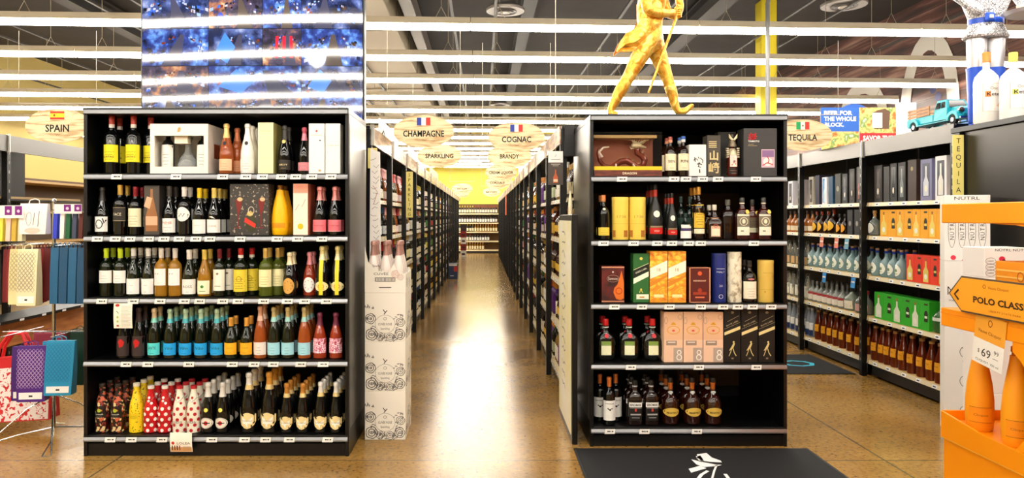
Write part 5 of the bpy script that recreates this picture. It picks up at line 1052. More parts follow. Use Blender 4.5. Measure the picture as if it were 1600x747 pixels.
# ================================================================== LEFT BACKGROUND: SPAIN SHELVING
XS = -4.02
baseS = make_bay(silver, wood=mat('a88a58', .5), W_=1.22, D_=.6, zs=[1.63, 1.2, .62], rails=False)
for k, Y0 in enumerate((4.95, 6.17)):
    lab = ('nearer', 'farther')[k]+' nearly empty shelving bay with a slanting silver header below the SPAIN sign'
    if k == 0: baseS.location = (XS, Y0, 0); baseS.rotation_euler = (0, 0, PI/2); baseS['label'] = lab; baseS['group'] = 'shelving bays under the SPAIN sign'
    else: copy_tree(baseS, (XS, Y0, 0), PI/2, lab)
m = MB().mat(pattern('orange_plywood', [(.3, 'a8602c'), (.7, 'd08a48')], 5, stretch=(1, 1, 6), rough=.5)).bbox(XS+.032, XS+.06, 4.97, 7.35, .37, .585, .003)
m.mat(BLACK).prism([(XS+.032, .60), (XS+.16, .585), (XS+.16, .61), (XS+.032, .65)], 4.97, 7.35, 'xz')
rnd = random.Random(2)
m.mat(paper('eeeeee'))
for i in range(7):
    y = 5.2+i*.31; m.add([(XS+.161, y, .588), (XS+.161, y+.06, .588), (XS+.161, y+.06, .607), (XS+.161, y, .607)], [(0, 1, 2, 3)])
m.build('bin_front', props=('long orange plywood bin front with black ledge below the SPAIN shelving', 'shelf bin'))
m = MB().mat(mat('7a5430', .6)).bbox(-9.9, -9.3, 9, 28, 0, 2.05, .01)
for z in (.5, .95, 1.4, 1.8): m.mat(mat('c8a468', .5)).box(-9.3, -9.24, 9, 28, z, z+.04)
m.build('wall_cabinet', props=('long brown wall cabinet along the left wall far behind the bag rack', 'cabinet'))
m = MB().mat(mat('5a4026', .6)).bbox(-6.4, -6.36, 8.3, 14, .1, 2.0, .004).bbox(-6.36, -5.9, 8.3, 8.34, 0, 2.0, .004)
for z in (.3, .7, 1.1, 1.5, 1.9): m.mat(mat('b08c54', .5)).bbox(-6.36, -5.9, 8.34, 14, z, z+.03, .003)
m.mat(BLACK).bbox(-6.4, -5.88, 8.3, 14, 0, .1, .003)
m.build('wooden_shelf', props=('empty brown wooden shelf seen behind the SPAIN shelving', 'shelf'))

# ================================================================== HANGING OVAL SIGNS
woodsign = pattern('whitewashed_wood', [(.3, '8c6038'), (.40, 'c8a474'), (.5, 'e2cda0'), (.75, 'ecdcb8')], 3.2, stretch=(1.2, 1, 9), detail=10, rough=.5, distort=.3)
def oval_sign(txt, x, Y, w, label, flag=None, z=2.30, h=None, ts=.075, tw=None, rz=0., wire=3.3):
    t = thing('hanging_sign', label, 'sign', (x, Y, z), rz, group='oval wooden aisle signs')
    h = h or w*.53; n = 40
    m = MB().mat(woodsign); pts = [(w/2*math.cos(2*PI*i/n), h/2*math.sin(2*PI*i/n)) for i in range(n)]
    m.prism(pts, .006, -.006, 'xz'); M = flatXZ(-.006)
    if txt: m.mat(MATTEBLACK).text(M, txt, 0, -h*.07 if flag else 0, ts, .0012, w=tw, bold=.022)
    if flag:
        fw, fh = w*.22, h*.24; zc_ = h*.3
        if flag[0] == 'v':
            for i, c in enumerate(flag[1:]): m.mat(paper(c)).rect(M, -fw/2+fw*i/3, -fw/2+fw*(i+1)/3, zc_-fh/2, zc_+fh/2, .0012, 1, 1)
            if flag[1].startswith('0'): m.mat(paper('7a5a30')).oval(M, 0, zc_, fh*.12, fh*.12, .0018, 8, 1)
        else:
            for (a, b, c) in ((-.5, -.25, flag[1]), (-.25, .25, flag[2]), (.25, .5, flag[1])): m.mat(paper(c)).rect(M, -fw/2, fw/2, zc_+fh*a, zc_+fh*b, .0012, 1, 1)
            m.mat(paper('a04020')).oval(M, -fw*.2, zc_, fh*.13, fh*.15, .002, 8, 1)
    m.build('sign_board', t)
    r = MB().mat(mat('c8c0b0', .4, .5))
    r.tube([(-w*.62, 0, h*.5+.05), (w*.62, 0, h*.5+.05)], .005, 6); r.build('hanging_bar', t)
    for sx in (-1, 1):
        MB().mat(mat('b8b0a0', .4, .5)).tube([(sx*w*.3, 0, h*.39), (sx*w*.3, 0, h*.5+.05)], .002, 5).build('hook_wire', t)
        MB().mat(mat('b8b0a0', .4, .5)).tube([(sx*w*.6, 0, h*.5+.05), (sx*w*.6, 0, wire-z)], .002, 5).build('hook_wire', t)
    return t
FR = ('v', '2c3c98', 'f4f0e4', 'd83028')
oval_sign('CHAMPAGNE', PX(662, 7.26), 7.26, .60, 'oval wooden sign lettered CHAMPAGNE with the French flag', FR, ts=.085, tw=.405)
oval_sign('SPARKLING', PX(686.5, 10.2), 10.2, .61, 'oval wooden sign lettered SPARKLING behind the champagne sign', ts=.085, tw=.39)
oval_sign('COGNAC', PX(807, 7.8), 7.8, .60, 'oval wooden sign lettered COGNAC with the French flag', FR, ts=.085, tw=.31)
oval_sign('BRANDY', PX(796, 10.25), 10.25, .62, 'oval wooden sign lettered BRANDY below the cognac sign', ts=.085, tw=.265)
oval_sign('CREAM LIQUOR', PX(783, 14.0), 14.0, .60, 'oval wooden sign lettered CREAM LIQUOR', ts=.08, tw=.46)
oval_sign('CORDIALS', PX(777, 18.2), 18.2, .60, 'small far oval sign lettered CORDIALS', ts=.085, tw=.36)
oval_sign('MIXERS', PX(768, 25.0), 25.0, .60, 'tiny far oval sign under the cordials sign, right side of aisle', ts=.07, tw=.36)
oval_sign('SICILIA', PX(722, 22.0), 22.0, .62, 'tiny far oval sign on the left side of the aisle', ts=.07, tw=.3)
oval_sign('', PX(722, 27.0), 27.0, .5, 'blank tiny oval sign in front of the yellow wall', ts=.07, wire=CEIL)
oval_sign('SPAIN', PX(90, 7.3), 7.3, .64, 'oval wooden sign lettered SPAIN with the Spanish flag', ('h', 'd83818', 'f4cc20'), z=2.36, ts=.1, tw=.235)
oval_sign('TEQUILA', PX(1254, 7.7), 7.7, .62, 'oval wooden sign lettered TEQUILA with the Mexican flag', ('v', '0c9c54', 'f4f0e4', 'd83028'), z=2.31, ts=.09, tw=.30)

def vertical_sign(txt, x, Y, z0, z1, w, label, bg='f2e488'):
    m = MB().mat(paper(bg)).bbox(-w/2, w/2, -.003, .003, 0, z1-z0, .0008); M = flatXZ(-.003); n = len(txt)
    for i, ch in enumerate(txt): m.mat(INK).text(M, ch, 0, (z1-z0)*(1-(i+.7)/(n+.4)), min((z1-z0)/(n+1)*.95, w*.75), .001)
    return m.build('vertical_sign', loc=(x, Y, z0), props=(label, 'sign', 'yellow vertical aisle signs'))
vertical_sign('SPARKLING', XLF+.0675, 8.006, PZ(340, 8.0), PZ(268, 8.0), .075, 'narrow yellow upright sign lettered SPARKLING on the left aisle posts')
vertical_sign('TEQUILA', 3.388, 5.25, PZ(306, 5.34), PZ(213, 5.34), .078, 'narrow yellow upright sign lettered TEQUILA on the right shelving end')
vertical_sign('', -.826, 5.496, PZ(262, 5.42), PZ(230, 5.42), .07, 'plain yellow card on the first left aisle post')
# slanted tall white flyer against the first left post
Y = 5.21; m = MB().mat(paper('f6f2ec')).prism([(PX(576, Y), .002), (PX(597, Y), .002), (PX(594, Y), PZ(238, Y)), (PX(579, Y), PZ(232, Y))], Y-.012, Y, 'xz')
M = flatXZ(Y-.012); m.mat(paper('8a8480'))
rnd = random.Random(9)
for i in range(16):
    z = PZ(378-i*8.5, Y); x = PX(586+rnd.uniform(-3, 3), Y); m.stroke(M, [(x-.02, z), (x, z+rnd.uniform(-.02, .02)), (x+.02, z+rnd.uniform(-.01, .02))], .003)
m.mat(paper('c09088')).stroke(M, [(PX(583, Y), PZ(290, Y)), (PX(590, Y), PZ(300, Y)), (PX(584, Y), PZ(320, Y))], .004)
m.build('flyer', props=('tall narrow white flyer with grey script beside the left display', 'flyer'))
# hanging bottle poster on the first right posts
Y = 5.47; t = thing('hanging_poster', 'poster with white top and dark bottle picture hanging by the first right aisle posts', 'poster', (PX(868, Y), Y, PZ(289, Y)))
w, h = 23.5*Y/F, 53*Y/F
m = MB().mat(mat('524a44', .5)).bbox(-w/2, w/2, -.004, 0, 0, h, .0008); M = flatXZ(-.004)
m.mat(paper('f4f2ee')).rect(M, -w/2+.001, w/2-.001, h*.66, h-.001, .0006, 1, 1); m.mat(INK).stroke(M, [(-.006, h*.83), (.006, h*.87), (0, h*.9)], .002).rect(M, -w*.3, w*.3, h*.74, h*.75, .001, 1, 1)
m.mat(paper('c8c0b4')).rect(M, -w*.3, w*.3, h*.6, h*.62, .001, 1, 1).rect(M, -w*.2, w*.2, h*.56, h*.57, .001, 1, 1)
m.mat(paper('c8603c')).fan(M, [(-w*.16, h*.06), (w*.16, h*.06), (w*.16, h*.22), (w*.05, h*.33), (w*.04, h*.45), (-w*.04, h*.45), (-w*.05, h*.33), (-w*.16, h*.22)], .001, 1, (0, h*.15)); m.mat(paper('f0c8a8')).rect(M, -w*.14, w*.14, h*.09, h*.17, .0016, 1, 1)
m.build('poster_sheet', t); MB().mat(mat('c8c0b0', .4, .5)).tube([(0, 0, h), (0, 0, 3.3-PZ(289, Y))], .002, 5).build('hook_wire', t)
# black speaker-like box at the end of the right run
m = MB().mat(mat('0c0c0e', .35)).bbox(PX(881.5, 5.5), PX(903, 5.5)-.03, 5.46, 5.495, PZ(245, 5.5), PZ(196, 5.5), .004)
m.build('black_panel', props=('plain black panel hanging above the first right aisle bay', 'panel'))
# topper cards above the aisle headers
def topper(Y0, Y1, x, z0, z1, col, label, draw=None, side=1):
    rz = PI/2 if side > 0 else -PI/2; w = Y1-Y0
    m = MB().mat(paper(col)).bbox(-w/2, w/2, -.004, .004, 0, z1-z0, .001)
    if draw: draw(m, flatXZ(-.004), w, z1-z0)
    m.build('topper_card', loc=(x, (Y0+Y1)/2, z0), rz=rz, props=(label, 'card', 'cards above the aisle headers'))
def script(m, M, w, h):
    m.mat(INK).stroke(M, [(-w*.42, h*.3), (-w*.3, h*.6), (-w*.22, h*.3)], h*.1); m.mat(paper('2c78b8'))
    for i in range(4): m.stroke(M, [(w*(-.12+.13*i), h*.25), (w*(-.05+.13*i), h*.8), (w*(-.02+.13*i), h*.3)], h*.06)
topper(6.7, 8.2, XLF-.08, 2.142, 2.36, 'f4f4f2', 'white card with blue and black script above the left aisle header', script)
topper(9.3, 12.2, XLF-.08, 2.142, 2.36, 'f6f6f2', 'long plain white card above the left aisle header', lambda m, M, w, h: m.mat(paper('6ab0b8')).text(M, 'ALAIN', 0, h*.4, h*.35, .001))
topper(13, 15.4, XLF-.08, 2.142, 2.36, 'c8c88c', 'olive picture card above the left aisle header further back')
topper(13, 14.5, XRF+.08, 2.142, 2.4, 'e8e0e4', 'pale card above the right aisle header by the cream liquor sign', lambda m, M, w, h: m.mat(paper('c8503c')).oval(M, -w*.2, h*.4, w*.1, h*.3), -1)
topper(18, 19.6, XRF+.08, 2.142, 2.4, 'e8b8a0', 'small pink bottle picture card above the right aisle header', lambda m, M, w, h: m.mat(paper('d85a2c')).oval(M, 0, h*.4, w*.12, h*.35), -1)
topper(16.5, 17.2, XRF-.09, 1.5, 1.95, 'ec5a24', 'small orange card on the posts of the right aisle', None, -1)
# cases standing in the aisle
def case(x, Y, w, h, d, c, label, draw=None, z=0, rz=0):
    m = MB().mat(paper(c)).bbox(-w/2, w/2, 0, d, 0, h, .003)
    m.mat(paper('8a7a60')).box(-w/2+.01, w/2-.01, d*.48, d*.52, h, h+.0008)
    if draw: draw(m, flatXZ(0), w, h)
    return m.build('carton', loc=(x, Y, z), rz=rz, props=(label, 'box'))
case(PX(708, 17.3), 17.2, .21, .36, .3, '2a3a58', 'dark blue and red carton standing on the aisle floor at left', lambda m, M, w, h: (m.mat(paper('e8e4dc')).rect(M, -w*.45, w*.45, h*.86, h*.98), m.mat(paper('c02c24')).rect(M, w*.1, w*.48, h*.5, h*.84), m.mat(paper('d8d8d0')).rect(M, -w*.3, w*.1, h*.2, h*.24)))
for i, c in enumerate(('e4ddd0', '8c2018', 'e8e0d0', '8c2018', '24181a')): case(-.72, 26.7, .2, .235, .3, c, f'carton in the far stack of wine cases, {ORD[i]} from the floor', lambda m, M, w, h: m.mat(paper('4a2018')).rect(M, -w*.3, w*.3, h*.3, h*.6), z=.236*i)

# ================================================================== VIDEO WALL
TVY = 5.22; t = thing('video_wall', 'wide glossy security monitor showing a grid of store camera views above the left display', 'monitor', (PX(396, TVY), TVY, 2.12))
tw, th = 348*TVY/F, .93; R_ = 9.0
def TVM(u, v, off): 
    return (u, -.02-off-.016*math.cos(u*PI/tw), v)
scr, nt, b = nmat('monitor_glass'); b.inputs['Base Color'].default_value = (.01, .01, .02, 1); b.inputs['Roughness'].default_value = .05; b.inputs['Specular IOR Level'].default_value = 1.
feedm = []
for i, st in enumerate(([(.3, '0c0e1c'), (.5, '202c58'), (.62, '4c609c'), (.78, 'a8b4d8')], [(.3, '100e18'), (.5, '403c58'), (.62, '98684c'), (.75, 'd8c0a8')], [(.3, '0c1024'), (.5, '283c88'), (.65, '5484d8'), (.8, 'e0e8f8')])):
    f_ = pattern('camera_picture', st, 9+4*i, 'noise', detail=9, rough=.05, emit=.22); f_.node_tree.nodes['Principled BSDF'].inputs['Specular IOR Level'].default_value = 1.; f_.node_tree.nodes['Principled BSDF'].inputs['Coat Weight'].default_value = 1.; feedm.append(f_)
MB().mat(BLACK).bbox(-tw/2, tw/2, -.02, .06, 0, th, .006).build('monitor_body', t)
m = MB().mat(scr).rect(TVM, -tw/2+.01, tw/2-.01, .01, th-.01, .001, 24, 2); m.build('screen_glass', t)
def em(c, e=.25): 
    k = mat(c, .05, 0, 1., 0, e); return k
cols = [0, .303, .605, .725, 1.0]; cols = [0, .305, .73, 1.]; 
ccols = [0, .15, .305, .49, .725, .86, 1.]; rows_ = [.0, .2, .43, .72, 1.]
rnd = random.Random(21)
for r in range(4):
    cs = [0, .305, .725, 1.] if r in (0, 1) else [0, .305, .55, .725, 1.]
    for c in range(len(cs)-1):
        u0, u1 = -tw/2+.012+(tw-.024)*cs[c], -tw/2+.012+(tw-.024)*cs[c+1]-.004; v0, v1 = .012+(th-.024)*rows_[r], .012+(th-.024)*rows_[r+1]-.004; w, h = u1-u0, v1-v0
        m = MB().mat(feedm[(r+c) % 3]).rect(TVM, u0, u1, v0, v1, .002, 6, 1)
        Mf = lambda u, v, off: TVM(max(u0, min(u1, u)), max(v0, min(v1, v)), off)
        cx = u0+w*rnd.uniform(.35, .65); lean = rnd.uniform(-.2, .2)*w
        m.mat(em(rnd.choice(('2c3458', '3a3c54', '4c4440', '28304c')))).poly(Mf, [(cx-w*.16+lean, v0), (cx+w*.14+lean, v0), (cx+w*.03, v1-h*.15), (cx-w*.03, v1-h*.15)], .003)
        for q in range(46):
            side = -1 if q % 2 else 1; f_ = rnd.uniform(.12, 1); y = v1-h*(.15+.8*f_*rnd.uniform(.4, 1)); x = cx+side*w*(.05+.5*f_*rnd.uniform(.5, 1)); s_ = .015+.05*f_
            m.mat(em(rnd.choice(('1c2c6c', '2c5cc8', '70302c', 'a0a8c8', '503828', '141424', '7c9ce0', '0c0c14', '28304c')))).poly(Mf, [(x, y), (x+side*w*s_, y-h*s_*.6), (x+side*w*s_, y+h*s_), (x, y+h*s_*1.3)][::side], .0034)
        if (r, c) == (3, 1): m.mat(em('50b860')).oval(Mf, u0+w*.35, v0+h*.3, w*.05, h*.06, .004, 12, 1); m.mat(em('2038b0')).oval(Mf, u0+w*.22, v0+h*.3, w*.06, h*.15, .004, 10, 1)
        if (r, c) in ((2, 1), (1, 1), (1, 2)): 
            m.mat(em('3c78e0')).poly(Mf, [(u0+w*.1, v0+h*.3), (u0+w*.3, v1-h*.1), (u0+w*.5, v0+h*.5), (u0+w*.35, v0+h*.05)], .0042)
        if (r, c) == (2, 2): 
            for q in range(3): m.mat(em('b82038')).poly(Mf, [(u0+w*(.3+.2*q), v0+h*.2), (u0+w*(.4+.2*q), v0+h*.2), (u0+w*(.42+.18*q), v1-h*.2), (u0+w*(.34+.18*q), v1-h*.2)], .0044)
        m.build('camera_view', t)
MB().mat(BLACK).bbox(-.25, .25, .061, .25, .0, .04, .004).build('foot_bracket', t)
MB().mat(BLACK).bbox(-.04, .04, .061, .1, .041, 1.1, .004).build('mount_post', t)
# unseen globe lamp added behind the viewer for a bright spot in the monitor
t = thing('added_lamp', 'added unseen globe lamp that puts a bright spot in the video wall', 'lamp', (-1.85, 1.3, 3.42))
gm_, nt, b = nmat('lit_globe'); b.inputs['Emission Color'].default_value = (1, .97, .92, 1); b.inputs['Emission Strength'].default_value = 60
MB().mat(gm_).ball((0, 0, 0), .11, 20, 12).build('globe', t); MB().mat(BLACK).tube([(0, 0, .1), (0, 0, .896)], .006).build('cord', t)

# ================================================================== GILDED WALKING FIGURE
def skin(name, joints, edges, material, parent=None, root=0, sub=2):
    me = bpy.data.meshes.new(name); me.from_pydata([j[0] for j in joints], edges, [])
    o = bpy.data.objects.new(name, me); COL.objects.link(o)
    md = o.modifiers.new('skin', 'SKIN'); md.use_smooth_shade = True
    for i, j in enumerate(joints):
        r = j[1]; sv = me.skin_vertices[0].data[i]; sv.radius = r if isinstance(r, tuple) else (r, r); sv.use_root = (i == root)
    sd = o.modifiers.new('sub', 'SUBSURF'); sd.levels = sub; sd.render_levels = sub
    dg = bpy.context.evaluated_depsgraph_get(); dg.update(); ev = o.evaluated_get(dg); nm = bpy.data.meshes.new_from_object(ev); o.modifiers.clear(); o.data = nm; bpy.data.meshes.remove(me)
    nm.materials.clear(); nm.materials.append(material); nm.polygons.foreach_set('use_smooth', [True]*len(nm.polygons))
    if parent: o.parent = parent
    return o
GM, nt, b = nmat('gilded_plaster'); L = nt.links.new
tc = N(nt, 'ShaderNodeTexCoord'); n1 = N(nt, 'ShaderNodeTexNoise'); n1.inputs['Scale'].default_value = 14; n1.inputs['Detail'].default_value = 4; n1.inputs['Distortion'].default_value = 1.5; L(tc.outputs['Object'], n1.inputs['Vector'])
r1 = ramp(nt, [(.35, 'd8902c'), (.5, 'f0bc48'), (.65, 'f8d878')]); L(n1.outputs['Fac'], r1.inputs[0]); L(r1.outputs[0], b.inputs['Base Color']); b.inputs['Metallic'].default_value = .55; b.inputs['Roughness'].default_value = .3
bp = N(nt, 'ShaderNodeBump'); bp.inputs['Strength'].default_value = .5; bp.inputs['Distance'].default_value = .02; L(n1.outputs['Fac'], bp.inputs['Height']); L(bp.outputs[0], b.inputs['Normal'])
FYd = 4.92; FX0, FZ0 = PX(1020, FYd), 2.106
def fp(px, py, dy=0.): return (PX(px, FYd)-FX0, dy, PZ(py, FYd)-FZ0)
t = thing('statue', 'gilded statue of a striding figure with tail coat and cane atop the right display', 'statue', (FX0, FYd, FZ0))
J = [(fp(1017, 62), (.075, .085)), (fp(1015, 36), (.07, .085)), (fp(1016, 12), (.085, .11)), (fp(1022, -16), (.085, .125)), (fp(1030, -38), (.04, .045)), (fp(1035, -50), (.035, .035)), (fp(1040, -68), (.058, .05)), (fp(1041, -86), (.045, .042)),
  (fp(1010, 70, -.04), .072), (fp(993, 98, -.045), .058), (fp(981, 121, -.05), .044), (fp(967, 144, -.05), .044), (fp(955, 168, -.05), .03), (fp(951, 178, -.05), .03), (fp(963, 183, -.06), .026),
  (fp(1026, 72, .045), .07), (fp(1036, 96, .05), .058), (fp(1045, 119, .05), .043), (fp(1052, 140, .05), .042), (fp(1058, 164, .05), .03), (fp(1063, 175, .05), .032), (fp(1076, 171, .05), .024), (fp(1087, 161, .05), .014),
  (fp(1010, -12, -.11), .05), (fp(1001, 8, -.15), .042), (fp(1004, 26, -.15), .036), (fp(1024, 29, -.13), .034), (fp(1043, 27, -.1), .026), (fp(1052, 25, -.09), .026),
  (fp(1036, -14, .1), .05), (fp(1050, 12, .12), .036), (fp(1064, 20, .1), .034), (fp(1068, 4, .08), .028), (fp(1064, -10, .07), .026)]
E = [(0, 1), (1, 2), (2, 3), (3, 4), (4, 5), (5, 6), (6, 7), (0, 8), (8, 9), (9, 10), (10, 11), (11, 12), (12, 13), (13, 14), (0, 15), (15, 16), (16, 17), (17, 18), (18, 19), (19, 20), (20, 21), (21, 22), (3, 23), (23, 24), (24, 25), (25, 26), (26, 27), (27, 28), (3, 29), (29, 30), (30, 31), (31, 32), (32, 33)]
skin('figure_body', J, E, GM, t)
# fingers closed on the cane
for k in range(4):
    f = [fp(1051, 22+3*k, -.11), fp(1056, 21+3*k, -.115), fp(1058, 23+3*k, -.095), fp(1054, 25+3*k, -.085)]
    MB().mat(GM).tube(f, [.008, .008, .007, .006], 6).build('finger', t)
MB().mat(GM).tube([fp(1049, 20, -.09), fp(1053, 15, -.1), fp(1057, 17, -.1)], [.009, .008, .006], 6).build('thumb', t)
# tail coat: a thick cloth sheet from the waist swept back, plus jacket skirt
def sheet(name, grid, th_, material, parent):
    nu, nv = len(grid[0]), len(grid); vs = [p for row in grid for p in row]; vs += [(p[0], p[1]+th_, p[2]) for p in vs]; fs = []; n = nu*nv
    for j in range(nv-1):
        for i in range(nu-1): a = j*nu+i; fs.append((a, a+1, a+nu+1, a+nu)); fs.append((a+n, a+nu+n, a+nu+1+n, a+1+n))
    for i in range(nu-1): fs.append((i, i+n, i+1+n, i+1)); a = (nv-1)*nu+i; fs.append((a, a+1, a+1+n, a+n))
    for j in range(nv-1): a = j*nu; fs.append((a, a+nu, a+nu+n, a+n)); a = j*nu+nu-1; fs.append((a, a+n, a+nu+n, a+nu))
    m = MB().mat(material).add(vs, fs, True); return m.build(name, parent)
for sy in (-1, 1):
    g = [[fp(1000+0, 0, sy*.1), fp(1008, 0, sy*.125), fp(1018, 0, sy*.12), fp(1026, 0, sy*.1)],
         [fp(1000, 28, sy*.09), fp(1008, 30, sy*.11), fp(1020, 32, sy*.11), fp(1032, 32, sy*.08)],
         [fp(990, 48, sy*.09), fp(998, 54, sy*.11), fp(1008, 58, sy*.11), fp(1018, 58, sy*.09)],
         [fp(975, 56, sy*.08), fp(980, 66, sy*.1), fp(986, 72, sy*.1), fp(992, 76, sy*.08)],
         [fp(968, 66, sy*.07), fp(968, 72, sy*.08), fp(974, 74, sy*.09), fp(982, 77, sy*.07)],
         [fp(961, 82, sy*.06), fp(962, 84, sy*.06), fp(966, 80, sy*.07), fp(970, 78, sy*.06)]]
    sheet('coat_tail', g, .012, GM, t)
MB().mat(GM).tube([fp(1056, 18, -.1), fp(1046, 45, -.11), fp(1007, 150, -.12)], [.011, .0095, .008], 8).build('cane', t)

# ================================================================== MATS
def mat_thing(x0, x1, y0, y1, label, draw):
    m = MB().mat(mat('101013', .8)).bbox(x0+.015, x1-.015, y0+.015, y1-.015, 0.001, .008, .001); m.mat(mat('101012', .6))
    for r_ in ((x0, x1, y0, y0+.02), (x0, x1, y1-.02, y1), (x0, x0+.02, y0, y1), (x1-.02, x1, y0, y1)): m.box(*r_, 0.001, .0065)
    draw(m, flatXY(.008)); return m.build('floor_mat', props=(label, 'mat'))
def g2(px, py): Y = FY(py); return (PX(px, Y), Y)
def emblem(m, M):
    m.mat(paper('f0f0f0'))
    for P in ([(1089, 712), (1104, 710), (1112, 717), (1126, 722), (1128, 725), (1110, 724), (1096, 722), (1090, 718)], [(1080, 720), (1096, 724), (1118, 728), (1128, 729), (1118, 731), (1100, 732), (1088, 728)], [(1076, 735), (1094, 730), (1104, 734), (1090, 738), (1080, 741)], [(1087, 715), (1094, 714), (1100, 722), (1092, 722)]):
        pts = [g2(*p) for p in P]; c = (sum(p[0] for p in pts)/len(pts), sum(p[1] for p in pts)/len(pts)); m.fan(M, pts, .0006, 1, c)
    m.stroke(M, [g2(1120, 728), g2(1116, 738), g2(1110, 760)], .012, .0006).stroke(M, [g2(1106, 738), g2(1096, 744), g2(1084, 760)], .02, .0006).stroke(M, [g2(1133, 743), g2(1140, 752), g2(1146, 770)], .02, .0006)
mat_thing(.565, 2.03, 3.05, 4.61, 'large black floor mat with a white brush-stroke emblem before the right display', emblem)
mat_thing(2.2, 3.44, 6.8, 7.76, 'black floor mat with cyan letters in front of the tequila shelving', lambda m, M: (m.mat(paper('3cc0dc')).text(M, 'NO', 2.93, 7.28, .42, .0006, w=.68), m.mat(paper('6ab8c8')).rect(M, 2.55, 2.78, 6.86, 6.9, .0006, 1, 1)))

# ================================================================== CASE STACK BY THE LEFT DISPLAY
CB = paper('f2ede0'); GI = mat('4a4644', .6); GI2 = mat('8a8682', .6)
def rose(m, M, u, v, r, mt=None):
    m.mat(mt or GI)
    for k in range(5):
        a = 2*PI*k/5; m.stroke(M, [(u+r*math.cos(a+q*.3)*(1-.05*abs(q)), v+r*math.sin(a+q*.3)*(1-.05*abs(q))) for q in range(-2, 3)], r*.13, .0012)
        m.stroke(M, [(u+r*.6*math.cos(a+.6+q*.35), v+r*.6*math.sin(a+.6+q*.35)) for q in range(-2, 3)], r*.12, .0012)
    m.ring(M, u, v, r*.3, r*.26, r*.08, .0012, 10).oval(M, u, v, r*.1, r*.1, .0012, 6, 1)
def leafs(m, M, u, v, s_, seed):
    rn = random.Random(seed); m.mat(GI2)
    for k in range(7):
        a = rn.uniform(0, 6.28); x, y = u+rn.uniform(-1, 1)*s_, v+rn.uniform(-1, 1)*s_*.6; c, d = math.cos(a)*s_*.35, math.sin(a)*s_*.35
        m.fan(M, [(x-c, y-d), (x-d*.4, y+c*.4), (x+c, y+d), (x+d*.4, y-c*.4)], .0009, 1, (x, y))
def floral(w, h, txt=True):
    def fn(m, M):
        for q, (u, v) in enumerate(((-.36, .16), (.36, .14), (-.1, .08), (.2, .07), (-.38, .5), (.36, .5), (-.4, .7), (.3, .3), (-.25, .3), (0, .12))): leafs(m, M, u*w*.92, v*h, w*.12, q)
        for u, v, r in ((-.36, .47, .13), (-.33, .15, .15), (.38, .40, .11), (.36, .15, .13), (.12, .09, .1), (-.12, .1, .1)): rose(m, M, u*w, v*h, r*w)
        if txt:
            m.mat(CB).oval(M, 0, h*.36, w*.25, h*.19, .0014, 24, 1); m.mat(GI2).ring(M, 0, h*.36, w*.25, h*.19, w*.008, .0018, 24)
            m.mat(INK).text(M, 'CUVÉE ROSÉ', 0, h*.36, h*.065, .002, w=w*.34); m.mat(GI).text(M, 'Sparkling', 0, h*.27, h*.06, .002, w=w*.22).ring(M, 0, h*.47, w*.04, h*.03, w*.008, .002)
            m.stroke(M, [(-w*.03, h*.56), (w*.05, h*.64)], w*.02, .002).stroke(M, [(0, h*.6), (-w*.05, h*.66)], w*.02, .002)
    return fn
SX0, SX1, SY = PX(570, 4.80), PX(633.5, 4.80), 4.80; SW = SX1-SX0; SD = .38
SX0 = max(SX0, LX1+.012); SW = SX1-SX0
for i, (za, zb) in enumerate(((.001, .318), (.319, .640), (.641, .96))):
    h = zb-za; m = MB().mat(CB).bbox(-SW/2, SW/2, 0, SD, 0, h, .002)
    floral(SW, h)(m, flatXZ(0)); Ms = lambda u, v, off: (SW/2+off, SD/2+u, v)
    for q, (u, v) in enumerate(((-.3, .2), (.3, .25), (0, .5))): leafs(m, Ms, u*SD, v*h, SD*.14, q)
    for u, v, r in ((-.32, .16, .09), (.1, .14, .1), (.35, .35, .08), (-.1, .42, .07), (.3, .7, .06)): rose(m, Ms, u*SD, v*h, r*SD)
    m.build('wine_case', loc=((SX0+SX1)/2, SY, za), props=('white flower-printed wine carton, '+('bottom of the stack', 'middle of the stack', 'top closed one in the stack')[i]+' beside the left display', 'box', 'flower-printed wine cartons'))
t = thing('display_tray', 'open white cut-out wine carton on top of the flower-printed stack', 'box', ((SX0+SX1)/2, SY, .962))
m = MB().mat(CB).prism([(-SW/2, 0), (SW/2, 0), (SW/2, .12), (SW*.3, .13), (SW*.22, .19), (SW*.08, .13), (-SW*.1, .15), (-SW*.3, .17), (-SW*.42, .2), (-SW/2, .3)], 0, .004, 'xz')
M = flatXZ(0); m.mat(INK).text(M, 'Spark', -SW*.22, .175, .022, .001).text(M, 'Ks', -SW*.12, .148, .022, .001).text(M, 'CUVÉE', -SW*.1, .122, .022, .001, w=SW*.36).rect(M, -SW*.25, SW*.25, .072, .098, .001).rect(M, -SW*.15, SW*.15, .03, .035, .001); m.mat(CB).rect(M, -SW*.24, SW*.24, .076, .094, .0014)
m.mat(INK)
for q in range(14): m.rect(M, SW*(-.23+.034*q), SW*(-.215+.034*q), .077, .093, .0018, 1, 1)
rose(m, M, SW*.25, .12, .025, paper('c89088')); rose(m, M, SW*.38, .1, .02, paper('c8a098'))
m.build('front_flap', t)
m = MB().mat(CB).box(-SW/2, -SW/2+.004, .005, SD, 0, .14).box(SW/2-.004, SW/2, .005, SD, 0, .12).box(-SW/2+.005, SW/2-.005, SD-.004, SD, 0, .14).box(-SW/2+.005, SW/2-.005, .005, SD-.005, 0, .004)
rose(m, lambda u, v, off: (SW/2+off, SD/2+u, v), -.1, .06, .03); rose(m, lambda u, v, off: (SW/2+off, SD/2+u, v), .05, .05, .03); m.build('tray_wall', t)
p = bottle('rose_bottle', 'champagne', .04, .33, mat('e8dcd4', .15, 0, .3), foil('b08478'), [('rect', .9, .1, .35, paper('f4ece8'))], cat='sparkling wine bottle')
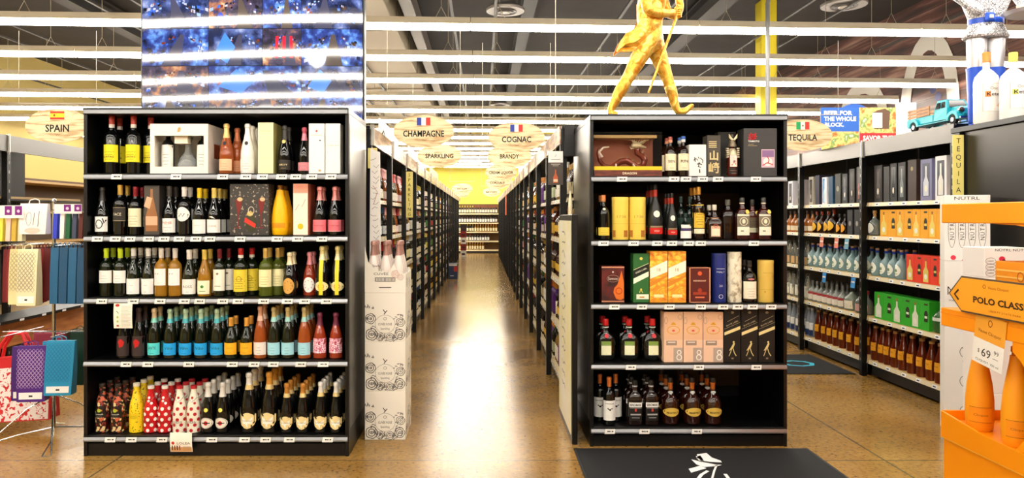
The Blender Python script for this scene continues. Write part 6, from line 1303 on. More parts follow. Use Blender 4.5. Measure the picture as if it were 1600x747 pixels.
facing(p, None, 'white rose bottle with copper foil in the open carton', [SX0+.047, SX0+.13, SX0+.213], .967, SY+.055, [3, 3, 3] if SW > .27 else [3, 3, 3], .04, 'rose bottles in the open carton', .001, gap=.012)

# floor sign board on the left of the right display
t = thing('sign_board', 'tall black-framed board with yellowish poster beside the right display', 'sign board', (PX(894, 4.7), 4.70, 0))
x = 0.0; MB().mat(BLACK).bbox(0, .035, 0, .79, .0, 1.47, .003).build('frame', t)
m = MB().mat(pattern('faded_yellow_poster', [(.35, 'f0e6a8'), (.6, 'f8f4e0')], 3, rough=.4)).box(-.004, -.0005, .05, .77, .05, 1.43)
Mp = flatYZ(-.004); m.mat(paper('8a8478'))
rn = random.Random(4)
for i in range(15):
    z = .3+i*.075; u = -.45; m.stroke(Mp, [(u-.1, z), (u-.03, z+rn.uniform(-.03, .03)), (u+.04, z), (u+.1, z+rn.uniform(-.03, .03))], .009)
m.build('poster_sheet', t)
p = bottle('cognac_bottle', 'tall', .03, .16, mat('f0e2c0', .3), paper('e8e0d0'), [], cat='bottle', label='small cream bottle standing on top of the black-framed sign board')
p.location = (PX(894, 4.7)+.018+.0, 4.95, 1.471); p.scale = (.5, .5, 1)
# ================================================================== ORANGE CHAMPAGNE STAND
OR = mat('ff9a00', .45); ORD2 = mat('f48800', .45); XO = 2.30
t = thing('display_stand', 'bright orange cardboard champagne stand in the right foreground', 'stand', (XO, 3.15, 0))
# local: x to the right, y away; the face towards the aisle is x = 0; y from -.55 (near) to .55 (far)
ya, yb = -.75, .53
def side_poly(pts, x0, x1, m): return m.prism([(y, z) for y, z in pts], x0, x1, 'yz')
m = MB().mat(OR).bbox(0, .55, ya, yb, 0, .44, .004); m.build('base_box', t)
m = MB().mat(OR); lip = [(ya, .40), (yb, .40), (yb, .485), (yb-.25, .455), (-.1, .44), (ya, .44)]
side_poly([(ya, .36), (yb, .36), (yb, .487), (yb-.3, .455), (-.12, .447), (ya, .45)], -.012, -.0005, m)
m.box(0, .55, yb+.0005, yb+.012, .36, .487).mat(mat('f8b040', .45)).box(-.012, .0, ya, yb, .355, .3595); m.build('tray_lip', t)
m = MB().mat(OR)
# side wall with arched opening: opening from far corner to y=-.13
arch = [(-.02, .45)]
for i in range(13):
    a = -PI/2+PI*i/12; arch.append((-.02-.02-.15*math.cos(a)*1.0, .665+.215*math.sin(a)))
wall = [(ya, .451), (.02, .451)]+[(.02-.12*math.sin(PI*i/12), .451+.42*i/12) for i in range(1, 12)]+[(.04, .871), (.04, .9145), (ya, .9145)]
side_poly(wall, -.006, .0, m); m.box(0.53, .55, ya, yb, .4405, .9145); m.box(.001, .529, ya, ya+.02, .4405, .9145); m.build('side_wall', t)
m = MB().mat(OR).bbox(-.012, .55, ya, yb, .915, 1.004, .003).mat(ORD2).box(-.0135, -.012, ya, yb, .978, .982)
M = flatYZ(-.012)
for i in range(5): m.mat(paper('8a3c08')).text(M, 'CLICQUOT', -.0+i*.3-.1, .993, .014, .002, w=.1)
m.build('middle_band', t)
m = MB().mat(mat('ffa008', .45)).bbox(-.01, .55, ya, yb, 1.425, 1.52, .004)
m.mat(OR); side_poly([(ya, 1.424), (.17, 1.424)]+[(.17-.9*math.sin(PI/2*i/10), 1.424-.4*(1-math.cos(PI/2*i/10))) for i in range(1, 11)]+[(ya, 1.02)], 0, .01, m)
m.build('top_beam', t)
m = MB().mat(OR).bbox(.30, .54, ya, yb-.5, 1.0045, 1.424, .003); m.build('back_column', t)
# arrow sign fixed on the side above the band
t2 = thing('arrow_sign', 'orange arrow-shaped sign lettered POLO CLASSIC pointing left', 'sign', (XO-.03, 3.15, 1.005))
yy0, yy1 = .43, -.6
t2.scale = (1, 1, .80)
P = [(-yy0, .10), (-yy0+.09, .205), (-yy1, .205), (-yy1, .0), (-yy0+.09, .0)]
m = MB().mat(mat('5c4a3a', .5)).prism([(-a, b) for a, b in [(-yy0-.012, .10), (-yy0+.085, .213), (-yy1, .213), (-yy1, .0), (-yy0+.085, .0)]][::-1], 0.0015, .006, 'yz')
m.mat(mat('f7a823', .45)).prism([(-a, b) for a, b in [(-yy0+.004, .10), (-yy0+.09, .203), (-yy1, .203), (-yy1, .01), (-yy0+.09, .01)]][::-1], -.002, .0014, 'yz')
M = flatYZ(-.002); m.mat(paper('3a1c06')).text(M, 'POLO CLASSIC', -.07, .088, .05, .0015, w=.37, bold=.03).stroke(M, [(-.36, .13), (-.39, .10), (-.36, .07)], .012)
m.mat(paper('b05c10')).text(M, 'Veuve Clicquot', -.09, .165, .022, .0015, w=.13).text(M, 'LIBERTY STATE PARK', -.05, .035, .015, .0015, w=.2).ring(M, -.18, .168, .01, .012, .003, .0015)
m.build('sign_panel', t2); MB().mat(mat('5c4a3a', .5)).box(.0065, .02, -.3, .3, 0, .15).build('easel_back', t2)
# orange boxes on the band
for i, (y0, z0) in enumerate(((-.22, 1.005), (-.22, 1.132))):
    m = MB().mat(mat('f0941c', .4)).bbox(0, .2, 0, .42, 0, .123, .003); M = lambda u, v, off: (-off, -u+.21, v)
    for q in range(3): m.mat(mat('ffc060', .4)).rect(M, -.2, -.08+q*.04, .02+.03*q, .028+.03*q, .001, 1, 1)
    m.mat(paper('a85410')).text(M, 'Veuve', .03, .055, .04, .0015).ring(M, -.05, .06, .02, .022, .004, .0015)
    m.build('champagne_box', loc=(XO+.03, 3.15+y0, z0+.001), props=(('lower', 'upper')[i]+' orange champagne box stacked behind the arrow sign', 'box', 'orange champagne boxes'))
# two magnums in orange jackets in the tub
for i, (px, Y) in enumerate(((1524, 3.52), (1562, 3.27))):
    x = PX(px, Y)+.02; x = max(x, XO+.07); H = .425 if i == 0 else .44
    def ex(t_, M, R, H_):
        pass
    p = bottle('champagne_bottle', 'jacket', .062, H, mat('f99e0c' if i == 0 else 'ffa40a', .55), mat('d8780c', .4), [('rect', .75, .1, .27, mat('f8960a', .5), lambda m, M, a, z0, z1: (m.mat(paper('9c4c08')).rect(M, -a, a, z1-.002, z1, .002, 6, 1).rect(M, -a, a, z0, z0+.002, .002, 6, 1).text(M, 'Clicquot', 0, (z0+z1)/2, .014, .002, w=a*1.3)))], cat='champagne bottle', seg=26,
        label=('left champagne magnum in orange jacket inside the orange stand', 'right champagne magnum in orange jacket with printed label, inside the orange stand')[i])
    p.location = (x, Y, .442); p.rotation_euler = (0, 0, -.5)
# price card taped on the band
t3 = thing('price_card', 'tilted price card reading 69.99 hanging on the orange stand', 'card', (XO-.016, 3.34, .775))
m = MB().mat(paper('f8f4ec')).box(-.0012, 0, -.10, .10, 0, .115).mat(paper('f4a830')).box(-.0012, 0, -.10, .10, .1152, .235)
M = lambda u, v, off: (-.0012-off, -u, v)
m.mat(INK).text(M, '69', -.01, .06, .055, .0006, w=.06).text(M, '99', .055, .078, .028, .0006, w=.03).stroke(M, [(.035, .05), (.07, .05)], .002, .0006).text(M, '$', -.06, .06, .025, .0006).text(M, 'CLIQUOT  750 ml', 0, .018, .014, .0006, w=.15)
m.mat(paper('8a3c10')).text(M, 'Veuve Clicquot', 0, .155, .022, .0006, w=.15).ring(M, 0, .2, .014, .016, .004, .0006)
m.build('card_sheet', t3); t3.rotation_euler = (.14, 0, 0)

# ================================================================== WHITE SELTZER CASES
NW = mat('f2eeea', .4)
def nutrl_print(big, w, h):
    def fn(m, M):
        if big == 0:
            m.mat(INK).text(M, 'NÜTRL', 0, h*.955, .03, .001, w=w*.55)
            for q in range(4): 
                u = w*(-.33+.22*q); m.ring(M, u, h*.46, w*.085, h*.26, .0025, .001, 24)
                for k, ch in enumerate('NÜTR'): m.text(lambda a, b, o, u=u: M(u-(b-h*.45), h*.45+(a-u), o), ch, u+(-.045+.03*k), h*.45, .035, .001)
            m.mat(mat('0c0c0e', .3)).rect(M, -w*.22, w*.4, h*.67, h*.76, .002); m.mat(paper('f8f8f8')).text(M, '16', .0, h*.715, h*.06, .003).text(M, '$', -.05, h*.72, h*.03, .003)
            m.mat(paper('e8304c')).oval(M, -w*.3, h*.05, w*.06, w*.06, .002).fan(M, [(-w*.12, h*.0+.002), (w*.16, h*.0+.002), (w*.1, h*.22)], .002, 1).oval(M, w*.3, h*.06, w*.08, w*.06, .002)
            m.mat(paper('3c8a34')).oval(M, w*.2, h*.1, w*.05, w*.03, .0024, 8, 1)
        elif big == 1:
            m.mat(INK).text(M, 'NÜTRL', 0, h*.55, .085, .001, w=w*.85, bold=-.01); m.text(M, 'VODKA SELTZER', -w*.15, h*.4, .018, .001, w=w*.5)
        else:
            for q, (v, s1, s2) in enumerate(((.77, 'NO ADDED', 'SUGAR'), (.50, 'GLUTEN', 'FREE'), (.22, '100', 'CALORIES'))):
                m.mat(INK).ring(M, 0, h*v, .042, .042, .003, .001, 24)
                if q == 0: m.stroke(M, [(-.03, h*v+.03), (.03, h*v-.03)], .003).ring(M, 0, h*v, .018, .018, .002, .001, 4)
                elif q == 1: m.text(M, 'GF', 0, h*v, .035, .001)
                else: m.stroke(M, [(-.015, h*v-.02), (.012, h*v), (0, h*v+.025)], .003)
                m.text(M, s1, 0, h*(v-.085), .016, .001, w=.05).text(M, s2, 0, h*(v-.12), .016, .001, w=.04)
    return fn
NX0, NY, NWd, NR_ = 3.10, 4.95, .26, -math.radians(25)
hs = [(0.001, .72, 2), (.721, 1.16, 1), (1.161, 1.60, 0)]
for i, (a, b_, k) in enumerate(hs):
    m = MB().mat(NW).bbox(-NWd/2, NWd/2, 0, .2, 0, b_-a, .003)
    if k == 2: nutrl_print(2, NWd, .719)(m, flatXZ(0))
    elif k != 2: nutrl_print(k, NWd, b_-a)(m, flatXZ(0))
    m.build('seltzer_case', loc=(NX0+NWd/2*math.cos(NR_), NY+NWd/2*math.sin(NR_), a), rz=NR_, props=(('tall white seltzer case printed with ingredient icons', 'middle white seltzer case with large thin lettering', 'top white seltzer case with cans and black price display')[i]+' by the tequila wall', 'box', 'white seltzer cases'))
W2 = .2; X2 = 2.93
for i, (a, b_) in enumerate(((.001, .42), (.421, .84), (.841, 1.10), (1.101, PZ(387, 4.3)))):
    m = MB().mat(NW).bbox(0, W2+.06, 0, .2, 0, b_-a, .003); M = lambda u, v, off: (u, -off, v); h = b_-a
    if i == 3:
        for q in range(3): m.mat(INK).ring(M, .035, h*(.15+.2*q), .03, .02, .002, .001, 20).text(M, 'CHERRY', .035, h*(.15+.2*q), .012, .0012, w=.04)
        m.text(M, 'NÜTRL NÜTRL', .16, h*.92, .02, .001, w=.2)
        m.mat(paper('d82444')).oval(M, .1, h*.62, .018, .016, .002).oval(M, .105, h*.28, .016, .014, .002).oval(M, .12, h*.1, .014, .014, .002); m.mat(mat('20181c', .4)).oval(M, .11, h*.48, .016, .022, .0024).oval(M, .12, h*.36, .014, .018, .0024)
    m.build('seltzer_case', loc=(X2, 4.3, a), props=('white seltzer case just behind the orange stand, '+('bottom of its stack', 'second of its stack', 'third of its stack', 'topmost, printed with cherries')[i], 'box', 'white seltzer cases behind the orange stand'))

# ================================================================== ON TOP OF THE TEQUILA WALL
TT = 2.101
def bigbottle(px, Y, cap, lab, desc):
    x = PX(px, Y); H = PZ(82, Y)-TT-.001
    t = thing('vodka_bottle', desc, 'vodka bottle', (x, Y, TT))
    R = .078
    m = MB().mat(mat('f6f2ee', .12, 0, .5)).lathe([(R*.95, 0), (R, .012), (R, H*.58), (R*.9, H*.66), (R*.55, H*.73), (R*.28, H*.77), (R*.26, H*.9)], seg=28); m.build('glass_body', t)
    MB().mat(mat(cap, .35)).lathe([(R*.34, H*.86), (R*.34, H*.99), (R*.3, H)], seg=20).build('cap', t)
    Mb = lambda u, v, off: (u, -math.sqrt(max((R+off)**2-u*u, 0)), v)
    m = MB().mat(paper('fbf8f4')).rect(Mb, -.06, .06, H*.16, H*.54, .001); m.mat(paper('b0a898'))
    for (a, b_, c, d) in ((-.06, .06, .16, .163), (-.06, .06, .537, .54)): m.rect(Mb, a, b_, H*c, H*d, .002)
    m.rect(Mb, -.06, -.058, H*.16, H*.54, .002, 1, 1).rect(Mb, .058, .06, H*.16, H*.54, .002, 1, 1)
    m.mat(paper(lab)).rect(Mb, -.05, -.02, H*.36, H*.44, .002); m.mat(INK).text(Mb, 'Ketel', .0, H*.4, .035, .003, w=.085, bold=.01); m.mat(GI2).text(Mb, 'One', .0, H*.48, .03, .003, w=.05)
    m.mat(paper('f0c49c')).fan(Mb, [(.0, H*.18), (.055, H*.18), (.055, H*.32), (.03, H*.26)], .002, 1)
    m.build('front_label', t)
    return t
bigbottle(1541, 5.12, 'ec8c3c', 'e89048', 'large white vodka bottle with orange cap atop the tequila wall')
bigbottle(1583, 4.93, 'f0d860', 'c8d070', 'large white vodka bottle with pale yellow cap at the right edge, atop the display')
# silver and blue costumed figure with tray
SIL = mat('c4c4c8', .3, .6); LACE, nt, b = nmat('silver_filigree'); L = nt.links.new
tc = N(nt, 'ShaderNodeTexCoord'); n1 = N(nt, 'ShaderNodeTexVoronoi'); n1.inputs['Scale'].default_value = 55; n1.feature = 'DISTANCE_TO_EDGE'; L(tc.outputs['Object'], n1.inputs['Vector'])
r1 = ramp(nt, [(.05, '707078'), (.12, 'e8e8ec')]); L(n1.outputs['Distance'], r1.inputs[0]); L(r1.outputs[0], b.inputs['Base Color']); b.inputs['Roughness'].default_value = .4; b.inputs['Metallic'].default_value = .3
BLU = mat('1c50c8', .35)
YF_ = 5.27; t = thing('figurine', 'silver and blue costumed waiter figure holding a tray, above the vodka bottles', 'figurine', (PX(1543, YF_)+.0, YF_+.02, TT+.001))
zf = lambda py: PZ(py, YF_)-TT
MB().mat(BLU).lathe([(.115, 0), (.115, .02), (.1, .03)], lambda a: (math.cos(a), .65*math.sin(a)), 24).build('foot_plate', t)
for sx, nm in ((-1, 'l'), (1, 'r')):
    m = MB().mat(BLU).lathe([(.05, .03), (.055, .05), (.058, zf(150)), (.066, zf(112)), (.068, zf(106))], c=(sx*.064, 0, 0), seg=18); m.build('boot', t)
    m = MB().mat(SIL).lathe([(.056, zf(107)), (.062, zf(90)), (.066, zf(62)), (.06, zf(55))], c=(sx*.064, 0, 0), seg=18); m.build('leg', t)
m = MB().mat(LACE).lathe([(.15, zf(60)), (.158, zf(57)), (.135, zf(48)), (.115, zf(38))], lambda a: (math.cos(a), .75*math.sin(a)), 26); m.build('coat_skirt', t)
m = MB().mat(BLU).lathe([(.118, zf(38)), (.12, zf(30))], lambda a: (math.cos(a), .75*math.sin(a)), 26).bbox(-.07, .0, -.11, -.085, zf(38), zf(24), .01).mat(SIL).bbox(-.05, -.02, -.116, -.111, zf(34), zf(28), .004); m.build('belt', t)
m = MB().mat(LACE).lathe([(.115, zf(30)), (.13, zf(20)), (.165, zf(0)), (.175, zf(-20)), (.15, zf(-42)), (.06, zf(-52)), (.05, zf(-58))], lambda a: (math.cos(a), .75*math.sin(a)), 26); m.build('torso', t)
m = MB().mat(paper('e8c8b0')).ball((0, 0, zf(-78)), .085, 18, 12, (.85, .95, 1.1)); m.ball((0, -.085, zf(-77)), .013, 8, 6)
m.mat(INK).ball((-.03, -.078, zf(-83)), .008, 8, 6).ball((.03, -.078, zf(-83)), .008, 8, 6).mat(paper('a04038')).box(-.02, .02, -.086, -.075, zf(-68), zf(-67)); m.build('head', t)
MB().mat(BLU).lathe([(.09, zf(-90)), (.095, zf(-92)), (.08, zf(-110)), (.085, zf(-112))], seg=20).build('hat', t)
MB().mat(LACE).tube([(.15, 0, zf(-35)), (.22, -.03, zf(-5)), (.2, -.14, zf(22)), (.17, -.2, zf(30))], [.05, .045, .035, .03], 12).build('arm', t)
MB().mat(LACE).tube([(-.15, 0, zf(-35)), (-.2, -.02, zf(-5)), (-.13, -.08, zf(18)), (-.09, -.11, zf(22))], [.05, .045, .035, .03], 12).build('arm', t)
m = MB().mat(paper('f0e8e0')).ball((.16, -.21, zf(30)), .03, 10, 8, (1, 1, .6))
for k in range(4): m.tube([(.14+.013*k, -.225, zf(30)), (.14+.013*k, -.25, zf(31)), (.14+.013*k, -.255, zf(33.5))], [.008, .007, .006], 6)
m.tube([(.135, -.2, zf(30)), (.115, -.22, zf(30)), (.11, -.235, zf(31))], [.009, .008, .006], 6)
m.build('hand', t)
MB().mat(SIL).lathe([(.02, zf(36.5)), (.16, zf(36)), (.185, zf(31.5)), (.18, zf(31.2)), (.155, zf(34.5))], c=(.16, -.25, 0), seg=30).build('tray', t)
for k, (dx, dy_) in enumerate(((.08, -.02), (.15, -.05), (.2, .03), (.26, -.01))):
    MB().mat(paper('f0dfb8')).lathe([(.018, 0), (.024, .004), (.026, .045), (.02, .05)], c=(0, 0, 0), seg=14).build('small_cup', loc=(PX(1543, YF_)+dx-.02, YF_-.23+dy_*.6, TT+zf(34)+.002), props=(f'cream cup on the silver tray of the costumed figure, {ORD[k]} from the left', 'cup', 'cups on the silver tray'))
# toy pickup truck
TB = mat('28b8c8', .4); t = thing('toy_truck', 'turquoise vintage toy pickup truck with wooden stake bed atop the tequila wall', 'toy truck', (XT+.1, 5.76, 2.141), PI/2-.0); t.scale = (1.12, 1.12, 1.12)
# local x along the wall: +x points away from the viewer (bed end), cab and bonnet towards the viewer
lm = MB().mat(TB)
lm.bbox(-.02, .30, -.075, .075, .045, .10, .006); lm.build('bed', t)
STK = pattern('stake_wood', [(.3, '9c6030'), (.7, 'd09858')], 20, stretch=(1, 1, 8))
for s_ in (-1, 1):
    m = MB().mat(STK)
    for q in range(3): m.box(.02, .28, min(s_*.07, s_*.078), max(s_*.07, s_*.078), .103+.022*q, .12+.022*q)
    for xx in (.03, .15, .265): m.box(xx, xx+.008, min(s_*.066, s_*.07), max(s_*.066, s_*.07), .1, .168)
    m.build('stake_side', t)
m = MB().mat(TB).add([(x_, y_*sy, z_) for sy in (-1, 1) for (x_, y_, z_) in ((-.025, .075, .05), (-.17, .075, .05), (-.175, .075, .125), (-.15, .062, .185), (-.05, .062, .188), (-.025, .07, .125))],
    [(0, 1, 2, 3, 4, 5), (11, 10, 9, 8, 7, 6)]+[(i, i+6, (i+1) % 6+6, (i+1) % 6) for i in range(6)])
m.mat(mat('14181c', .1)); 
for sy in (-1, 1):
    m.add([(-.155, sy*.0745, .13), (-.105, sy*.0745, .13), (-.105, sy*.067, .172), (-.143, sy*.0675, .172)], [(0, 1, 2, 3)]); m.add([(-.095, sy*.0745, .13), (-.04, sy*.0745, .13), (-.055, sy*.067, .172), (-.095, sy*.067, .172)], [(0, 1, 2, 3)])
m.add([(-.1765, -.06, .13), (-.1765, .06, .13), (-.156, .05, .178), (-.156, -.05, .178)], [(0, 1, 2, 3)])
m.build('cab', t)
m = MB().mat(TB); 
hood = [(-.171, .05), (-.30, .05), (-.315, .07), (-.31, .105), (-.28, .122), (-.171, .128)]
m.add([(x_, sy*.05, z_) for sy in (-1, 1) for x_, z_ in hood], [(0, 1, 2, 3, 4, 5), (11, 10, 9, 8, 7, 6)]+[(i, i+6, (i+1) % 6+6, (i+1) % 6) for i in range(6)]); m.build('bonnet', t)
for sy in (-1, 1):
    for xc in (-.245, .20):
        fpts = [(xc-.065, .035)]+[(xc-.065*math.cos(PI*i/8), .04+.055*math.sin(PI*i/8)) for i in range(9)]+[(xc+.065, .035)]
        inn = [(xc+.042*math.cos(PI*i/8), .035+.038*math.sin(PI*i/8)) for i in range(9)]
        MB().mat(TB).prism(fpts+inn, sy*.052 if sy > 0 else sy*.088, sy*.088 if sy > 0 else sy*.052, 'xz').build('fender', t)
        wv = MB().mat(mat('1a1a1a', .7)); wv.T = Matrix.Translation((xc, sy*.072, .036)) @ Matrix.Rotation(PI/2, 4, 'X'); wv.lathe([(.03, -.012), (.036, -.009), (.036, .009), (.03, .012)], seg=18); wv.mat(CHROME).lathe([(.014, -.0135), (.016, -.012), (.016, .012), (.014, .0135)], seg=12); wv.build('wheel', t)
    MB().mat(mat('403830', .2)).ball((-.305, sy*.06, .095), .017, 10, 8).mat(CHROME).ball((-.300, sy*.06, .095), .019, 10, 8).build('headlight', t)
    MB().mat(TB).box(-.18, .14, min(sy*.076, sy*.09), max(sy*.076, sy*.09), .035, .041).build('running_board', t)
m = MB().mat(CHROME).bbox(-.33, -.32, -.085, .085, .035, .05, .003); 
for q in range(5): m.bbox(-.3185, -.315, -.03, .03, .055+.009*q, .059+.009*q, .0008)
m.build('bumper', t)
# promotional boards behind the tequila wall
def board(x0, x1, z0, z1, Y, col, label, draw, name='promo_board'):
    w, h = x1-x0, z1-z0; m = MB().mat(paper(col)).bbox(-w/2, w/2, 0, .02, 0, h, .002); draw(m, flatXZ(0), w, h)
    return m.build(name, loc=((x0+x1)/2, Y, z0), props=(label, 'poster board', 'boards above the tequila wall'))
m = MB().mat(mat('cfc4b0', .6)).bbox(4.08, 6.3, 8.4, 9.2, 0, 2.1, .01)
for q in range(5): m.mat(mat('5a5048', .6)).box(4.1, 6.28, 8.395, 8.4, .3+.4*q, .33+.4*q)
m.build('tall_cabinet', props=('tall pale cabinet carrying the promotional boards behind the tequila wall', 'cabinet'))
Yb = 8.5; ZB = 2.102
food = pattern('food_picture', [(.3, '6a3018'), (.42, 'd88a3c'), (.5, 'f4d888'), (.6, '6c9a3c'), (.7, 'f4ece0')], 9, detail=3, rough=.5)
def blue(m, M, w, h):
    m.mat(paper('2c68c8')).rect(M, -w*.5, w*.5, h*.55, h, .001); m.mat(food).rect(M, -w*.5, w*.5, 0, h*.55, .001)
    m.mat(paper('f4f4f4')).text(M, 'BEER FOR', -w*.05, h*.9, h*.11, .002, w=w*.75, bold=.04).text(M, 'THE WHOLE', 0, h*.79, h*.11, .002, w=w*.85, bold=.04).text(M, 'BLOCK.', -w*.15, h*.68, h*.1, .002, w=w*.5, bold=.04); m.mat(paper('3c90d8')).oval(M, 0, h*.14, w*.1, h*.08, .003)
board(PX(1283, Yb), PX(1342, Yb), ZB, PZ(168, Yb), Yb, '2c68c8', 'blue board lettered BEER FOR THE WHOLE BLOCK with food below', blue)
def savor(m, M, w, h):
    m.mat(food).rect(M, -w*.5, w*.5, h*.52, h, .001); m.mat(paper('6c5040')).fan(M, [(-w*.1, h*.6), (w*.3, h*.6), (w*.34, h*.92), (w*.2, h*.98), (0, h*.95), (-w*.14, h*.9)], .002, 1); m.mat(paper('f6f2ec')).rect(M, -w*.16, w*.12, h*.62, h*.9, .003)
    m.mat(paper('d82c38')).rect(M, -w*.5, w*.5, 0, h*.52, .002); m.mat(paper('f6f2ec')).text(M, 'SAVOR THE', 0, h*.43, h*.12, .003, w=w*.82, bold=.05).text(M, 'SUMMER', -w*.08, h*.27, h*.13, .003, w=w*.65, bold=.05)
board(PX(1343, Yb), PX(1400, Yb), ZB, PZ(168, Yb), Yb, 'f0ece4', 'board with food picture and red band lettered SAVOR THE', savor)
def disc(m, M, w, h):
    m.mat(paper('2860c0')).oval(M, 0, h*.55, w*.5, h*.42, .0015, 24, 1); m.mat(paper('f4f4f4')).text(M, 'ALL', 0, h*.72, h*.2, .003, w=w*.3, bold=.04).text(M, 'BEERS', 0, h*.52, h*.2, .003, w=w*.5, bold=.04)
Yc_ = 8.8; m = MB().mat(paper('2860c0')).prism([(.24*math.cos(2*PI*i/28), .22+.22*math.sin(2*PI*i/28)) for i in range(28)], 0, -.02, 'xz').box(-.02, .02, -.001, .02, -.26, .0)
M = flatXZ(-.02); m.mat(paper('f4f4f4')).text(M, 'ALL', 0, .29, .07, .002, w=.12, bold=.04).text(M, 'BEERS', 0, .21, .07, .002, w=.2, bold=.04)
m.build('round_board', loc=(PX(1334, Yc_), Yc_, ZB+.262), props=('round blue board peeping above the BEER FOR board', 'poster board'))
board(PX(1400, 8.7), PX(1432, 8.7), ZB, PZ(160, 8.7), 8.7, 'f8f6f0', 'plain white board between the red board and the toy truck', lambda m, M, w, h: None)

# ================================================================== BAG RACK AT LEFT
RX, RY = -2.80, 4.80; t = thing('bag_rack', 'chrome wire spinner rack of wine gift bags left of the display', 'rack', (RX, RY, 0))
MB().mat(CHROME).tube([(0, 0, .08), (0, 0, 1.55)], .011, 10).mat(CHROME).ball((0, 0, 1.56), .016, 10, 8).build('pole', t)
for k in range(4):
    a = -2.65+k*PI/2; c, s_ = math.cos(a), math.sin(a)
    MB().mat(CHROME).tube([(0, 0, .30), (c*.15, s_*.15, .22), (c*.36, s_*.36, .03), (c*.40, s_*.40, .012), (c*.38+s_*.05, s_*.38-c*.05, .008), (c*.2, s_*.2, .06), (0, 0, .085)], .005, 6).build('leg', t)
ARMS = []
for lvl, z in enumerate((1.275, .71)):
    MB().mat(CHROME).tube([(.012, 0, z), (-.25, 0, z)], .004, 6).tube([(-.25, 0, z), (-.29, 0, z), (-.29, 0, z+.01)], .003, 6).build('hook_arm', t)
    MB().mat(CHROME).tube([(-.012, 0, z), (.22, 0, z)], .004, 6).build('hook_arm', t)
    MB().mat(CHROME).tube([(-.19, -.24, z), (-.19, .2, z)], .003, 6).tube([(-.32, -.02, z), (.22, -.02, z)], .003, 6).build('cross_wire', t)
    MB().mat(CHROME).tube([(.12, -.24, z), (.12, .2, z)], .003, 6).build('cross_wire', t)
MB().mat(CHROME).tube([(-.30, -.03, 1.50), (.24, -.03, 1.50)], .003, 6).build('hook_arm', t)
def lattice(col, s_=.022):
    def fn(m, M, w, h, z0=.0):
        m.mat(col); n = int(w/s_)+1
        y = h*.28
        k = 0
        while y < h*.93:
            for i in range(n):
                u = -w/2+.008+(i+.5*(k % 2))*s_
                if u+s_*.5 < w/2-.004:
                    m.stroke(M, [(u-s_*.45 if u-s_*.45 > -w/2 else -w/2, y), (u, y+s_*.55), (u+s_*.45, y), (u, y-s_*.55), (u-s_*.45 if u-s_*.45 > -w/2 else -w/2, y)], .0018, .0006)
            y += s_*.62; k += 1
    return fn
def bag(px, ptop, pbot, w, Y, col, label, draw=None, d=.075, tilt=0., band=True, name='gift_bag', n=1, group=None, rz=0., handle=None):
    x = PX(px, Y); z0 = PZ(pbot, Y); h = PZ(ptop, Y)-z0
    t = thing(name, label, 'gift bag', (x, Y, z0), rz, group)
    m = MB().mat(paper(col)); vs = []
    for (v, wd, dp) in ((0, .92, 1.), (.02, .96, 1.), (.5, 1., .8), (.93, 1., .45), (1., 1., .35)):
        vs += [(-w/2*wd+tilt*(1-v), -d/2*dp, h*v), (w/2*wd+tilt*(1-v), -d/2*dp, h*v), (w/2*wd+tilt*(1-v), d/2*dp, h*v), (-w/2*wd+tilt*(1-v), d/2*dp, h*v)]
    fs = [(3, 2, 1, 0), (16, 17, 18, 19)]+[(4*k+q, 4*k+(q+1) % 4, 4*k+4+(q+1) % 4, 4*k+4+q) for k in range(4) for q in range(4)]
    m.add(vs, fs)
    def M(u, v, off):
        f = v/h; dp = 1-.4*f if f < .5 else .8-.9*(f-.5); sc = .94+.06*min(1, f*2)
        return (u*sc+tilt*(1-f), -d/2*dp-off-.0015, v)
    if draw: draw(m, M, w, h)
    if band: m.mat(paper('f0ece8')).rect(M, -w*.42, w*.42, h*.05, h*.17, .0008, 2, 1).mat(INK).rect(M, -w*.06, w*.08, h*.09, h*.12, .0014, 1, 1)
    m.build('bag_body', t)
    hc = handle or col
    for q in ((-1,) if n else ()):
        MB().mat(paper(hc)).tube([(-w*.2+0, q*d*.17, h-.005), (-w*.17, q*d*.1, h+.02), (0, 0, h+.03), (w*.17, q*d*.1, h+.02), (w*.2, q*d*.17, h-.005)], .003, 5).build('handle', t)
    return t
bag(52, 540, 626, .17, 4.62, '4a1878', 'purple wine gift bag with pale lattice pattern, lower left of rack', lattice(paper('c8a8d0')), rz=.12)
bag(43, 541, 624, .17, 4.72, '42146c', 'purple wine gift bag directly behind the front purple one', None, rz=.12)
bag(97, 532, 616, .17, 4.62, '1c8cb8', 'bright blue wine gift bag with lattice pattern, lower row of rack', lattice(paper('1a6c94')), tilt=-.012, rz=.08)
bag(90, 533, 612, .17, 4.72, '187ca4', 'blue wine gift bag directly behind the front blue one', None, tilt=-.012, rz=.08)
bag(126, 516, 600, .12, 4.92, '143c28', 'dark green wine gift bag by the edge of the display', None, band=False)
bag(78, 520, 560, .2, 5.0, '8c1038', 'dark crimson wine gift bag behind the pole, lower row', None, band=False)
bag(46, 389, 477, .125, 4.60, 'ece0b4', 'cream wine gift bag with dark lattice, middle row', lattice(paper('6a6458'), .024))
bag(32, 389, 475, .115, 4.68, 'e6d8a0', 'cream-yellow wine gift bag half hidden behind the lattice one', lattice(paper('8a8468'), .024), band=False)
for k in range(3): bag(13+6*k, 390, 472-2*k, .05, 4.80-.04*k, ('6c0c14', '84141c', '5c0c12')[k], 'narrow dark red gift bag left of the cream bags, '+('leftmost', 'middle', 'rightmost')[k], None, d=.05, band=False, group='dark red gift bags left of the cream ones')
for k in range(4): bag(60+5*k, 388, 474-2*k, .045, 4.80-.04*k, ('7c1018', '641018', '8c1820', '5c0c12')[k], f'narrow dark red gift bag between cream bag and pole, {ORD[k]} from left', None, d=.05, band=False, group='dark red gift bags beside the pole')
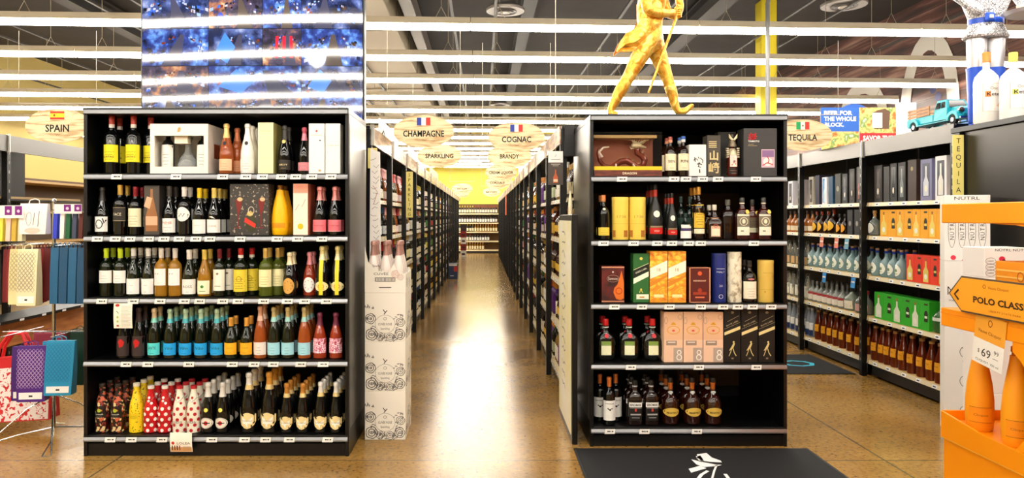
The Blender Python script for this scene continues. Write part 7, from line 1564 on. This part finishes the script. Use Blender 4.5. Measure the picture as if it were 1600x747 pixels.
for k in range(7): bag(87.5+7*k, 387, 474-2*(k % 2), .05, 4.62+.07*(k % 2), ('1c5c84', '2472a0', '184c70', '2c80b0')[k % 4], f'narrow teal-blue gift bag in the middle row right of the pole, {ORD[k]} from left', None, d=.06, band=False, tilt=.008*(k % 2), group='teal-blue gift bags in the middle row')
tops = [(3, 'e8e04c'), (9, 'f0ec8c'), (15, 'ecc8b8'), (20, '2c2420'), (24, 'c8a83c'), (29, '8c9c34'), (34, 'd8d0a8')]
for k, (px, c) in enumerate(tops): bag(px, 334, 377, .028, 4.62+.05*(k % 2), c, f'slim tissue gift bag in the top row left of the pole, {ORD[k]} from left', None, d=.04, band=False, n=0, group='slim top-row gift bags left of the pole')
tops = [(88, '2c3cc0'), (94, '3848d0'), (99, 'f0ece4'), (104, '1c7c48'), (108, '125c34'), (113, 'e8e4f0'), (118, '3c4460'), (123, 'f0e8d8'), (128, '5c2018')]
for k, (px, c) in enumerate(tops): bag(px, 332, 373, .026, 4.62+.05*(k % 2), c, f'slim tissue gift bag in the top row right of the pole, {ORD[k]} from left', None, d=.04, band=False, n=0, group='slim top-row gift bags right of the pole')
# header cards above slim bags and the white printed bag
def hcard(px0, px1, py0, py1, Y, label, draw):
    x0, x1, z0, z1 = PX(px0, Y), PX(px1, Y), PZ(py1, Y), PZ(py0, Y); w, h = x1-x0, z1-z0
    m = MB().mat(paper('efecea')).bbox(-w/2, w/2, -.002, .002, 0, h, .0005); draw(m, flatXZ(-.002), w, h)
    m.build('header_card', loc=((x0+x1)/2, Y, z0), props=(label, 'card'))
def purp(us): return lambda m, M, w, h: [m.mat(paper('7c1c80')).rect(M, w*u-.022, w*u+.022, h*.25, h*.95, .0008, 1, 1).mat(paper('e0c8e0')).oval(M, w*u, h*.55, .01, .01, .0014, 8, 1) for u in us]
hcard(-6, 37, 321, 341, 4.58, 'white header card with purple squares over the slim bags left of the pole', purp((-.05, .32)))
hcard(85, 128, 319, 334, 4.58, 'white header card with purple squares over the slim bags right of the pole', purp((-.02, .36)))
Y = 4.62; bag(55, 318, 366, .17, Y, 'f2ece6', 'wide white gift bag with printed script in the top row', lambda m, M, w, h: (m.mat(INK).ring(M, -w*.15, h*.5, w*.1, h*.22, .002, .001).stroke(M, [(w*.02, h*.3), (w*.05, h*.7)], .003).stroke(M, [(w*.2, h*.25), (w*.22, h*.75)], .003), m.mat(paper('d8c8b8')).oval(M, 0, h*.12, w*.3, h*.1, .0008)), d=.06, band=False)
# red and white shopping bag
redp = pattern('red_white_pictures', [(.0, 'f4e8e4'), (.5, 'f4e8e4'), (.56, 'd01c24'), (1., 'c0141c')], 22, 'noise', detail=2, distort=2., interp='CONSTANT')
t = thing('shopping_bag', 'red and white patterned shopping bag hanging at the left edge of the rack', 'shopping bag', (PX(26, 4.97), 5.02, PZ(660, 5.0)))
w, h = .46, .47; m = MB().mat(paper('cc1c24')); m.add([(-w/2, -.06, 0), (w/2, -.06, .03), (w/2, .06, .03), (-w/2, .06, 0), (-w/2, -.03, h-.04), (w/2, -.03, h), (w/2, .03, h), (-w/2, .03, h-.04)], [(3, 2, 1, 0), (0, 1, 5, 4), (1, 2, 6, 5), (2, 3, 7, 6), (3, 0, 4, 7), (4, 5, 6, 7)])
m.mat(redp).add([(-w/2+.005, -.0622, .008), (w/2-.012, -.0622, .036), (w/2-.012, -.0372, h-.075), (-w/2+.005, -.0372, h-.11)], [(0, 1, 2, 3)]); m.build('bag_body', t)
for q in (-1, 1):
    MB().mat(paper('d82028')).tube([(-.15, q*.03, h-.06), (-.13, q*.03, h+.04), (-.06, q*.02, h+.14), (.02, q*.02, h+.13), (.06, q*.03, h+.04), (.07, q*.03, h-.03)], [.012, .012, .012, .012, .012, .012], 6).build('handle', t)
